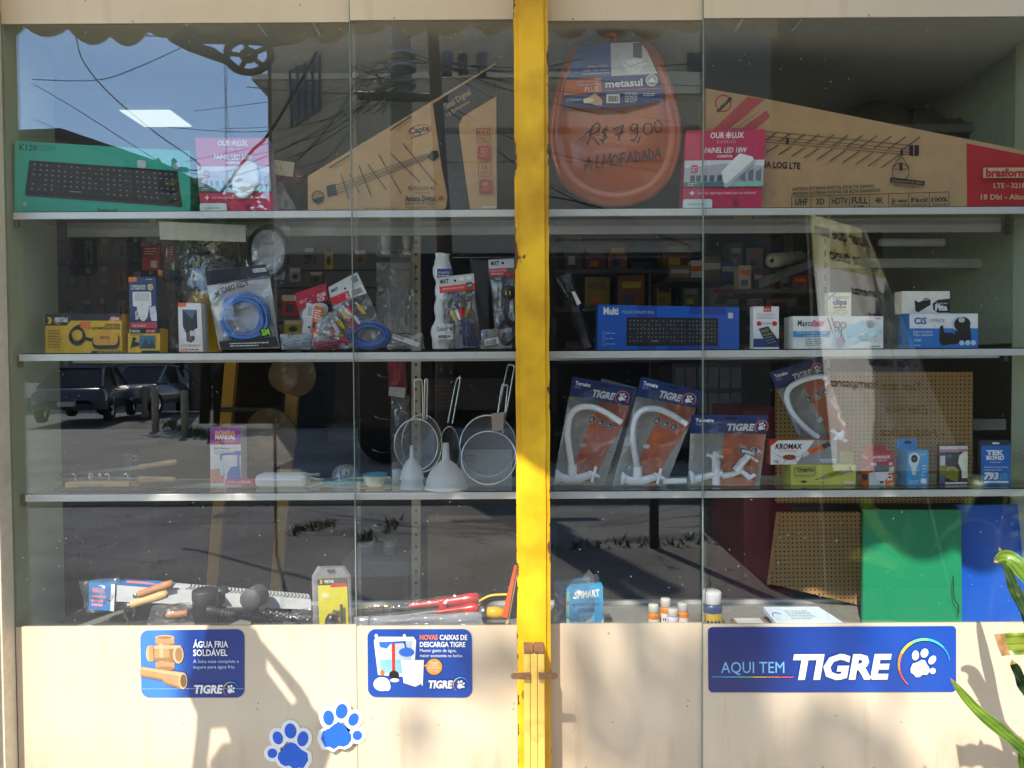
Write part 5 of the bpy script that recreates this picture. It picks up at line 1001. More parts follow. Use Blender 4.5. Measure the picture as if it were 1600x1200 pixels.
# ================================================================== middle shelf, right bay
t = thing('sealed_bag', 'dark shiny narrow bag leaning against the yellow post', 'bag', at(910, 543, .09)); mb = MB(); DB_ = M((30, 30, 31), .22, bump=.8, scale=22)
bag(mb, [(868, 432), (892, 426), (930, 541), (912, 545)], .1, .022, DB_, 12, 24, 31, .01); mb.build('film', t)
mb = MB(); c = Card(mb, [(893, 456), (898, 455), (908, 474), (902, 477)], .068); c.body(.001, WHITE); mb.build('label', t)
MBL = M((22, 88, 176), .35, var=.03)
def art(c):
    MK = M((22, 64, 150), .35)
    c.rect(62, 0, 92, 67, MK); c.rect(142, 0, 200, 12, MK); c.rect(108, 60, 190, 67, MK)
    c.text('Multi', 9, 14, 10, WHITE, w=23, bold=.035); c.text('TECLADO COMPACTO TF100', 38, 12.5, 4.4, M((170, 200, 230), .4), w=49)
    keyboard(c, R4(45, 18, 188, 61), 6, 20, .65, KB_B, KB_K, KB_L)
    c.rrect(203, 9, 211, 18, 1, LGREY)
    for k in range(3): c.arc(10, 42 + k * 8, 2.6, .8, 0, 360, [M((120, 170, 220), .4)]); c.lines_of_print(14, 41.5 + k * 8, 13, 1, 2, M((140, 190, 235), .4), 1.2, k)
pack('keyboard_box', 'blue box with black keyboard picture, between sealed bag and calculator', 'box', [(934, 476), (1155, 480), (1155, 543), (933, 543)], [.055, .075, .075, .055], .06, MBL, art, Z2, W=221, H=67)
def art(c):
    c.rect(0, 0, 40, 65, WHITE); c.rect(16, 0, 28, 8, RED); c.text('brw', 18, 6, 4, WHITE, w=8); c.text('CALCULADORA', 6, 14, 3.4, GREY, w=28); c.text('ELETRÔNICA', 6, 19, 3.4, GREY, w=28); c.ell(9, 26, 4, 3.6, RED); c.ell(33, 26, 4, 3.6, RED); c.text('de bolso', 15, 27, 3, BLK, w=13, shear=.3)
    c.rect(0, 49, 40, 62, M((34, 54, 120), .4)); c.poly([(8, 34), (23, 30), (39, 52), (26, 62), (20, 58)], M((40, 42, 46), .35)); c.poly([(10, 36), (22, 33), (25, 38), (13, 41)], M((96, 110, 104), .3))
    c.l += 1
    for i in range(4):
        for j in range(4): c.l -= 1; u = 15 + i * 3.6 + j * 2.3; v = 43 - i * .9 + j * 4; c.rect(u, v, u + 2.4, v + 2.2, M((170, 150, 70), .4) if j == 0 else M((100, 130, 160), .4))
pack('calculator_box', 'small white box with a pocket calculator picture', 'box', R4(1177, 479, 1216, 544), .06, .03, WHITE, art, Z2)
def art(c):
    c.text('Maxcril', 7, 15, 9, M((40, 44, 60), .4), w=28, bold=.02, shear=.1); c.poly([(30, 8), (50, 8), (46, 16), (27, 16)], M((226, 130, 160), .4)); c.text('cril', 30, 15, 7.5, M((220, 90, 130), .4), w=15); c.poly([(0, 23), (59, 23), (57, 32), (0, 32)], M((60, 150, 200), .4))
    c.text('Porta Caneta-Clips', 6, 27, 3.6, WHITE, w=46, shear=.2); c.text('e Lembretes', 17, 31.3, 3.6, WHITE, w=28, shear=.2); c.lines_of_print(19, 35, 28, 4, 3, GREY, 1)
    AQ = M((150, 205, 220), .25); c.poly([(60, 46), (64, 22), (80, 12), (82, 44), (74, 50)], AQ); c.poly([(82, 18), (110, 6), (112, 22), (84, 36)], AQ); c.poly([(82, 36), (138, 20), (138, 28), (84, 47)], M((180, 220, 230), .25)); c.ell(121, 12, 9, 6, M((110, 160, 176), .3)); c.poly([(112, 12), (130, 12), (129, 24), (113, 26)], AQ); c.ell(121, 14, 6, 5, M((80, 110, 116), .3))
    for a, b_ in (((62, 26), (54, 4)), ((66, 24), (60, 2)), ((72, 26), (66, 12))): c.line([a, b_], 1.8, M((150, 100, 130), .4))
    c.arc(68, 13, 4.5, 1.4, 0, 360, [DGREY]); c.arc(78, 14, 4.5, 1.4, 0, 360, [DGREY]); c.line([(71, 17), (80, 40)], 1.6, DGREY); c.line([(76, 18), (72, 40)], 1.6, DGREY); c.poly([(66, 34), (76, 32), (78, 46), (68, 48)], M((180, 130, 160), .4)); c.lines_of_print(118, 46, 18, 1, 3, BLK, 1.2); c.lines_of_print(128, 3, 8, 1, 3, RED, 1.2)
pack('desk_organiser_box', 'white box showing clear desk organiser with scissors', 'box', R4(1239, 494, 1380, 544), .06, .07, M((232, 230, 220), .4), art, Z2)
zt = at(1310, 494, .075).z
def art(c):
    c.rect(0, 0, 36, 37, M((226, 222, 190), .4)); c.poly([(0, 8), (10, 0), (14, 0), (0, 12)], M((80, 150, 200), .4)); c.arc(10, 8, 2.5, 1, 0, 360, [BLK]); c.text('BACCHI', 15, 10, 4, DGREY, w=17); c.text('clips', 7, 19, 8, M((30, 60, 130), .4), w=22, bold=.05); c.rect(8, 22, 28, 25, M((190, 110, 60), .4)); c.lines_of_print(10, 28, 18, 1, 3, GREY, 1); c.line([(4, 34), (12, 31), (22, 35), (30, 30)], .8, GREY)
pack('clips_box', 'little cream paper clips box on top of organiser box', 'box', R4(1294, 457, 1329, 494), .075, .025, M((226, 222, 190), .4), art, zt)
def art(c):
    c.rect(0, 0, 107, 54, WHITE); c.rect(0, 23, 107, 54, M((40, 120, 196), .35)); c.text('CiS', 7, 16, 9.5, M((30, 90, 170), .4), w=20, bold=.04); c.text('OFFICE', 31, 13.5, 5, DGREY, w=24); c.text('Suporte para', 6, 30, 4, WHITE, w=30); c.text('Fitas adesivas', 6, 35, 4, WHITE, w=30); c.rrect(6, 39, 19, 44, 1, M((90, 160, 215), .4)); c.text('S-60', 9, 43, 3, WHITE, w=8); c.lines_of_print(7, 49, 10, 1, 3, WHITE, 1)
    c.poly([(47, 20), (52, 18), (54, 30), (66, 30), (70, 34), (72, 22), (94, 16), (96, 40), (86, 46), (50, 50), (46, 44)], BLK); c.ell(82, 16, 13, 11, BLK); c.ell(77, 16, 12, 11, M((200, 206, 210), .3)); c.ell(80, 17, 11, 11, BLK); c.ell(81, 10, 5, 4, LGREY)
    for u in (81, 90, 99): c.ell(u, 46, 4, 4, M((200, 220, 236), .4))
pack('tape_dispenser_box', 'blue and white box with a large black tape dispenser', 'box', R4(1421, 490, 1527, 544), .055, .06, M((60, 130, 190), .4), art, Z2)
zt = at(1450, 490, .07).z
def art(c):
    c.rect(0, 0, 75, 36, M((228, 222, 206), .4)); c.poly([(20, 14), (26, 18), (40, 12), (45, 14), (45, 22), (26, 34), (21, 32)], BLK); c.ell(38, 13, 4, 2.4, GREY); c.poly([(56, 14), (75, 12), (75, 35), (56, 35), (49, 30), (48, 20)], BLK); c.text('Fita', 52, 31, 9, WHITE, w=19, bold=.05); c.text('Suporte para', 53, 21, 3, WHITE, w=18)
pack('tape_holder_box', 'cream box with small black tape holder stacked on blue one', 'box', R4(1409, 455, 1484, 491), .07, .04, M((222, 208, 180), .5), art, zt)

# ================================================================== bottom shelf, left bay
def art(c):
    c.rect(0, 0, 48, 26, M((140, 40, 130), .4)); c.text('BOMBA', 8, 12, 6.5, M((236, 150, 50), .4), w=32, bold=.04); c.text('MANUAL', 8, 18, 5.6, WHITE, w=32, bold=.05); c.text('DE PRESSÃO', 8, 23, 3.4, M((236, 130, 60), .4), w=32, bold=.03)
    c.text('Fácil Manuseio', 6, 33, 3, DGREY, w=26); c.lines_of_print(6, 36, 34, 2, 3, GREY, 1); BB = M((54, 110, 180), .35)
    c.poly([(26, 86), (26, 70), (32, 60), (46, 58), (48, 86)], BB); c.line([(17, 48), (17, 42), (22, 40), (44, 40), (44, 58)], 3, BB); c.poly([(38, 36), (48, 36), (48, 42), (38, 42)], BB); c.poly([(0, 64), (14, 62), (22, 68), (20, 84), (0, 84)], M((200, 130, 110), .5)); c.poly([(16, 52), (20, 52), (21, 72), (16, 72)], M((190, 206, 222), .3)); c.text('10L', 4, 84, 3, DGREY)
pack('pump_box', 'upright white and purple box showing a blue water pump', 'box', [(328, 668), (376, 667), (377, 754), (329, 757)], .13, .05, M((214, 206, 206), .4), art, Z3, W=48, H=88)
mb = MB(); c = Card(mb, [(352, 749), (396, 749), (396, 757), (352, 758)], .1, 44, 8); c.body(.012, M((206, 50, 100), .4)); c.text('OFERTA ESPECIAL', 2, 6, 4, WHITE, w=38); tag(mb.build('label_strip'), 'narrow pink printed strip lying at the foot of pump box', 'strip')
HW = wood_mat((196, 150, 96), (222, 184, 132)); HW2 = wood_mat((170, 112, 70), (196, 140, 92))
def handle(mb, a, b_, r, mat, n=14):
    a, b_ = Vector(a), Vector(b_); d = (b_ - a); L = d.length; mb.lathe([(0, 0), (r * .8, 0), (r, L * .06), (r * .88, L * .35), (r * 1.05, L * .75), (r * .95, L * .95), (0, L)], a, d, mat, n)
t = thing('hand_saw', 'narrow steel blade with pale wooden handle, upper of two tools', 'saw', at(160, 750, .2)); mb = MB(); p = [at(84, 745, .22), at(84, 741, .22), at(222, 727, .2), at(222, 733, .2)]
for q in p: q.z += 0
mb.prism(p, (0, .002, 0), STEEL); mb.build('blade', t); mb = MB(); handle(mb, at(217, 730, .2), at(277, 721, .19), .0085, HW); mb.build('handle', t)
t = thing('screwdriver', 'thin steel rod tool with pale wooden handle, lower one', 'screwdriver', at(160, 757, .17)); mb = MB(); mb.tube([at(90, 750, .19), at(150, 746, .18), at(218, 748, .17)], .004, STEEL); mb.build('shaft', t); mb = MB(); handle(mb, at(216, 748, .17), at(276, 750, .17), .0095, HW); mb.build('handle', t)
t = thing('hook_rack', 'pale wooden block rack carrying upright steel hooks', 'rack', Vector((at(155, 762, .1).x, .1, Z3)))
mb = MB(); a, b_ = at(104, 762, .09).x, at(205, 762, .09).x; mb.box(a, b_, .08, .11, Z3 + .001, Z3 + .022, HW, .003); mb.build('block', t)
for px in (118, 145, 171, 200):
    mb = MB(); x = at(px, 762, .1).x; zt = at(px, 742, .1).z; mb.tube([(x, .1, Z3 + .02), (x, .1, zt), (x - .006, .1, zt + .004), (x - .012, .1, zt)], .0022, CHROME); mb.build('hook', t)
mb = MB(); x = at(218, 760, .1).x; mb.box(at(206, 762, .09).x, at(219, 762, .09).x, .085, .105, Z3 + .001, Z3 + .018, HW2, .002); mb.build('end_block', t)
t = thing('padlock', 'dark brass padlock standing behind the saw handle', 'padlock', Vector((at(200, 750, .24).x, .24, Z3)))
mb = MB(); x0, x1 = at(192, 720, .24).x, at(208, 720, .24).x; mb.box(x0, x1, .235, .25, at(200, 730, .24).z, at(200, 709, .24).z, M((60, 52, 40), .35, .6), .003); mb.build('body', t); mb = MB(); mb.tube([at(208, 712, .24), at(216, 713, .24), at(218, 719, .24), at(208, 720, .24)], .004, M((150, 130, 80), .3, .8)); mb.build('shackle', t)
mb = MB(); mb.box(x0 + .004, x1 - .004, .236, .252, Z3, at(200, 730, .24).z, M((40, 40, 44), .5)); mb.build('stand', t)
for px, py, lab in ((140, 746, 'shiny steel ball catch left of the other among the hooks'), (156, 742, 'shiny steel ball catch right of the other among the hooks')):
    t = thing('ball_catch', lab, 'ball catch', at(px, py, .14)); mb = MB(); c0 = at(px, py, .14); mb.lathe([(.007 * math.sin(k * math.pi / 8), -.007 * math.cos(k * math.pi / 8)) for k in range(9)], c0, (0, 0, 1), CHROME, 14); mb.build('ball', t); mb = MB(); mb.tube([Vector((c0.x, c0.y, Z3)), c0], .003, CHROME); mb.build('stem', t)
mb = MB(); a = at(240, 762, .1); mb.prism([Vector((at(88, 764, .06).x, .05, Z3 + .002)), Vector((at(230, 764, .06).x, .05, Z3 + .002)), Vector((at(330, 752, .2).x, .2, Z3 + .002)), Vector((at(300, 752, .2).x, .2, Z3 + .002))], (0, 0, .006), M((80, 70, 62), .5)); tag(mb.build('metal_strip'), 'flat dark strip lying on the shelf below the handles', 'strip')
def frosted():
    m, n, b = newmat('frosted_plastic'); b.inputs['Base Color'].default_value = (.80, .81, .80, 1); b.inputs['Roughness'].default_value = .38
    tl = n.nodes.new('ShaderNodeBsdfTranslucent'); tl.inputs[0].default_value = (.85, .86, .85, 1); mx = n.nodes.new('ShaderNodeMixShader'); mx.inputs[0].default_value = .4
    n.links.new(b.outputs[0], mx.inputs[1]); n.links.new(tl.outputs[0], mx.inputs[2]); n.links.new(mx.outputs[0], n.nodes['Material Output'].inputs[0]); return m
FRO = frosted()
mb = MB(); x0, x1 = at(402, 755, .12).x, at(482, 755, .12).x; mb.box(x0, x1, .09, .16, Z3 + .001, Z3 + .038, FRO, .013); mb.tube([(x0 + .01, .088, Z3 + .024), (x1 - .01, .088, Z3 + .024)], .004, WPLAS); tag(mb.build('plastic_container'), 'rounded white plastic container lying beside pink strip', 'container')
for pts, y, r, m_, nm, lab in (([(476, 744), (505, 750), (540, 752), (560, 758)], .2, .0035, M((214, 206, 176), .5), 'skewer', 'pale thin stick nearest the rear of the bottom shelf'), ([(480, 756), (520, 754), (548, 748), (610, 746)], .17, .003, M((214, 206, 176), .5), 'skewer', 'longest pale thin stick running behind the measuring bowl'), ([(482, 742), (500, 741)], .2, .006, STEEL, 'metal_ferrule', 'short grey metal ferrule beside the white container')):
    mb = MB(); ptube(mb, pts, y, r, m_, smooth=6 if len(pts) > 2 else 0); tag(mb.build(nm), lab, 'stick')
# citrus squeezer
t = thing('citrus_squeezer', 'clear slotted dome juicer with teal rim', 'juicer', at(540, 750, .2)); mb = MB(); c0 = at(540, 750, .2); DOME = film_mat('clear_plastic', haze=.25, gl_lo=.08, scale=6)
mb.lathe([(.042, 0), (.041, .02), (.034, .036), (.02, .046), (0, .048)], c0, (0, 0, 1), DOME, 26); mb.build('dome', t)
mb = MB(); mb.lathe([(.04, -.012), (.072, -.004), (.074, .002), (.042, .004)], c0, (0, 0, 1), M((70, 150, 160), .35), 30); mb.tube([c0 + Vector((.06, 0, 0)), c0 + Vector((.11, -.01, -.002))], .005, M((70, 150, 160), .35)); mb.lathe([(.03, -.02), (.045, -.008), (.0, -.008)], c0, (0, 0, 1), DOME, 24); mb.build('rim', t)
for k in range(4):
    mb = MB(); a = -2.2 + k * .45; p = c0 + Vector((math.cos(a) * .0385, math.sin(a) * .0385, .026)); mb.tube([p - Vector((0, 0, .006)), p + Vector((-math.cos(a) * .003, -math.sin(a) * .003, .007))], .002, BLK); mb.build('slot', t)
t = thing('measuring_bowl', 'small cream bowl with a teal inner cup', 'bowl', Vector((at(586, 765, .1).x, .1, Z3))); c0 = t.location; mb = MB(); mb.lathe([(0, .001), (.018, .001), (.024, .006), (.033, .022), (.035, .034), (.0335, .036), (.031, .03)], c0, (0, 0, 1), M((222, 218, 188), .35), 28); mb.build('bowl', t)
mb = MB(); mb.lathe([(.036, .034), (.037, .038), (.034, .040), (.029, .026), (.0, .02)], c0, (0, 0, 1), M((60, 140, 160), .3), 28); mb.build('cup', t)
# funnels
def funnel(px, Y, r, h, lab, double=False):
    x = at(px, 765, Y).x; c0 = Vector((x, Y, Z3 + .001)); t = thing('funnel', lab, 'funnel', c0, 'white plastic funnels on the bottom shelf')
    if double: mb = MB(); mb.lathe([(r * 1.04, 0), (r * 1.04, .006), (r * .98, .008), (r * .9, .03), (r * .86, .034)], c0, (0, 0, 1), FRO, 30); mb.build('lower_funnel', t); b0 = c0 + Vector((0, 0, .026))
    else: b0 = c0
    mb = MB(); mb.lathe([(r * 1.05, 0), (r * 1.05, .004), (r, .006), (r * .93, h * .2), (r * .78, h * .36), (r * .5, h * .52), (r * .28, h * .6), (r * .2, h * .63), (r * .15, h), (r * .11, h), (r * .14, h * .63)], b0, (0, 0, 1), FRO, 32); mb.build('cone', t)
funnel(644, .07, .034, .098, 'smaller stacked pair of white funnels beside cream bowl', True); funnel(697, .06, .060, .132, 'larger white funnel standing upside down')
MESH_ = film_mat('wire_mesh', haze=.16, tint=(.78, .78, .78), gl_lo=.02, gl_hi=.12, scale=90)
def sieve(cx, cy_, r, Y, hpts, lab, ry=None, tilt=.0, dark=False):
    ry = ry or r; p = at(cx, cy_, Y); t = thing('sieve', lab, 'sieve', Vector((p.x, Y, Z3)), 'wire sieves leaning on the bottom shelf'); N = 44; k_ = px_m(Y)
    def ring(f, dy): return [Vector((p.x + math.cos(a) * r * f * k_, Y + dy + tilt * math.sin(a) * ry * f * k_, p.z + math.sin(a) * ry * f * k_)) for a in [2 * math.pi * i / N for i in range(N)]]
    mb = MB(); A = [ring(1, 0), ring(1.0, -.012), ring(.955, -.013), ring(.95, 0)]; vs = [q for R in A for q in R]
    mb.add(vs, [[i * N + k, i * N + (k + 1) % N, (i + 1) * N + (k + 1) % N, (i + 1) * N + k] for i in range(3) for k in range(N)], CHROME, True); mb.build('rim', t)
    mb = MB(); B = [ring(.95, 0), ring(.8, .014), ring(.55, .026), ring(.25, .032), ring(.02, .034)]; vs = [q for R in B for q in R]
    mb.add(vs, [[i * N + k, i * N + (k + 1) % N, (i + 1) * N + (k + 1) % N, (i + 1) * N + k] for i in range(4) for k in range(N)], M((70, 70, 70), .5, .4) if dark else MESH_, True); mb.build('mesh_bowl', t)
    mb = MB(); ptube(mb, hpts, Y - .004, .0026, CHROME, smooth=5); mb.build('wire_handle', t)
sieve(651, 694, 35, .16, [(648, 655), (648, 600), (651, 593), (656, 593), (660, 600), (661, 655)], 'small fine sieve behind the stacked funnels', 41)
sieve(660, 692, 32, .20, [(663, 655), (664, 600), (665, 593), (668, 598), (667, 655)], 'small sieve tucked behind the first small one', 46)
sieve(703, 703, 16, .20, [(700, 660), (712, 600), (716, 591), (719, 594), (707, 662)], 'narrow dark skimmer behind the larger funnel', 38, dark=True)
sieve(763, 696, 45, .17, [(778, 650), (792, 578), (797, 570), (802, 572), (803, 578), (790, 652)], 'large sieve with long looped handle near yellow post', 49)
sieve(764, 714, 44, .11, [(774, 676), (784, 606), (788, 603), (793, 607), (786, 676)], 'large tilted sieve in front of the other large one', 41, tilt=.35)
mb = MB(); c = Card(mb, [(768, 646), (788, 644), (786, 672), (769, 674)], .10); c.body(.002, M((170, 150, 130), .6)); tag(mb.build('price_tag'), 'brown blank paper tag tied to the large sieves', 'tag')
mb = MB(); c = Card(mb, [(716, 704), (800, 702), (800, 744), (722, 746)], .235, base=Z3); c.body(.01, M((206, 206, 200), .5))
for k in range(4): c.line([(8, 8 + k * 3), (26, 8 + k * 3)], 1, DGREY)
tag(mb.build('flat_carton'), 'white carton with black lines behind the large sieves', 'carton')
mb = MB(); mb.lathe([(0, 0), (.014, 0), (.014, .035), (.011, .04), (0, .04)], Vector((at(620, 755, .19).x, .19, Z3)), (0, 0, 1), FRO, 18); tag(mb.build('plastic_cup'), 'tiny frosted cup between bowl and stacked funnels', 'cup')

# ================================================================== bottom shelf, right bay
TO = M((228, 104, 34), .4, var=.06); TN = M((26, 50, 102), .35); TGR = M((178, 176, 166), .45)
ICON = M((40, 48, 70), .4)
def tigre_head(c, W, H, hv, sub='Grifo', tx=.36, tw=.36):
    c.poly([(0, 0), (W, 0), (W, hv), (0, hv)], TN); c.text('Torneira', W * .06, hv * .38, hv * .18, WHITE, w=W * .24, bold=.04); c.text(sub, W * .06, hv * .56, hv * .14, M((150, 170, 205), .4), w=W * .1)
    c.text('TIGRE', W * tx, hv * .82, hv * .34, WHITE, w=W * tw, bold=.04, shear=.15); pr = hv * .26; px = W * (tx + tw) + pr * 1.5
    c.arc(px, hv * .62, pr * 1.35, 1.5, 130, 400, [M((220, 120, 60), .4)]); paw(c, px, hv * .6, pr, WHITE); c.rrect(W * .45, hv * .12, W * .6, hv * .22, 1.5, BLK)
def tbag(label, q, Y, hv, W, H, art, tubes, Z=None, seed=1, sub='Grifo', tx=.36):
    p = [at(*a, Y) for a in q]; b0 = (p[2] + p[3]) / 2; t = thing('tap_bag', label, 'tap bag', b0, 'bags with white plastic taps')
    mb = MB(); c = Card(mb, q, Y + .022, W, H); c.body(.0015, TGR); art(c); mb.build('insert_card', t)
    mb = MB(); tubes(mb); mb.build('tap', t)
    mb = MB(); bag(mb, q, Y, .022, FILM_T, seed=seed); mb.build('film', t)
    mb = MB(); c = Card(mb, [q[0], q[1], bilin(q, 1, hv / H), bilin(q, 0, hv / H)], Y - .008, W, hv); c.body(.001, TN); tigre_head(c, W, H, hv, sub, tx); mb.build('printed_header', t)
TAPM = M((240, 240, 240), .28, var=.02)
def icons(c, pts, r):
    for u, v in pts: c.ell(u, v, r, r, WHITE); c.ell(u, v, r * .86, r * .86, ICON); c.arc(u, v, r * .45, r * .18, 20, 300, [WHITE]); c.rect(u - r * .25, v - r * .1, u + r * .25, v + r * .4, WHITE)
def art1(c): c.poly([(50, 30), (98, 30), (98, 60), (84, 110), (78, 160), (30, 160), (38, 90)], TO); icons(c, [(44, 60), (59, 63), (74, 66)], 6.5); c.poly([(34, 99), (45, 99), (45, 105), (34, 105)], M((226, 214, 210), .4))
def tub1(dx, dy):
    def f(mb):
        Y = .075; S = lambda pts: [(a + dx, b_ + dy) for a, b_ in pts]
        ptube(mb, S([(895, 736), (889, 700), (887, 672), (892, 648), (905, 637), (925, 636), (945, 644), (963, 655), (971, 660)]), Y, [.0125] * 1 + [.0085] * 100 if False else .0092, TAPM, 12)
        ptube(mb, S([(894, 745), (894, 726)]), Y, .0135, TAPM, 12, 0); ptube(mb, S([(874, 745), (884, 748), (905, 747), (922, 742), (928, 741)]), Y, [.013, .012, .0125, .011, .010], TAPM, 12, 0)
        mb.lathe([(0, 0), (.019, 0), (.02, .006), (.014, .012), (.01, .02)], at(868 + dx, 744 + dy, Y), (1, 0, -.08), TAPM, 18)
        for a in (-70, 20, 110, 200): r = R_(a); ptube(mb, S([(928, 741), (928 + math.cos(r) * 9, 741 + math.sin(r) * 13)]), Y - .012, .0045, TAPM, 8, 0)
        mb.lathe([(0, 0), (.009, 0), (.009, .012), (0, .014)], at(927 + dx, 741 + dy, Y), (0, -1, 0), TAPM, 12)
    return f
tbag('tap bag with tall white curved spout, nearest the yellow post', [(895, 588), (993, 607), (944, 757), (864, 757)], .085, 30, 98, 165, art1, tub1(0, 0), seed=41)
tbag('tap bag with tall white curved spout, standing in the middle', [(1002, 588), (1098, 611), (1040, 759), (957, 759)], .078, 30, 98, 165, art1, tub1(102, 3), seed=43)
def art3(c): c.poly([(56, 20), (122, 20), (120, 60), (112, 108), (50, 108)], TO); icons(c, [(88, 56), (106, 56)], 6.8)
def tub3(mb):
    Y = .075; P = lambda pts, r, n=10, s_=0: ptube(mb, pts, Y, r, TAPM, n, s_)
    P([(1082, 750), (1100, 745), (1118, 741), (1128, 739)], [.012, .010, .0105, .011]); mb.lathe([(0, 0), (.019, 0), (.02, .005), (.012, .012)], at(1078, 746, Y), (1, 0, .1), TAPM, 18); P([(1036, 752), (1072, 751)], .008); P([(1119, 757), (1119, 722), (1117, 715)], [.012, .0125, .01]); P([(1117, 716), (1117, 706)], .006)
    P([(1104, 711), (1117, 713), (1130, 714)], .0042); P([(1112, 716), (1122, 709)], .0042)
    P([(1128, 744), (1145, 741), (1158, 736), (1166, 742), (1172, 748)], [.0095, .0085, .0085, .008, .0085]); P([(1150, 736), (1160, 722), (1170, 712)], [.0125, .0115, .010]); P([(1170, 712), (1184, 721)], .004); P([(1160, 704), (1178, 709)], .004); P([(1170, 747), (1180, 742)], .006)
tbag('low wide tap bag with two crossed white taps', [(1080, 648), (1200, 649), (1187, 759), (1075, 759)], .08, 29, 122, 110, art3, tub3, seed=45, sub='Tanque', tx=.48)
def art4(c): c.poly([(44, 28), (92, 28), (92, 140), (50, 140), (52, 90)], TO); icons(c, [(43, 55), (60, 52), (76, 50)], 6); c.poly([(43, 88), (53, 84), (55, 90), (45, 94)], WHITE)
def tub4(mb): 
    Y = .17; ptube(mb, [(1278, 684), (1258, 668), (1238, 645), (1229, 622), (1234, 606), (1250, 596), (1268, 590), (1284, 588), (1290, 592)], Y, .0085, TAPM, 12)
    for a, b_ in (((1300, 672), (1322, 690)), ((1303, 688), (1318, 674))): ptube(mb, [a, b_], Y - .01, .006, TAPM, 8, 0)
    mb.lathe([(0, 0), (.012, 0), (.012, .02), (0, .02)], at(1310, 681, Y), (0, -1, 0), TAPM, 12)
tbag('tap bag tilted to the left behind the cockroach gel box', [(1202, 582), (1285, 556), (1334, 702), (1262, 712)], .19, 28, 92, 140, art4, tub4, seed=47)
mb = MB(); c = Card(mb, [(940, 591), (995, 606), (958, 757), (912, 757)], .16, 56, 160); c.body(.002, M((170, 172, 166), .5)); c.rrect(36, 4, 46, 8, 1.5, BLK); c.lines_of_print(30, 60, 20, 22, 4, DGREY, 1.2); c.rect(30, 128, 44, 140, M((190, 130, 130), .5)); tag(mb.build('backing_card'), 'grey card with fine print between the two tall tap bags', 'card')
def art(c):
    c.poly([(0, 0), (106, 0), (106, 40), (0, 40)], M((226, 222, 216), .4)); c.poly([(70, 0), (106, 0), (106, 40), (40, 40)], M((140, 140, 138), .45)); c.poly([(0, 0), (12, 0), (0, 10)], RED); c.text('KROMAX', 7, 14, 8, BLK, w=44, bold=.04, shear=.25); c.text('GEL MATA BARATAS', 13, 19, 3, ORANGE, w=30); c.text('10g', 5, 37, 4.5, BLK, w=8); c.ell(30, 28, 11, 4.5, M((130, 70, 34), .4)); c.line([(18, 28), (10, 24)], .6, BLK); c.line([(36, 31), (44, 36)], .7, M((90, 50, 30), .4)); c.line([(26, 31), (20, 37)], .7, M((90, 50, 30), .4))
    c.line([(40, 28), (52, 24)], 2, LGREY); c.line([(52, 24), (62, 19)], 7, LGREY); c.line([(62, 19), (84, 10)], 9, M((216, 104, 44), .4)); c.text('KROMAX', 66, 19, 3, BLK, w=16, ang=-22); c.line([(84, 10), (92, 6)], 8, DGREY); c.rect(78, 31, 104, 34, LGREY); c.rect(80, 35, 104, 37, LGREY)
zt = at(1270, 726, .085).z
def art2(c):
    c.poly([(0, 0), (102, 0), (102, 37), (0, 37)], M((196, 192, 92), .4)); c.line([(5, 4), (38, 4), (38, 19), (5, 19), (5, 4)], 1, M((60, 60, 30), .4)); c.text('TERMIFIN', 7, 14, 7.5, M((50, 54, 30), .4), w=29, bold=.03); c.text('GEL MATA FORMIGAS', 6, 23, 2.6, DGREY, w=30); c.line([(38, 28), (52, 23)], 1.4, DGREY); c.line([(50, 24), (58, 21)], 7, GREY); c.line([(56, 21), (82, 13)], 9, M((150, 146, 50), .4)); c.text('TERMIFIN', 60, 21, 3, BLK, w=18, ang=-18); c.line([(82, 13), (94, 9)], 6, GREY); c.line([(92, 4), (96, 14)], 2, DGREY); c.ell(20, 31, 5, 2, M((40, 26, 20), .4)); c.line([(15, 30), (12, 28)], .7, BLK); c.text('10g', 44, 34, 3, BLK, w=8); c.rect(84, 31, 99, 34, WHITE)
pack('ant_gel_box', 'olive yellow box with a syringe picture under another box', 'box', R4(1236, 726, 1337, 763), .085, .06, M((190, 186, 90), .4), art2, Z3, W=102, H=37)
pack('roach_gel_box', 'white and grey box with cockroach and orange syringe', 'box', R4(1204, 688, 1308, 725), .085, .05, M((206, 96, 60), .4), art, zt + .0005, W=106, H=40)
pack('ant_gel_box', 'second olive box standing behind the cockroach box stack', 'box', R4(1312, 707, 1333, 760), .15, .02, M((176, 172, 84), .4), None, Z3)
def lampbox(name, label, q0, q1, q2, Y, ys, base, left, right, artl, artr):   # a box turned so that two sides show
    mb = MB(); a, b_, d = at(q0[0], q0[1], Y + ys[0]), at(q1[0], q1[1], Y), at(q2[0], q2[1], Y + ys[1]); zt = b_.z
    for p in (a, d): p.z = zt
    lo = [Vector((p.x, p.y, base + .0005)) for p in (a, b_, d)]; e = a + (d - b_); el = lo[0] + (lo[2] - lo[1])
    mb.hexa([lo[1], lo[2], d, b_], [lo[0], el, e, a], right)
    c = Card(mb, None, 0, 100, 160, corners=[a, b_, lo[1], lo[0]]); artl(c); c = Card(mb, None, 0, 100, 160, corners=[b_, d, lo[2], lo[1]]); artr(c); return mb
def al(c): c.rect(0, 0, 100, 160, M((176, 34, 40), .4)); c.poly([(0, 90), (100, 60), (100, 160), (0, 160)], M((200, 96, 50), .4)); c.text('OUROLUX', 12, 30, 12, WHITE, w=70, bold=.03, ang=4); c.rect(20, 110, 80, 140, M((60, 60, 90), .4))
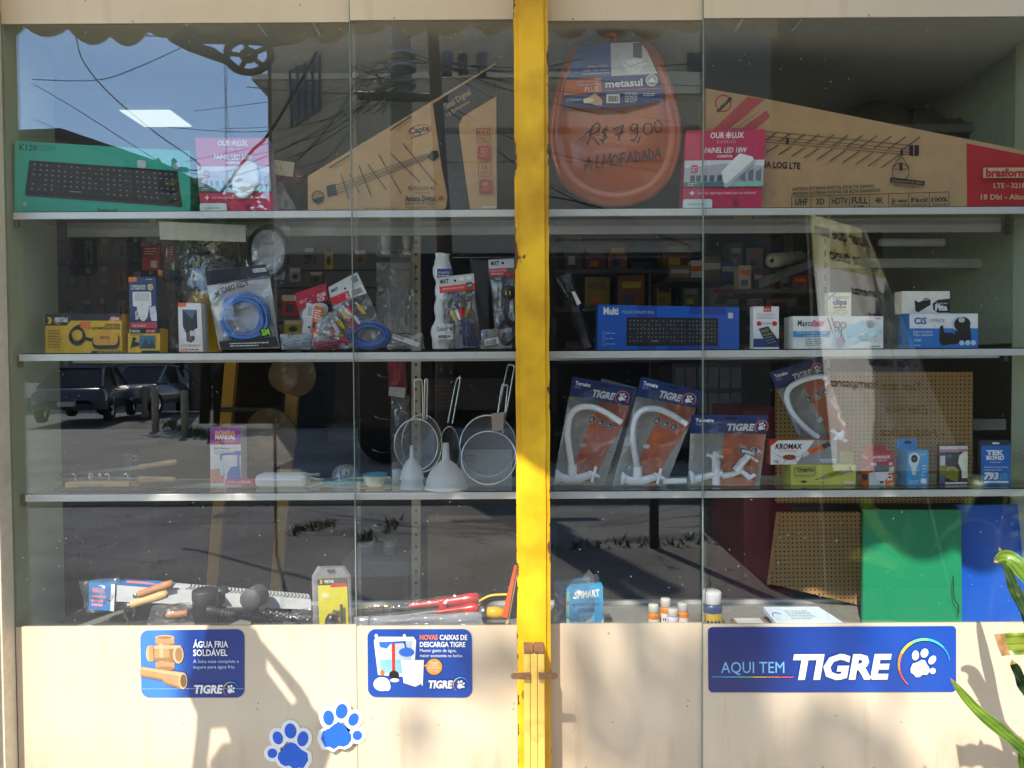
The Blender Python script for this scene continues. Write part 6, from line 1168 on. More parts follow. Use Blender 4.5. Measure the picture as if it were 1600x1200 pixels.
def ar(c): c.rect(0, 0, 100, 160, M((178, 26, 38), .4)); c.poly([(0, 160), (0, 100), (100, 70), (100, 160)], M((204, 208, 204), .4)); c.poly([(60, 110), (100, 100), (100, 150), (66, 160)], ORANGE); c.text('OUROLUX', 15, 30, 13, WHITE, w=70, bold=.04); c.text('SUPERLED', 26, 44, 7, WHITE, w=46); c.rrect(8, 50, 28, 66, 3, LGREY); c.ell(86, 58, 8, 8, LGREY); c.ell(50, 84, 30, 26, M((90, 86, 84), .4)); c.poly([(24, 96), (76, 96), (70, 130), (58, 140), (42, 140), (30, 130)], WHITE); c.rect(42, 140, 58, 152, M((80, 80, 84), .3)); c.rect(72, 112, 92, 138, WHITE); c.rect(76, 118, 88, 128, RED)
mb = lampbox('x', '', (1346, 704), (1358, 707), (1397, 705), .07, (.045, .012), Z3, None, RED, al, ar); mb.prism([at(1350, 705, .12), at(1385, 704, .12), at(1383, 695, .12), at(1352, 696, .12)], (0, .003, 0), M((176, 34, 40), .4)); tag(mb.build('bulb_box'), 'red and white light bulb box with an open flap', 'box')
def al(c): c.rect(0, 0, 100, 160, M((84, 130, 160), .4)); c.lines_of_print(20, 110, 60, 5, 8, M((60, 90, 120), .4), 3)
def ar(c):
    c.rect(0, 0, 100, 160, M((66, 158, 208), .4)); c.poly([(10, 20), (26, 10), (50, 12), (60, 30), (54, 60), (44, 80), (42, 112), (24, 112), (22, 84), (8, 50)], M((216, 218, 218), .35)); c.ell(34, 38, 15, 18, M((28, 30, 34), .25)); c.ell(34, 38, 6, 7, M((70, 80, 96), .1)); c.line([(36, 120), (30, 98), (56, 90)], 2.5, M((216, 200, 170), .4)); c.text('Wi-Fi', 60, 24, 10, WHITE, w=26); c.lines_of_print(68, 70, 22, 4, 14, WHITE, 4); c.rect(64, 130, 90, 152, WHITE); c.lines_of_print(8, 138, 46, 3, 6, WHITE, 2)
mb = lampbox('x', '', (1402, 702), (1417, 704), (1451, 702), .065, (.045, .008), Z3, None, M((84, 150, 190), .4), al, ar)
mb.prism([at(1402, 703, .11), at(1433, 702, .11), at(1432, 685, .11), at(1402, 686, .11)], (0, .002, 0), M((50, 140, 196), .4)); mb.prism([at(1411, 693, .109), at(1426, 693, .109), at(1422, 689, .109), at(1415, 689, .109)], (0, .0005, 0), BLK); tag(mb.build('camera_box'), 'light blue box with white bulb camera and hang tab', 'box')
def al(c): c.rect(0, 0, 100, 160, M((50, 48, 50), .4)); c.rect(0, 20, 100, 40, M((150, 90, 110), .4))
def ar(c): c.rect(0, 0, 100, 160, M((46, 46, 48), .4)); c.rect(0, 0, 100, 14, M((206, 200, 190), .4)); c.rect(0, 14, 100, 26, M((170, 120, 140), .4)); c.poly([(0, 70), (70, 100), (64, 150), (0, 120)], M((128, 120, 40), .4)); c.poly([(70, 40), (84, 26), (100, 24), (100, 134), (80, 134), (78, 100), (66, 70)], M((226, 224, 196), .3)); c.rect(2, 40, 20, 80, LGREY); c.ell(36, 42, 10, 7, M((90, 110, 120), .3)); c.arc(44, 104, 16, 4, 180, 360, [M((210, 180, 80), .4)]); c.rect(0, 120, 20, 155, M((70, 90, 120), .4)); c.rect(20, 150, 98, 158, LGREY)
mb = lampbox('x', '', (1464, 692), (1468, 697), (1512, 697), .075, (.04, .005), Z3, None, M((50, 48, 50), .4), al, ar); tag(mb.build('bulb_box'), 'dark box with a white bulb along its right edge', 'box')
TB = M((30, 104, 176), .4)
def art(c): c.rect(0, 0, 46, 72, TB); c.text('TEK', 8, 21, 8, WHITE, w=28, bold=.045); c.text('BOND', 8, 29, 6.5, WHITE, w=28, bold=.045); c.lines_of_print(13, 33, 20, 1, 3, WHITE, 1); c.text('Adesivo Instantâneo', 4, 43, 3, WHITE, w=38); c.lines_of_print(4, 46, 36, 1, 3, WHITE, 1); c.text('793', 4, 62, 10.5, WHITE, w=23, bold=.05, shear=.15); c.lines_of_print(29, 53, 12, 4, 2.8, M((120, 170, 220), .4), 1); c.rect(4, 66, 42, 68.5, WHITE); c.rrect(17, -1, 28, 2, 1, WHITE)
pack('glue_box', 'blue adhesive pack with white lettering, rightmost on its shelf', 'pack', R4(1533, 692, 1579, 763), .07, .012, M((60, 60, 66), .4), art, Z3, W=46, H=72)
mb = MB(); c = Card(mb, [(1536, 688), (1576, 688), (1578, 696), (1533, 696)], .069); c.body(.012, M((50, 60, 70), .3)); tag(mb.build('blister_flap'), 'dark folded top flap of the blue adhesive pack', 'flap')

# ================================================================== deck, left bay
DK = ZD + .0008
t = thing('drain_grille', 'long white drain grille in a blue and pink ended wrapper', 'grille', at(300, 955, .2))
def dk(px, py, Y): return at(px, py, Y)
WG = M((206, 208, 210), .4)
A = [dk(139, 912, .12), dk(178, 915, .12), dk(486, 940, .27), dk(470, 930, .30), dk(200, 903, .17)]
mb = MB(); fl = [dk(139, 952, .12), dk(178, 955, .12)]
mb.hexa([fl[0], fl[1], dk(180, 913, .12), dk(139, 910, .12)], [dk(156, 948, .2), dk(192, 948, .2), dk(194, 905, .2), dk(156, 903, .2)], M((40, 130, 200), .35)); c = Card(mb, [(139, 910), (180, 913), (178, 955), (139, 952)], .12, 40, 42); c.rect(0, 0, 34, 40, M((40, 130, 200), .35)); c.rect(34, 0, 40, 42, WHITE); PKK = M((240, 150, 170), .4); c.text('MAXX', 5, 15, 7, PKK, w=20, bold=.04)
for v in (19, 26, 32): c.rect(4, v, 32 - (v % 3) * 5, v + 4, PKK)
mb.build('wrapper_end', t)
mb = MB(); P0, P1, P2, P3 = dk(181, 914, .125), dk(486, 938, .22), dk(482, 928, .29), dk(196, 904, .20)
mb.hexa([P0 - Vector((0, 0, .05)), P1 - Vector((0, 0, .03)), P1, P0], [P3 - Vector((0, 0, .05)), P2 - Vector((0, 0, .03)), P2, P3], WG)
for k in range(34):
    u = .34 + k * .0195; a = P0.lerp(P1, u) + Vector((0, 0, .001)); b_ = P3.lerp(P2, u + .012) + Vector((0, 0, .001)); d = (P1 - P0).normalized() * .0035; m_ = a.lerp(b_, .5) + d * 2; up = Vector((0, 0, .0006)); a = a.lerp(b_, .12); b_ = b_.lerp(a, .1)
    mb.poly([a + up, a + d + up, m_ + d + up, m_ + up], M((60, 62, 64), .5)); mb.poly([m_ + up, m_ + d + up, b_ + d + up, b_ + up], M((60, 62, 64), .5))
mb.build('slatted_cover', t)
mb = MB(); a, b_ = P0.lerp(P1, .0), P0.lerp(P1, .27); a2, b2 = P3.lerp(P2, .0), P3.lerp(P2, .27); up = Vector((0, 0, .002)); mb.poly([a + up, b_ + up, b2 + up, a2 + up], M((40, 130, 200), .35)); up = Vector((0, 0, .003)); mb.poly([a.lerp(b_, .2).lerp(a2, .3) + up, a.lerp(b_, .85).lerp(b2, .3) + up, b2.lerp(a2, .3).lerp(a, .35) + up, a2.lerp(b2, .1).lerp(a, .3) + up], PKK); mb.build('wrapper_top', t)
mb = MB(); bag(mb, [(122, 908), (186, 902), (192, 950), (136, 958)], .14, .03, FILM, seed=51); tag(mb.build('plastic_bag'), 'clear loose wrapper around the blue grille end', 'wrapper')
for k, (a, b_, blade, mt, lab) in enumerate((((216, 929), (271, 911), [(110, 974), (150, 955), (210, 958), (190, 976)], HW2, 'trowel with darker wooden handle, upper of the two'), ((205, 945), (263, 927), [(105, 977), (140, 966), (235, 968), (205, 979)], HW, 'trowel with honey coloured wooden handle and bent neck'))):
    Y = .14 - .04 * k; t = thing('trowel', lab, 'trowel', at(230, 970, Y)); mb = MB(); handle(mb, at(*a, Y), at(*b_, Y), .0125, mt); mb.build('handle', t)
    mb = MB(); mb.lathe([(.0, 0), (.009, 0), (.0095, .012), (0, .012)], at(*a, Y), (at(*a, Y) - at(*b_, Y)), STEEL, 14); e = at(a[0] - 5, a[1] + 4, Y); ptube(mb, [(a[0] - 2, a[1] + 1), (a[0] - 9, a[1] + 6), (a[0] - 10, a[1] + 16), (a[0] - 5, a[1] + 26), (a[0] - 8, a[1] + 34)], Y, .0042, M((90, 84, 78), .4, .5)); mb.build('neck', t)
    mb = MB(); xs = [at(p[0], p[1], .1).x for p in blade]; z = DK + .002 + .004 * k; mb.prism([Vector((xs[0], .05 + .03 * k, z)), Vector((xs[3], .05 + .03 * k, z)), Vector((xs[2], .17, z)), Vector((xs[1], .17, z))], (0, 0, .002), STEEL); mb.build('blade', t)
mb = MB(); z = DK + .0095; x = at(150, 965, .1).x; c = Card(mb, None, 0, 50, 20, corners=[(x - .06, .14, z), (x + .03, .14, z), (x + .02, .09, z), (x - .075, .09, z)]); c.ell(12, 10, 11, 8, WHITE); c.ell(34, 10, 12, 8, M((50, 50, 120), .4)); tag(mb.build('brand_sticker'), 'oval white and violet sticker on the trowel blade', 'sticker')
RB = M((46, 46, 48), .45, bump=.3)
def plug(px, py0, py1, Y, r, lab):
    x = at(px, py1, Y).x; z0 = DK; z1 = at(px, py0, Y).z; H = z1 - z0; mb = MB(); mb.lathe([(0, 0), (r * .84, 0), (r * .84, H * .55), (r, H * .58), (r, H * .97), (r * .94, H), (0, H)], (x, Y, z0), (0, 0, 1), RB, 26); return x, z0, H, mb
x, z0, H, mb = plug(321, 921, 972, .12, .037, ''); o = mb.build('pipe_adapter'); tag(o, 'short black ribbed pipe adapter standing on the deck', 'pipe adapter')
mb = MB(); mb.lathe([(0, 0), (.022, 0), (.024, .03), (.02, .045), (0, .046)], at(345, 940, .19), (0, 0, 1), RB, 20); mb.lathe([(0, -.06), (.012, -.06), (.018, 0)], at(345, 940, .19), (0, 0, 1), RB, 16); tag(mb.build('pipe_stub'), 'small dark cap just behind the pipe adapter', 'cap')
t = thing('rubber_mallet', 'round faced black rubber mallet lying towards the window', 'mallet', at(390, 970, .12)); mb = MB(); c0 = at(390, 938, .10); mb.lathe([(0, 0), (.030, 0), (.033, .004), (.033, .06), (.03, .066), (0, .066)], c0, (.12, 1, -.05), M((74, 74, 76), .6, bump=.5), 26); mb.build('head', t)
mb = MB(); mb.tube([c0 + Vector((0, .03, -.02)), c0 + Vector((.002, .05, -.11))], .014, RB); mb.build('handle', t)
t = thing('ribbed_tube', 'black ribbed stick with round end pointing left on deck', 'tube', at(360, 962, .09)); mb = MB(); a, b_ = at(324, 953, .08), at(425, 970, .09); mb.tube([a, a.lerp(b_, .1), a.lerp(b_, .13), b_], [.013, .0135, .010, .010], RB, 12); mb.build('shaft', t)
mb = MB()
for k in range(14): q = a.lerp(b_, .25 + k * .05); mb.lathe([(.0105, -.002), (.0125, -.001), (.0125, .001), (.0105, .002)], q, b_ - a, M((70, 70, 72), .4), 12)
mb.build('ribs', t)
mb = MB(); P = [dk(404, 960, .09), dk(500, 972, .07), dk(505, 966, .14), dk(415, 954, .16)]
for p in P: p.z = max(p.z, DK + .012)
mb.prism([P[3], P[2], P[1], P[0]], (0, 0, -.01), RB)
for i in range(12):
    for j in range(4):
        u, v = (i + .5) / 12, (j + .5) / 4; c0 = P[0].lerp(P[1], u).lerp(P[3].lerp(P[2], u), v) + Vector((0, 0, .001)); mb.lathe([(.0045, 0), (.003, .003), (0, .0035)], c0, (0, 0, 1), GREY if (i + j) % 2 else RB, 8)
tag(mb.build('drain_strip'), 'black studded strip lying along the front of the deck', 'strip')
mb = MB(); x0, x1 = at(415, 940, .26).x, at(485, 940, .26).x; mb.box(x0, x1, .25, .27, DK, at(450, 938, .26).z, M((90, 92, 94), .5))
for k in range(5): mb.box(x0 + .01 + k * .028, x0 + .03 + k * .028, .2485, .2495, DK + .012, DK + .03, M((40, 42, 44), .5))
tag(mb.build('gutter_piece'), 'grey ribbed gutter piece under the drain grille', 'gutter')
t = thing('brush_bag', 'crumpled clear bag holding small tan brush on deck', 'bag', at(265, 970, .1)); mb = MB(); bag(mb, [(238, 946), (302, 940), (300, 976), (228, 978)], .08, .03, FILM, seed=55); mb.build('film', t); mb = MB(); ptube(mb, [(262, 962), (294, 958)], .08, .011, M((190, 120, 80), .5), 12, 0); mb.build('brush', t)
mb = MB(); bag(mb, [(440, 958), (488, 948), (490, 975), (436, 977)], .11, .022, FILM, seed=56); tag(mb.build('plastic_bag'), 'crumpled clear bag left of the yellow blister pack', 'bag')
# drill chuck blister
t = thing('blister_pack', 'clear blister with yellow card and steel drill chuck', 'blister pack', Vector((at(518, 975, .06).x, .06, ZD)))
out = [(487, 900), (496, 885), (538, 884), (548, 899), (551, 985), (490, 986)]
mb = MB(); P = [at(p[0], p[1], .07) for p in out]
for p in P[4:]: p.z = DK
mb.prism(P, (0, .002, 0), FILM_W); mb.build('back_sheet', t)
mb = MB(); mb.prism([at(p[0] + (3 if p[0] < 515 else -3), p[1] + 3, .045) if p[1] < 980 else Vector((at(p[0], p[1], .045).x, .045, DK)) for p in out], (0, .024, 0), film_mat('blister', haze=.03, gl_lo=.03, gl_hi=.5, scale=5)); mb.build('bubble', t)
mb = MB(); c = Card(mb, [(496, 904), (542, 902), (545, 986), (500, 986)], .066, 46, 82, base=ZD); c.body(.001, M((222, 206, 30), .4)); c.rect(0, 0, 46, 10, M((60, 60, 60), .4)); fertak_logo(c, 3, 2, .6); c.text('FERTAK', 11, 7, 4, WHITE, w=15, bold=.03); c.poly([(22, 8), (46, 8), (46, 13), (19, 13)], RED); c.rect(6, 22, 17, 28, M((224, 220, 180), .4)); c.rrect(16, -12, 28, -8, 1.5, BLK); mb.build('card', t)
mb = MB(); c0 = Vector((at(518, 975, .055).x, .056, DK)); mb.lathe([(0, 0), (.024, 0), (.024, .036), (.019, .038), (.019, .05), (.013, .062), (.010, .066), (0, .067)], c0, (0, 0, 1), M((70, 70, 72), .3, .8), 26); mb.tube([c0 + Vector((.03, -.004, .03)), c0 + Vector((.03, -.004, .095))], .004, DGREY); mb.tube([c0 + Vector((.005, -.004, .076)), c0 + Vector((.03, -.004, .072))], .004, DGREY); mb.build('drill_chuck', t)
# bolt cutter, saws
t = thing('bolt_cutter', 'long black bolt cutter with red grips in clear film', 'bolt cutter', at(650, 965, .14)); mb = MB(); mb.tube([at(555, 958, .14), at(640, 949, .14), at(700, 943, .14)], [.011, .011, .011], BLACK); mb.tube([at(555, 972, .13), at(640, 962, .13), at(700, 954, .13)], [.012, .012, .011], M((80, 80, 82), .4)); c = Card(mb, [(562, 947), (650, 943), (650, 949), (562, 953)], .127, 88, 6); c.text('BOLT CUTTER 24', 2, 5, 4.2, YEL, w=52, bold=.03); mb.build('arms', t)
for a, b_, y in (((640, 947), (748, 934), .13), ((680, 957), (748, 949), .12)):
    mb = MB(); A, B = at(*a, y), at(*b_, y); mb.tube([A, A.lerp(B, .5), A.lerp(B, .85), B.lerp(A, .02), B], [.007, .011, .017, .016, .008], M((214, 40, 34), .3, coat=.4), 14); mb.build('grip', t)
mb = MB(); mb.tube([at(692, 938, .125), at(692, 958, .125)], .012, M((214, 40, 34), .3)); mb.build('clamp', t)
mb = MB(); bag(mb, [(552, 946), (752, 926), (756, 962), (552, 978)], .115, .018, FILM_T, 30, 10, 61); mb.build('film', t)
mb = MB(); bag(mb, [(552, 964), (752, 956), (756, 980), (552, 984)], .06, .02, film_mat('bluish_film', haze=.25, tint=(.62, .66, .78), scale=24), 40, 8, 63, .008); tag(mb.build('wrapped_tool'), 'long bluish plastic wrapped tool in front of bolt cutter', 'wrapped tool')
t = thing('hacksaw', 'black hacksaw with yellow rear edge beside the post', 'saw', at(780, 960, .2)); mb = MB(); ptube(mb, [(748, 946), (766, 934), (790, 931), (800, 936), (800, 956), (776, 960), (752, 954)], .2, .014, BLACK, 10); mb.build('frame', t); mb = MB(); ptube(mb, [(748, 940), (766, 931), (792, 929)], .185, .004, YEL); mb.build('edge_stripe', t)
mb = MB(); mb.lathe([(0, 0), (.014, 0), (.018, .02), (.016, .05), (0, .055)], at(760, 956, .1), (1, 0, -.1), M((228, 166, 24), .35), 18); mb.lathe([(0, -.02), (.015, -.02), (.017, 0), (0, 0)], at(760, 956, .1), (1, 0, -.1), STEEL, 18); tag(mb.build('tool_handle'), 'yellow and steel tool end at the end of bolt cutter', 'tool')
mb = MB(); mb.hexa([at(784, 964, .06), at(793, 966, .06), at(808, 884, .06), at(804, 882, .06)], [at(784, 964, .075), at(793, 966, .075), at(808, 884, .075), at(804, 882, .075)], M((232, 92, 34), .3, coat=.3)); mb.hexa([at(790, 975, .066), at(794, 975, .066), at(811, 884, .066), at(808, 884, .066)], [at(790, 975, .074), at(794, 975, .074), at(811, 884, .074), at(808, 884, .074)], TAN); tag(mb.build('flat_bar'), 'orange flat bar leaning against the yellow post', 'bar')
# ================================================================== deck, right bay
SM = M((34, 150, 200), .35)
def art(c):
    c.rect(0, 0, 58, 72, SM); c.text('SMMART', 13, 16, 9.5, WHITE, w=40, bold=.045, ang=-3); c.text('Iluminação', 34, 20, 3, DGREY, w=20); c.text('MATERIAL DOURADO', 10, 28, 5, M((40, 60, 140), .4), w=44, bold=.02); c.text('DE ALUNO', 18, 36, 5, M((40, 60, 140), .4), w=26, bold=.02); c.poly([(20, 40), (44, 37), (44, 52), (22, 56)], M((110, 190, 226), .4)); c.poly([(30, 46), (38, 45), (38, 51), (31, 52)], M((226, 206, 190), .4))
    for k in range(5): c.line([(14 + k * 3, 50 + k * 2), (20 + k * 3, 68)], 1.2, M((170, 220, 240), .4))
    c.poly([(58, 46), (58, 72), (40, 72), (50, 62)], WHITE); c.rect(0, 4, 5, 70, M((120, 190, 190), .4)); c.ell(2.5, 22, 1.6, 4, RED)
pack('learning_kit_box', 'bright cyan box with white lettering in torn plastic', 'box', [(885, 920), (942, 916), (943, 990), (885, 990)], .055, .04, SM, art, ZD, W=58, H=72)
pack('learning_kit_box', 'second cyan box behind the lettered one, partly hidden', 'box', [(868, 914), (922, 908), (922, 990), (868, 990)], .12, .04, M((30, 130, 170), .35), None, ZD)
mb = MB(); bag(mb, [(866, 910), (935, 896), (948, 988), (864, 988)], .10, .075, FILM_T, 16, 16, 71, .006)
def tail(u, v): p = at(908 + 18 * u + 4 * v, 914 - 22 * v * (1 - abs(2 * u - 1) * .5), .09); return p + Vector((0, .012 * noise.noise(Vector((u * 6, v * 6, 3))), 0))
mb.grid(tail, 8, 8, FILM); mb.grid(lambda u, v: tail(u, v) + Vector((0, .02, 0)), 8, 8, FILM); tag(mb.build('plastic_bag'), 'clear torn bag around the cyan boxes', 'bag')
def bottle(px, py0, Y, r, h, body, cap, lab, lblc, grp='small paint bottles on the deck', name='paint_bottle'):
    x = at(px, 960, Y).x; c0 = Vector((x, Y, DK)); zt = at(px, py0, Y).z; H = zt - DK; t = thing(name, lab, 'bottle', c0, grp)
    mb = MB(); mb.lathe([(0, 0), (r, 0), (r, H * .62), (r * .92, H * .7), (r * .8, H * .72), (0, H * .72)], c0, (0, 0, 1), M(body, .3), 24); mb.build('body', t)
    mb = MB(); mb.lathe([(0, H * .715), (r * .86, H * .715), (r * .9, H * .74), (r * .9, H * .97), (r * .82, H), (0, H)], c0, (0, 0, 1), M(cap, .35), 24); mb.build('cap', t)
    mb = MB(); n = 14; vs = []
    for k in range(n + 1):
        a = math.pi * (1.12 + .76 * k / n); vs += [c0 + Vector((math.cos(a) * r * 1.02, math.sin(a) * r * 1.02, H * .2)), c0 + Vector((math.cos(a) * r * 1.02, math.sin(a) * r * 1.02, H * .52))]
    mb.add(vs, [[2 * k, 2 * k + 2, 2 * k + 3, 2 * k + 1] for k in range(n)], M(lblc, .4), True)
    for k in range(3, 11, 2):
        a, b_ = math.pi * (1.12 + .76 * k / n), math.pi * (1.12 + .76 * (k + 1.2) / n); mb.poly([c0 + Vector((math.cos(q) * r * 1.05, math.sin(q) * r * 1.05, z)) for q, z in ((a, H * .26), (b_, H * .26), (b_, H * .36), (a, H * .36))], M((50, 50, 130), .4))
    mb.build('label', t)
OR_ = (226, 128, 24); CP = (190, 184, 172)
bottle(1021, 944, .07, .0165, 0, OR_, CP, 'orange paint bottle, leftmost of the small four', (226, 220, 214)); bottle(1040, 935, .12, .0165, 0, OR_, CP, 'orange paint bottle standing behind the clear lilac one', (226, 220, 214)); bottle(1051, 951, .06, .017, 0, (196, 190, 206), CP, 'pale lilac paint bottle in front of orange ones', (206, 200, 220)); bottle(1067, 942, .085, .0165, 0, OR_, CP, 'orange paint bottle, rightmost of the small four', (226, 220, 214))
bottle(1112, 923, .07, .0305, 0, (40, 62, 110), (206, 206, 202), 'large blue jar with white lid and yellow label', (206, 176, 40), None, 'paint_jar')
mb = MB(); x0, x1 = at(1205, 965, .1).x, at(1320, 965, .1).x; mb.prism([Vector((x0 + .01, .06, DK + .005)), Vector((x1, .06, DK + .005)), Vector((x1 - .05, .17, DK + .03)), Vector((x0, .17, DK + .03))], (0, .0, .012), M((190, 206, 216), .35)); c = Card(mb, None, 0, 100, 40, corners=[Vector((x0, .17, DK + .0425)), Vector((x1 - .05, .17, DK + .0425)), Vector((x1, .06, DK + .0175)), Vector((x0 + .01, .06, DK + .0175))]); c.lines_of_print(30, 8, 40, 6, 3, GREY, 1.2); c.arc(12, 20, 8, 1.4, 180, 330, [M((70, 90, 160), .4)]); tag(mb.build('flat_pack'), 'pale blue flat pack with fine print lying on deck', 'pack')
mb = MB(); x0, x1 = at(1150, 965, .1).x, at(1200, 965, .1).x; mb.box(x0, x1, .08, .16, DK, DK + .012, M((130, 90, 62), .5), .002); mb.box(x0 + .008, x1 - .008, .088, .152, DK + .0125, DK + .014, LGREY); tag(mb.build('small_frame'), 'small brown framed card lying left of the flat pack', 'frame')
# leaning sheets
GRN = M((20, 136, 92), .38, var=.05, scale=3, coat=.25, bump=.05, stain=(70, 160, 124), stain_amt=.35, stain_scale=5); BLS = M((16, 88, 190), .33, var=.06, scale=3, coat=.3, bump=.05, stain=(60, 120, 206), stain_amt=.4, stain_scale=5)
def sheet(nm, lab, q, Y, m, th=.012):
    mb = MB(); P = [at(p[0], p[1], y) for p, y in zip(q, Y)]
    for p in P[2:]: p.z = DK
    mb.prism([P[3], P[2], P[1], P[0]], (0, th, 0), m); tag(mb.build(nm), lab, 'sheet')
sheet('plastic_sheet', 'big green plastic sheet leaning at the right of deck', [(1350, 797), (1502, 797), (1503, 985), (1348, 985)], (.16, .16, .12, .12), GRN)
sheet('plastic_sheet', 'big glossy blue sheet leaning in the right corner', [(1498, 790), (1640, 788), (1640, 985), (1500, 985)], (.20, .20, .15, .15), BLS)
mb = MB(); ptube(mb, [(1489, 900), (1491, 934), (1497, 945), (1498, 958)], .11, .0015, BLK); tag(mb.build('plastic_tie'), 'thin black tie hanging at the green sheet edge', 'tie')
# ================================================================== inside the shop
def pegboard():
    m, n, b = newmat('pegboard'); L = n.links.new
    tc = n.nodes.new('ShaderNodeTexCoord'); vo = n.nodes.new('ShaderNodeVectorMath'); vo.operation = 'FRACTION'
    ml = n.nodes.new('ShaderNodeVectorMath'); ml.operation = 'MULTIPLY'; ml.inputs[1].default_value = (1 / .0138,) * 3; L(tc.outputs['Object'], ml.inputs[0]); L(ml.outputs[0], vo.inputs[0])
    sp = n.nodes.new('ShaderNodeSeparateXYZ'); L(vo.outputs[0], sp.inputs[0]); cb = n.nodes.new('ShaderNodeCombineXYZ'); L(sp.outputs[0], cb.inputs[0]); L(sp.outputs[2], cb.inputs[1])
    ds = n.nodes.new('ShaderNodeVectorMath'); ds.operation = 'DISTANCE'; ds.inputs[1].default_value = (.5, .5, 0); L(cb.outputs[0], ds.inputs[0])
    lt = n.nodes.new('ShaderNodeMath'); lt.operation = 'LESS_THAN'; lt.inputs[1].default_value = .2; L(ds.outputs['Value'], lt.inputs[0])
    mx = n.nodes.new('ShaderNodeMix'); mx.data_type = 'RGBA'; L(lt.outputs[0], mx.inputs[0]); mx.inputs[6].default_value = rgb((178, 136, 84)); mx.inputs[7].default_value = rgb((26, 18, 12)); L(mx.outputs[2], b.inputs['Base Color']); b.inputs['Roughness'].default_value = .6; return m
PEG = pegboard()
def panel(nm, lab, cat, q, Y, th, m, grp=None):
    mb = MB(); mb.prism([at(*p, Y) for p in (q[3], q[2], q[1], q[0])], (0, th, 0), m); return tag(mb.build(nm), lab, cat, grp)
panel('pegboard', 'brown perforated board behind the bottom shelf, upper one', 'pegboard', R4(1212, 581, 1520, 786), .36, .006, PEG)
t = thing('pegboard_display', 'brown perforated board with wooden edge leaning on deck', 'pegboard', at(1270, 945, .3)); mb = MB(); mb.prism([at(1202, 912, .30), at(1345, 946, .30), at(1345, 800, .32), at(1216, 800, .32)], (0, .006, 0), PEG); mb.build('panel', t)
mb = MB(); mb.hexa([at(1198, 914, .295), at(1204, 913, .295), at(1219, 800, .315), at(1213, 800, .315)], [at(1198, 914, .312), at(1204, 913, .312), at(1219, 800, .33), at(1213, 800, .33)], HW2); mb.build('frame', t)
panel('steel_cabinet', 'crimson steel cabinet front behind the lower shelves', 'cabinet', R4(1162, 640, 1240, 960), .45, .4, M((128, 30, 48), .4))
# perforated upright posts and rails
def upright(px0, px1, py0, py1, Y, m, lab, slots=False):
    t = thing('rack_upright', lab, 'rack upright', at((px0 + px1) / 2, py1, Y)); mb = MB(); mb.prism([at(px0, py1, Y), at(px1, py1, Y), at(px1, py0, Y), at(px0, py0, Y)], (0, .02, 0), m); mb.build('post', t)
    mb = MB(); c = Card(mb, R4(px0, py0, px1, py1), Y); c.l = 3; v = 14
    while v < py1 - py0: 
        c.l -= 1
        if slots: c.rrect((px1 - px0) * .42, v, (px1 - px0) * .66, v + 11, 2, BLK)
        else: c.ell((px1 - px0) / 2, v, 2, 2.3, BLK, 10)
        v += 19
    mb.build('hole', t)
upright(643, 657, 345, 975, .5, M((190, 176, 150), .5), 'beige perforated steel upright in the middle of left bay')
upright(1281, 1297, 338, 575, .42, M((176, 178, 176), .4), 'grey slotted steel upright behind paper clips box', True)
panel('rack_rail', 'pale steel rail crossing behind the clips box', 'rail', R4(1297, 404, 1562, 418), .44, .02, M((170, 170, 160), .4)); panel('rack_rail', 'pale rail low behind the adhesive pack', 'rail', R4(1502, 655, 1572, 672), .44, .02, M((150, 150, 144), .4))
mb = MB(); mb.tube([at(1375, 379, .6), at(1474, 379, .6)], .014, M((214, 214, 208), .3), 14); tag(mb.build('lamp_tube'), 'white fluorescent tube stored above the pale rail', 'tube')
mb = MB(); mb.hexa([at(1186, 452, .6), at(1282, 412, .6), at(1282, 400, .6), at(1186, 436, .6)], [at(1186, 452, .8), at(1282, 412, .8), at(1282, 400, .8), at(1186, 436, .8)], M((110, 110, 108), .5)); tag(mb.build('rack_brace'), 'grey slanting shelf brace behind calculator box', 'brace')
t = thing('tape_roll', 'cream paper roll seen end-on above the slanting brace', 'roll', at(1225, 405, .62)); mb = MB(); a, b_ = at(1206, 407, .62), at(1250, 403, .75); d = b_ - a; mb.lathe([(.008, 0), (.026, 0), (.026, d.length), (.008, d.length)], a, d, M((206, 198, 180), .6), 24); mb.build('roll', t)
mb = MB(); a, b_ = at(1150, 452, .62), at(1276, 452, .62); mb.box(a.x, b_.x, .61, .85, a.z - .015, a.z, M((90, 90, 88), .5)); tag(mb.build('wall_shelf'), 'narrow grey shelf holding red packs left of slotted upright', 'shelf'); zw = a.z
for k, (px, w, h, cc, lab) in enumerate(((1154, 20, 38, (196, 180, 150), 'cream pack at left end of narrow grey shelf'), (1176, 18, 30, (150, 30, 40), 'dark red pack next to the cream one'), (1196, 22, 24, (176, 34, 44), 'bright red pack below the paper roll'), (1220, 16, 28, (200, 200, 196), 'white pack below the paper roll'), (1238, 24, 22, (160, 30, 46), 'crimson low pack by the slotted upright'))):
    y = .64 + .03 * (k % 2); x0_, x1_ = at(px, 440, y).x, at(px + w, 440, y).x; hh = h * px_m(y); mb = MB(); mb.box(x0_, x1_, y, y + .06, zw + .0005, zw + hh, M(cc, .4), .002); c = Card(mb, None, 0, 10, 10, corners=[(x0_, y, zw + hh), (x1_, y, zw + hh), (x1_, y, zw), (x0_, y, zw)]); c.l = 4; c.rect(1.5, 2, 8.5, 4.4, WHITE if k % 2 else ORANGE); c.rect(2, 6, 7, 8.4, M((60, 70, 110), .4)); tag(mb.build('stock_pack'), lab, 'pack')
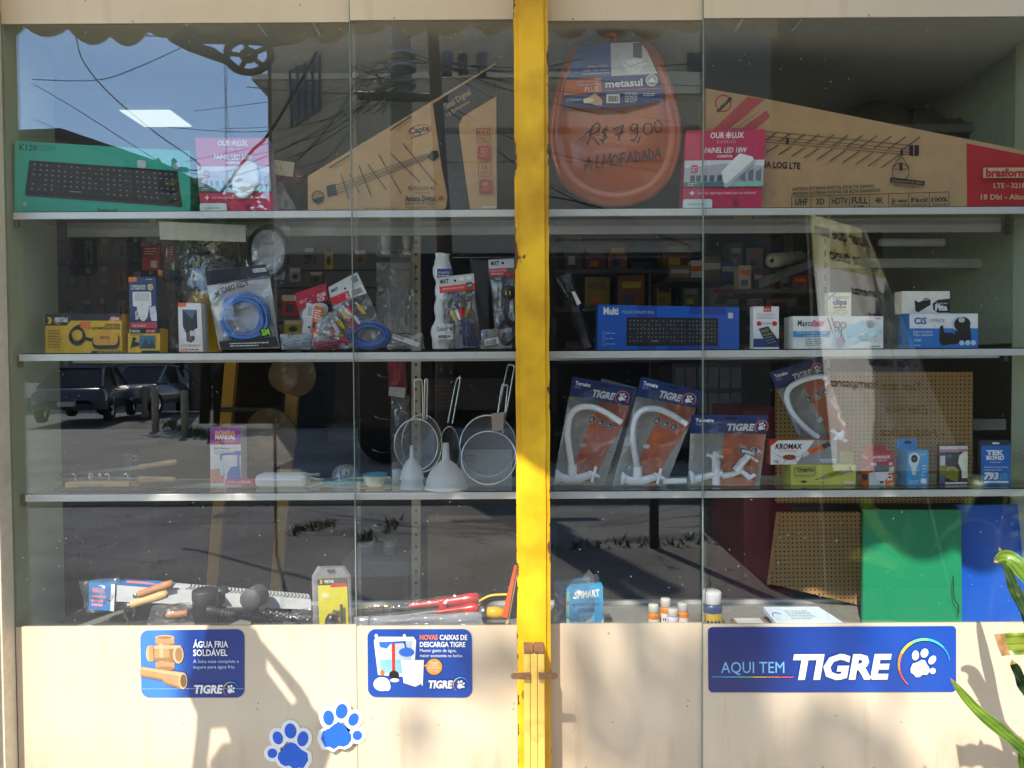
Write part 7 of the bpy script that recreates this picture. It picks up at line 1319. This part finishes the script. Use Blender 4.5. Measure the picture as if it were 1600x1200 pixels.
mb = MB(); a, b_ = at(1040, 434, .9), at(1150, 434, .9); mb.box(a.x, b_.x, .9, 1.15, a.z - .015, a.z, M((70, 70, 70), .5)); tag(mb.build('wall_shelf'), 'dim shelf with orange striped pack above blue keyboard box', 'shelf'); zw = a.z
for k, (px, w, h, cc, lab) in enumerate(((1048, 30, 20, (150, 120, 80), 'brown pack at left of dim shelf above keyboard box'), (1080, 18, 28, (220, 214, 204), 'white pack with orange stripe on dim shelf'), (1100, 26, 34, (120, 96, 60), 'tan pack leaning right of the orange striped pack'), (1128, 18, 26, (60, 80, 140), 'blue pack at right end of the dim shelf'))):
    y = .93; x0_, x1_ = at(px, 420, y).x, at(px + w, 420, y).x; hh = h * px_m(y); mb = MB(); mb.box(x0_, x1_, y, y + .06, zw + .0005, zw + hh, M(cc, .4), .002); c = Card(mb, None, 0, 10, 10, corners=[(x0_, y, zw + hh), (x1_, y, zw + hh), (x1_, y, zw), (x0_, y, zw)]); c.l = 4; c.rect(0, 3, 10, 6, ORANGE if k == 1 else LGREY); tag(mb.build('stock_pack'), lab, 'pack')
# goods on shelves deep in the shop: right half
rn = random.Random(77)
def rack(nm, lab, x0, x1, Y, zs, m):
    t = thing(nm, lab, 'shelf rack', Vector(((x0 + x1) / 2, Y + .2, 0.02)))
    for z in zs: bx('shelf', x0, x1, Y, Y + .4, z - .02, z, m, t)
    for x in (x0, x1 - .03): bx('post', x, x + .03, Y + .401, Y + .43, .02, zs[-1] + .3, m, t)
RK = M((80, 80, 80), .5)
za = [at(1000, y, 1.5).z for y in (560, 480, 420)]
x0, x1 = at(868, 480, 1.5).x, at(1290, 480, 1.5).x
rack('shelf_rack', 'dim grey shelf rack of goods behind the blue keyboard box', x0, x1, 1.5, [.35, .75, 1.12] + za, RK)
ords = 'first second third fourth fifth sixth seventh eighth ninth tenth eleventh twelfth thirteenth fourteenth fifteenth sixteenth'.split()
cols = [((150, 36, 34), 'red'), ((190, 184, 170), 'white'), ((196, 110, 40), 'orange'), ((60, 74, 110), 'blue'), ((120, 96, 66), 'brown'), ((200, 170, 60), 'yellow'), ((60, 60, 62), 'black'), ((150, 150, 146), 'grey')]
for r, z in enumerate(za + [1.12]):
    x = x0 + .05; k = 0
    while x < x1 - .12 and k < 16:
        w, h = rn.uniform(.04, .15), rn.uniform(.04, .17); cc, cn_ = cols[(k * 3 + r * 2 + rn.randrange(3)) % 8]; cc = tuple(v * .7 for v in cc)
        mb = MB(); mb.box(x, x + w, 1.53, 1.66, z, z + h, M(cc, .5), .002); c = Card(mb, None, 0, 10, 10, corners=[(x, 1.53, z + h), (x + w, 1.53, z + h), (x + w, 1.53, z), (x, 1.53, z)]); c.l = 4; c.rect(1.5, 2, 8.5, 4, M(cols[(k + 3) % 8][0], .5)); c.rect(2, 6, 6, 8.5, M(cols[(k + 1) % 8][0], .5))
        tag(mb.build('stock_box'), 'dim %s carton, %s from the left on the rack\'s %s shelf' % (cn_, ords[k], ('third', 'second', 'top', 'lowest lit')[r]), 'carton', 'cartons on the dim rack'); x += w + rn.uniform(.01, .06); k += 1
# drawers and boxes of the counter behind the taps
t = thing('drawer_unit', 'dark grey drawer unit behind the low tap bag', 'drawer unit', at(1100, 700, 1.0)); 
mb = MB(); mb.prism([at(1050, 700, 1.1), at(1162, 700, 1.1), at(1162, 568, 1.1), at(1050, 568, 1.1)], (0, .3, 0), M((70, 72, 74), .5)); mb.build('carcass', t)
for i in range(2):
    for j in range(6):
        mb = MB(); px, py = 1054 + j * 17.5, 574 + i * 40; mb.prism([at(px, py + 32, 1.095), at(px + 15, py + 32, 1.095), at(px + 15, py, 1.095), at(px, py, 1.095)], (0, -.012, 0), M((104, 106, 108), .4)); mb.build('drawer', t)
# left half: slatwall with hanging packs
x0, x1 = at(96, 450, 1.7).x, at(380, 450, 1.7).x
t = thing('slatwall', 'dim white slatwall with hanging goods at the shop rear', 'slatwall', Vector(((x0 + x1) / 2, 1.7, .1)))
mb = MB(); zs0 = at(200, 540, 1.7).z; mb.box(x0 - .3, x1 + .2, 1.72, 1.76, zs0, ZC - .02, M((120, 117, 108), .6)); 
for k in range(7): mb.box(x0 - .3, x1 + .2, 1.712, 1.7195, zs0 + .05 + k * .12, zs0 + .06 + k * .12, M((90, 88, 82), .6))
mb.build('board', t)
for r in range(3):
    for k in range(11):
        px = 106 + k * 25 + rn.uniform(-3, 3); y0 = 372 + r * 48 + rn.uniform(-4, 4); cc, cn_ = cols[(k * 5 + r * 3) % 8]; w, h = rn.uniform(8, 15), rn.uniform(26, 40)
        mb = MB(); c = Card(mb, R4(px, y0, px + w, y0 + h), 1.64); c.body(.008, M(cc, .4)); c.rect(1, 1, w - 1, h * .25, WHITE if k % 3 else RED); c.poly([(w * .3, h * .35), (w * .6, h * .3), (w * .75, h * .85), (w * .4, h * .9)], BLK if k % 2 else GREY); mb.tube([at(px + w / 2, y0 + 1, 1.64), at(px + w / 2, y0 + 1, 1.72)], .003, STEEL)
        tag(mb.build('hanging_pack'), 'dim %s hang-sell pack, %s from left in %s row of slatwall' % (cn_, ords[k], ('top', 'middle', 'bottom')[r]), 'hanging pack', 'packs hanging on the slatwall')
# display hooks and packs near the metal upright
x0, x1 = at(430, 450, 1.3).x, at(640, 450, 1.3).x
zb_ = at(500, 543, 1.3).z; mb = MB(); mb.box(x0, x1, 1.32, 1.35, zb_, at(500, 360, 1.3).z, M((120, 116, 108), .6))
for k in range(6): mb.box(x0, x1, 1.312, 1.3195, zb_ + .03 + k * .08, zb_ + .036 + k * .08, M((60, 58, 55), .6))
tag(mb.build('grooved_board'), 'grey grooved display board behind the middle cable bags', 'display board')
for k, (px, py, w, h, cc, lab) in enumerate(((475, 386, 16, 26, (90, 74, 60), 'brown blister hanging left of yellow cutter pack'), (507, 384, 13, 36, (196, 160, 30), 'yellow and black cutter pack on grooved board'), (554, 390, 18, 24, (150, 96, 50), 'orange-brown blister pack above the plug bags'), (452, 418, 18, 22, (150, 150, 146), 'grey carded pack above crimson bag'), (484, 424, 20, 20, (120, 90, 60), 'brown blister with shiny screw head by crimson bag'), (440, 460, 26, 34, (170, 40, 30), 'red carton low behind the blue coil bag'), (444, 500, 28, 22, (190, 160, 40), 'yellow carton low behind the blue coil bag'))):
    mb = MB(); c = Card(mb, R4(px, py, px + w, py + h), .9 if k < 5 else .6); c.body(.02, M(cc, .4)); c.rect(1, 1, w - 1, h * .3, BLK if k == 1 else M((200, 190, 170), .5)); c.ell(w / 2, h * .65, w * .25, h * .2, DGREY); tag(mb.build('blister_pack' if k < 5 else 'carton'), lab, 'pack')
for px, lab in ((600, 'clear pack with white lamp holder, left of the two'), (634, 'clear pack with white lamp holder, right of the two')):
    t = thing('lamp_holder_pack', lab, 'hanging pack', at(px, 405, .42)); mb = MB(); bag(mb, R4(px - 12, 352, px + 13, 402), .4, .025, FILM, 10, 12, px); mb.build('film', t); mb = MB(); c0 = at(px + 2, 398, .4); mb.lathe([(0, 0), (.014, 0), (.016, .012), (.01, .016), (.013, .03), (.016, .05), (.016, .07), (0, .07)], c0, (0, 0, 1), WPLAS, 18); mb.build('lamp_holder', t)
for px, py, lab in ((590, 587, 'thin chrome display hook, highest of the column'), (585, 652, 'thin chrome display hook, middle of the column'), (582, 704, 'thin chrome display hook, lowest of the column')):
    mb = MB(); ptube(mb, [(px, py - 2), (px + 8, py + 2), (px + 26, py + 3)], [.45, .47, .55], .003, CHROME); tag(mb.build('display_hook'), lab, 'hook', 'display hooks by the metal upright')
t = thing('tube_pack', 'clear pack of silicone tubes beside the metal upright', 'hanging pack', at(620, 520, .55))
for k, (px, cc) in enumerate(((608, (60, 110, 50)), (624, (70, 120, 60)), (640, (60, 110, 50)))):
    mb = MB(); c0 = at(px, 520, .56); mb.lathe([(0, 0), (.016, 0), (.016, .05), (.014, .09), (.006, .11), (.004, .16), (0, .16)], c0, (0, 0, 1), M(cc if k else (150, 150, 150), .4), 16); mb.build('tube', t)
mb = MB(); bag(mb, R4(588, 410, 650, 520), .5, .03, FILM_W, seed=81); mb.build('film', t)
mb = MB(); bag(mb, [(606, 562), (634, 562), (636, 615), (608, 618)], .5, .02, M((150, 26, 44), .4, bump=.4), seed=82); c = Card(mb, [(608, 604), (634, 606), (632, 622), (607, 618)], .475); c.body(.001, LGREY); tag(mb.build('glove_pack'), 'crimson gloves hanging in a clear pack under the shelf', 'glove pack')
mb = MB(); bag(mb, R4(610, 618, 640, 745), .52, .02, FILM, seed=83); tag(mb.build('plastic_bag'), 'long dim clear bag hanging below the crimson gloves', 'bag')
for px0, py0, px1, py1, cc, lab in ((222, 383, 249, 422, (190, 52, 30), 'red-orange carton with barcode hanging behind charger box'), (256, 384, 275, 428, (150, 70, 44), 'rusty brown carton beside the red-orange one')):
    mb = MB(); c = Card(mb, R4(px0, py0, px1, py1), .5); c.body(.03, M(cc, .4)); W_, H_ = px1 - px0, py1 - py0; c.rect(0, 0, W_, H_ * .5, M((176, 26, 30), .4)); c.rect(W_ * .5, H_ * .62, W_ * .85, H_ * .9, WHITE); c.lines_of_print(4, 5, W_ - 8, 3, 4, WHITE, 1.2); tag(mb.build('carton'), lab, 'carton')
mb = MB(); bag(mb, [(218, 350), (250, 350), (250, 380), (220, 384)], .48, .03, FILM_W, seed=84); tag(mb.build('plastic_bag'), 'white and blue crumpled bag above the red-orange carton', 'bag')
panel('stock_carton', 'tall dim brown carton standing right of charger box', 'carton', R4(246, 432, 280, 545), .7, .2, M((70, 56, 46), .6))
# step ladder with basins
t = thing('step_ladder', 'yellow wooden step ladder standing inside the shop', 'ladder', at(370, 930, .9)); YW = M((220, 168, 44), .5, var=.12, scale=9)
LY = .85
for a, b_ in (((352, 556), (300, 935)), ((448, 600), (402, 935))):
    mb = MB(); A, B = at(*a, LY), at(*b_, LY); B.z = .02; mb.hexa([B, B + Vector((.045, 0, 0)), A + Vector((.045, 0, 0)), A], [B + Vector((0, .03, 0)), B + Vector((.045, .03, 0)), A + Vector((.045, .03, 0)), A + Vector((0, .03, 0))], YW); mb.build('leg', t)
for a, b_ in (((334, 808), (415, 788)), ((345, 640), (440, 640))):
    mb = MB(); mb.tube([at(*a, LY - .01), at(*b_, LY - .01)], .009, DGREY); mb.build('rung', t)
mb = MB(); mb.hexa([at(370, 840, LY - .03), at(382, 838, LY - .03), at(392, 770, LY - .03), at(380, 770, LY - .03)], [at(370, 840, LY), at(382, 838, LY), at(392, 770, LY), at(380, 770, LY)], BLACK); mb.build('strap', t)
BAS = M((150, 124, 88), .3, coat=.3)
for cx, cy_, r, yy, lab in ((402, 690, 46, .7, 'large tan plastic basin hanging low on the ladder'), (440, 588, 38, .75, 'tan plastic basin with yellow rim hanging high on ladder')):
    p = at(cx, cy_, yy); k_ = px_m(yy); mb = MB(); mb.lathe([(0, 0), (r * k_ * .62, .002), (r * k_ * .7, .02), (r * k_ * .92, .09), (r * k_, .095), (r * k_, .105), (r * k_ * .9, .1)], p, (.2, .95, .1), BAS, 36); tag(mb.build('basin'), lab, 'basin')
# furniture shapes deeper inside and the paint tins
t = thing('dark_table', 'dark table with square legs low on the left', 'table', at(200, 930, 1.0)); DT = M((50, 48, 46), .4)
a, b_ = at(112, 790, .9), at(250, 790, .9); mb = MB(); mb.box(a.x, b_.x, .9, 1.5, a.z - .05, a.z + .015, DT, .004); mb.build('top', t)
for x in (a.x + .02, b_.x - .1): 
    for y in (.93, 1.42): bx('leg', x, x + .045, y, y + .045, .02, a.z - .05, DT, t)
t = thing('low_stool', 'dark low stool in front of the dark table', 'stool', at(130, 900, .75)); a = at(108, 850, .75); b_ = at(160, 850, .75); bx('seat', a.x, b_.x, .72, .95, a.z - .02, a.z, DT, t, .004)
for x in (a.x, b_.x - .03): bx('leg', x, x + .03, .74, .77, .02, a.z - .02, DT, t)
t = thing('grey_stand', 'grey cloth covered stand carrying three paint tins', 'stand', at(590, 930, .75)); zs_ = at(600, 872, .75).z; a, b_ = at(538, 872, .75), at(642, 872, .75)
bx('top', a.x, b_.x, .7, 1.0, zs_ - .06, zs_, M((130, 130, 128), .7), t, .006)
for x in (a.x + .01, b_.x - .03): bx('leg', x, x + .02, .72, .74, .02, zs_ - .06, STEEL, t)
for cx, z, lab in ((573, zs_, 'white paint tin, lower left of the three'), (609, zs_, 'white paint tin, lower right of the three'), (592, None, 'white paint tin on top of the other two')):
    x = at(cx, 860, .78).x; r = .027; h = at(600, 848, .78).z - at(600, 871, .78).z; z = z if z else zs_ + h + .004; t = thing('paint_tin', lab, 'paint tin', Vector((x, .8, z)), 'stacked white paint tins')
    mb = MB(); mb.lathe([(0, .001), (r, .001), (r, h * .8), (r * .96, h * .82), (r * .96, h * .88), (r, h * .9), (r, h), (r * .9, h)], (x, .8, z), (0, 0, 1), M((190, 188, 180), .4), 22); mb.build('can', t); mb = MB(); mb.lathe([(0, h * .98), (r * .88, h * .98), (r * .88, h * .95)], (x, .8, z), (0, 0, 1), STEEL, 22); mb.build('lid', t); mb = MB(); mb.lathe([(r * 1.01, h * .2), (r * 1.01, h * .62)], (x, .8, z), (0, 0, 1), M((150, 154, 150), .4), 22); mb.build('label', t)
panel('cardboard_sheet', 'large brown cardboard sheet standing at the deck back', 'cardboard', R4(668, 806, 806, 985), .45, .01, M((122, 96, 66), .8, var=.1, scale=5))
panel('oven', 'dark oven front far back between the sieves and ladder', 'oven', R4(512, 662, 558, 692), 1.4, .3, M((50, 50, 52), .3)); 
t = thing('hifi_unit', 'black hi-fi unit on a shelf behind the wire sieves', 'hi-fi unit', at(720, 660, 1.2)); mb = MB(); mb.prism([at(662, 640, 1.2), at(800, 640, 1.2), at(800, 592, 1.2), at(662, 592, 1.2)], (0, .3, 0), M((44, 42, 42), .35)); mb.build('body', t)
for k in range(6): mb = MB(); mb.box(at(675, 600, 1.2).x, at(710, 600, 1.2).x, 1.188, 1.199, at(700, 604 + k * 6, 1.2).z, at(700, 602 + k * 6, 1.2).z, M((90, 60, 50), .4)); mb.build('slot', t)
# things stored high on the right
panel('storage_carton', 'maroon carton with grey lid stored high at right', 'carton', R4(1385, 200, 1572, 242), .52, .3, M((62, 26, 36), .4)); panel('grey_board', 'grey flat board lying on the maroon carton', 'board', R4(1388, 194, 1570, 206), .5, .3, M((96, 104, 100), .4))
mb = MB()
def crum(u, v): p = at(1318 + 256 * u, 196 - (26 + 10 * math.sin(u * 7) + 8 * noise.noise(Vector((u * 9, 1, 2)))) * math.sin(math.pi * min(1, v * .5 + .02)) , .5 + .25 * v); return p + Vector((0, 0, .012 * noise.noise(Vector((u * 12, v * 8, 4)))))
mb.grid(crum, 40, 12, M((92, 76, 50), .7, bump=.5)); mb.grid(lambda u, v: crum(u, v) - Vector((0, 0, .012)), 40, 12, M((92, 76, 50), .7)); tag(mb.build('paper_bag'), 'crumpled brown paper bag lying on the maroon carton', 'paper bag')
mb = MB(); a, b_ = at(1310, 240, .5), at(1574, 240, .5); mb.box(a.x, 1.6, .46, .85, at(1400, 250, .5).z - .02, at(1400, 250, .5).z, RK); tag(mb.build('upper_shelf'), 'grey metal shelf under the maroon carton', 'shelf')

# ================================================================== stickers on the beige panels
YS = -.0015
def sticker(nm, lab, q, art, body, r=13, Y=YS, W=None, H=None):
    mb = MB(); c = Card(mb, q, Y, W, H)
    c.rrect(0, 0, c.W, c.H, r, body); art(c); return tag(mb.build(nm), lab, 'sticker')
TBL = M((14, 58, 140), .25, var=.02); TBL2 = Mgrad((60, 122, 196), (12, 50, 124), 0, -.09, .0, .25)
BRP = M((176, 138, 98), .4); BRP2 = M((150, 112, 76), .4); BRP3 = M((200, 164, 124), .4)
def rainbow(): return [M(c, .3) for c in ((226, 90, 40), (236, 140, 40), (236, 196, 60), (120, 200, 140), (60, 180, 220), (40, 140, 220))]
def tigre_logo(c, u, v, w, h, pr):
    c.text('TIGRE', u, v, h, WHITE, w=w, bold=.045, shear=.18); px = u + w + pr * 1.55; c.arc(px, v - h * .45, pr * 1.45, pr * .16, 130, 340, rainbow()); paw(c, px, v - h * .5, pr, WHITE)
def art(c):                                           # 164 x 106
    c.line([(2, 92), (162, 92)], .8, M((120, 170, 230), .3))
    def fit(cu, cv, ru, rv): c.ell(cu, cv, ru, rv, BRP3); c.ell(cu, cv, ru * .78, rv * .78, BRP2)
    c.rect(26, 12, 52, 62, BRP); c.rect(12, 24, 64, 48, BRP); c.rect(30, 12, 36, 62, BRP3); c.rect(46, 12, 52, 62, BRP2); c.rect(12, 24, 64, 29, BRP3); c.rect(12, 43, 64, 48, BRP2)
    c.rect(24, 10, 54, 21, BRP); c.ell(39, 11, 15, 3.5, BRP3); c.ell(39, 11.4, 12, 2.4, BRP2); c.rect(24, 50, 54, 60, BRP); c.ell(39, 60, 15, 3.5, BRP2); c.ell(15, 36, 6, 13, BRP3); c.rect(14, 23, 21, 49, BRP); c.ell(60, 38, 8.5, 14, BRP3); c.ell(61, 38, 6, 11, BRP2)
    c.poly([(0, 56), (68, 66), (66, 92), (38, 84), (34, 78), (0, 72)], BRP); c.poly([(0, 57), (66, 67), (66, 72), (0, 61)], BRP3); c.poly([(0, 69), (34, 75), (40, 81), (62, 88), (62, 91), (38, 84), (34, 78), (0, 72)], BRP2); c.ell(67, 79, 7, 13, BRP3); c.ell(68, 79, 5, 10.5, M((110, 80, 56), .4))
    c.text('ÁGUA FRIA', 84, 27, 9.5, WHITE, w=55, bold=.02); c.text('SOLDÁVEL', 84, 40, 9.5, WHITE, w=54, bold=.02); c.text('A linha mais completa e', 84, 51, 5, M((190, 205, 230), .3), w=72); c.text('segura para água fria.', 84, 59.5, 5, M((190, 205, 230), .3), w=66); tigre_logo(c, 85, 98, 46, 12, 8)
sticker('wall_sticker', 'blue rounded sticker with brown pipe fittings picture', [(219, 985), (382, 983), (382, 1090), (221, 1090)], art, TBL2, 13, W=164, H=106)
def art(c):                                           # 163 x 107
    W3 = M((216, 220, 222), .3); W4 = M((176, 186, 192), .3)
    c.poly([(10, 18), (14, 12), (72, 12), (76, 18), (72, 76), (16, 72)], W3); c.poly([(17, 20), (70, 18), (67, 70), (20, 68)], W4); c.poly([(19, 48), (68, 48), (66, 70), (20, 68)], M((120, 176, 200), .25)); c.rect(38, 20, 43, 68, M((190, 46, 40), .3)); c.line([(20, 22), (58, 20), (60, 30)], 3, M((30, 90, 180), .3)); c.poly([(18, 20), (38, 20), (30, 30), (20, 28)], M((36, 96, 190), .3)); c.ell(61, 36, 12, 7, M((40, 100, 196), .3)); c.ell(41, 72, 8, 7, BLACK); c.ell(42, 80, 7, 3, W3); c.ell(23, 68, 3.4, 4.4, ORANGE)
    c.poly([(52, 48), (88, 48), (86, 84), (74, 90), (56, 84)], WHITE); c.poly([(56, 54), (72, 52), (70, 84), (58, 80)], W3); c.poly([(84, 70), (86, 70), (86, 88), (84, 88)], WHITE); c.ell(22, 86, 13, 11, WHITE); c.ell(22, 86, 8, 7, W3); c.ell(30, 90, 6, 7, W4); c.ell(14, 10, 2.5, 3, W3); c.ell(58, 10, 2.5, 3, W3)
    c.text('NOVAS', 82, 16, 7.5, M((228, 120, 70), .3), w=28, bold=.03); c.text('CAIXAS DE', 113, 16, 7.5, WHITE, w=43, bold=.03); c.text('DESCARGA TIGRE', 82, 27, 7.5, WHITE, w=71, bold=.03); c.text('Menor gasto de água,', 82, 35, 5, WHITE, w=57); c.text('maior economia no bolso.', 82, 43, 5, WHITE, w=67)
    c.ell(104, 58, 12.5, 12.5, M((232, 150, 50), .3)); c.poly([(88, 56), (96, 52), (96, 62)], M((232, 150, 50), .3)); c.text('Design', 98, 53, 3.2, WHITE, w=12); c.text('moderno,', 96, 57, 3.2, WHITE, w=16); c.text('disponível em', 94, 61, 3.2, WHITE, w=20); c.text('4 cores', 98, 65, 3.2, WHITE, w=12); tigre_logo(c, 95, 91, 38, 11, 8)
sticker('wall_sticker', 'blue rounded sticker picturing an open white cistern', [(574, 983), (737, 983), (738, 1090), (575, 1089)], art, M((14, 66, 150), .25, var=.03), 13, Y=-.0135, W=163, H=107)
def art(c):                                           # 388 x 104
    LB = M((110, 180, 224), .3); c.text('AQUI TEM', 20, 73, 17.5, LB, w=99)
    rb_ = rainbow(); n = 24
    for k in range(n): c.line([(6 + k * 5.25, 79), (6 + (k + 1.02) * 5.25, 78.9)], 1.4, rb_[5 - k * 6 // n])
    c.text('TIGRE', 132, 81, 36, WHITE, w=154, bold=.045, shear=.17); c.arc(337, 60, 40, 4.4, 130, 350, rainbow(), 40); paw(c, 334, 58, 27, WHITE)
t_ = sticker('wall_sign', 'long blue sign with big white word and paw', [(1106, 980), (1494, 978), (1494, 1081), (1107, 1082)], art, Mgrad((10, 34, 100), (16, 70, 160), 0, -.34, .2, .25), 7, Y=-.0135, W=388, H=104); t_['category'] = 'sign'
PBL = M((20, 92, 200), .28)
def pawst(lab, cx, cy_, s, tilt, mir, Y):
    mb = MB(); c = Card(mb, R4(cx - 40, cy_ - 45, cx + 40, cy_ + 45), Y); 
    def T(x, y): x *= mir; a = R_(tilt); return (40 + (x * math.cos(a) - y * math.sin(a)) * s, 45 + (x * math.sin(a) + y * math.cos(a)) * s)
    pad = [(-.72, .52), (-.7, .2), (-.45, .05), (-.2, -.22), (.0, -.28), (.2, -.2), (.38, .02), (.56, .16), (.6, .4), (.48, .62), (.3, .74), (.1, .72), (-.1, .9), (-.3, .82), (-.5, .86)]
    toes = ((-.52, -.42, .24, .33, -14), (.0, -.78, .26, .33, 4), (.56, -.5, .22, .29, 16), (.82, .16, .21, .21, 0))
    def E(x, y, a, b_, r, g): return [T(x + ((a + g) * math.cos(t) * math.cos(R_(r)) - (b_ + g) * math.sin(t) * math.sin(R_(r))), y + ((a + g) * math.cos(t) * math.sin(R_(r)) + (b_ + g) * math.sin(t) * math.cos(R_(r)))) for t in [2 * math.pi * k / 24 for k in range(24)]]
    for l, g, m_ in ((1, .16, WHITE), (3, 0, PBL)):
        c.l = l; f = 1 + g * 1.5; c.poly([T(p[0] * f, .3 + (p[1] - .3) * f) for p in pad], m_)
        for q in toes: c.l += .2; c.l -= 1; c.poly(E(*q, g), m_)
        if g: c.l = 1; c.poly(E(.0, -.2, .62, .62, 0, 0), m_)
    tag(mb.build('paw_sticker'), lab, 'sticker', 'blue paw stickers on the lower panel')
pawst('blue paw sticker, lower left one, partly in shadow', 455, 1170, 36, -2, -1, -.0015); pawst('blue paw sticker, upper right one, in sunshine', 530, 1139, 36, 8, 1, -.0135)

# ================================================================== plant by the right end
LF = [leaf_mat((84, 122, 34), (134, 160, 56), None), leaf_mat((34, 62, 30), (64, 92, 44), None, .3), leaf_mat((112, 134, 40), (160, 168, 66), None), leaf_mat((62, 96, 28), (96, 128, 44), None), leaf_mat((26, 48, 24), (48, 72, 36), None), leaf_mat((84, 110, 34), (124, 140, 52), None)]
PB = Vector((1.62, -.38, 0)); t = thing('potted_plant', 'green strap leaved plant at the right edge, one leaf tip cut brown', 'plant', PB)
mb = MB(); mb.lathe([(0, .01), (.14, .01), (.17, .3), (.18, .31), (.18, .34), (.16, .34), (.15, .3), (0, .3)], PB, (0, 0, 1), M((150, 86, 58), .7), 28); mb.build('pot', t)
mb = MB(); mb.tube([PB + Vector((0, 0, .3)), PB + Vector((-.02, 0, .55)), PB + Vector((.0, .01, .8)), PB + Vector((.03, .0, 1.0))], [.022, .02, .018, .014], M((120, 104, 74), .8, bump=.5)); mb.build('trunk', t)
def leaf(pts, Y, w, mat, tip=None, cut=False, fold=.25, keel=1):
    mb = MB(); P = [at(p[0], p[1], y) for p, y in zip(pts, Y)]; Q = []; N = len(P)
    for i in range(N - 1):
        a, b_, c_, d_ = P[max(i - 1, 0)], P[i], P[i + 1], P[min(i + 2, N - 1)]
        for k in range(8):
            s_ = k / 8; Q.append(a * (-.5 * s_ ** 3 + s_ ** 2 - .5 * s_) + b_ * (1.5 * s_ ** 3 - 2.5 * s_ ** 2 + 1) + c_ * (-1.5 * s_ ** 3 + 2 * s_ ** 2 + .5 * s_) + d_ * (.5 * s_ ** 3 - .5 * s_ ** 2))
    Q.append(P[-1]); n = len(Q); vs = []
    for i, p in enumerate(Q):
        tt = (Q[min(i + 1, n - 1)] - Q[max(i - 1, 0)]).normalized(); side = tt.cross(Vector((0, -1, .35))).normalized(); nn = side.cross(tt).normalized(); u = i / (n - 1)
        ww = w * (min(1, (u * 3.2) ** .7 + .02) if not cut else 1) * (1 - .3 * max(0, u - .6))
        for e in (-1, -.8, -.55, -.3, -.08, .08, .3, .55, .8, 1): vs.append(p + side * ww * e + nn * (abs(e) * fold * ww) + nn * .004 * math.sin(u * 20 + e * 2) * abs(e))
    fs = [[i * 10 + k, i * 10 + k + 1, i * 10 + 11 + k, i * 10 + 10 + k] for i in range(n - 1) for k in range(9)]; lim = 0 if not cut else 5; alt = {LF[0]: LF[3], LF[1]: LF[4], LF[2]: LF[5]}[mat]
    for k in range(9): mb.add(vs, [f for q, f in enumerate(fs) if q % 9 == k and q >= lim * 9], alt if k in (1, 4, 7) else mat, True)
    if lim: mb.add(vs[:(lim + 1) * 10], fs[:lim * 9], M((150, 112, 66), .8, var=.3, scale=60), True)
    else: mb.add(vs[:30], fs[:18], M((190, 160, 80), .6), True)
    mb.build('leaf', t)
leaf([(1553, 877), (1575, 872), (1602, 897), (1640, 950), (1700, 1010)], [-.34, -.36, -.38, -.4, -.4], .021, LF[0])
leaf([(1561, 854), (1573, 890), (1588, 930), (1612, 980), (1650, 1040)], [-.22, -.24, -.26, -.3, -.36], .015, LF[1])
leaf([(1558, 1008), (1585, 1006), (1620, 1008), (1680, 1030)], [-.40, -.4, -.4, -.4], .024, LF[2], cut=True, fold=.12)
leaf([(1483, 1057), (1520, 1104), (1560, 1138), (1600, 1172), (1660, 1230)], [-.34, -.36, -.38, -.4, -.42], .014, LF[0])
leaf([(1580, 1030), (1600, 1075), (1630, 1130)], [-.3, -.32, -.36], .014, LF[1])
leaf([(1594, 1150), (1602, 1200), (1630, 1260)], [-.36, -.38, -.4], .015, LF[0])
for k in range(11):
    a = k * 2.4; L_ = .3 + .06 * (k % 3); h0 = .75 + .03 * k; p0 = PB + Vector((.02, 0, h0)); d = Vector((math.cos(a) * .9 + .35, math.sin(a) * .5 - .1, 0))
    mid = p0 + d * L_ * .6 + Vector((0, 0, .12)); e = p0 + d * L_ * 1.1 + Vector((0, 0, -.08))
    mb = MB(); pts = [e, mid.lerp(e, .5) + Vector((0, 0, .05)), mid, p0]; n = 12; vs = []
    for i in range(n + 1):
        u = i / n; p = e * (1 - u) ** 2 + mid * 2 * u * (1 - u) + p0 * u * u; side = d.cross(Vector((0, 0, 1))).normalized(); w_ = .03 * math.sin(math.pi * min(1, u * .8 + .02)) + .004; vs += [p - side * w_ + Vector((0, 0, .25 * w_)), p, p + side * w_ + Vector((0, 0, .25 * w_))]
    mb.add(vs, [[i * 3 + k2, i * 3 + k2 + 1, i * 3 + 4 + k2, i * 3 + 3 + k2] for i in range(n) for k2 in (0, 1)], LF[k % 3], True); mb.build('leaf', t)
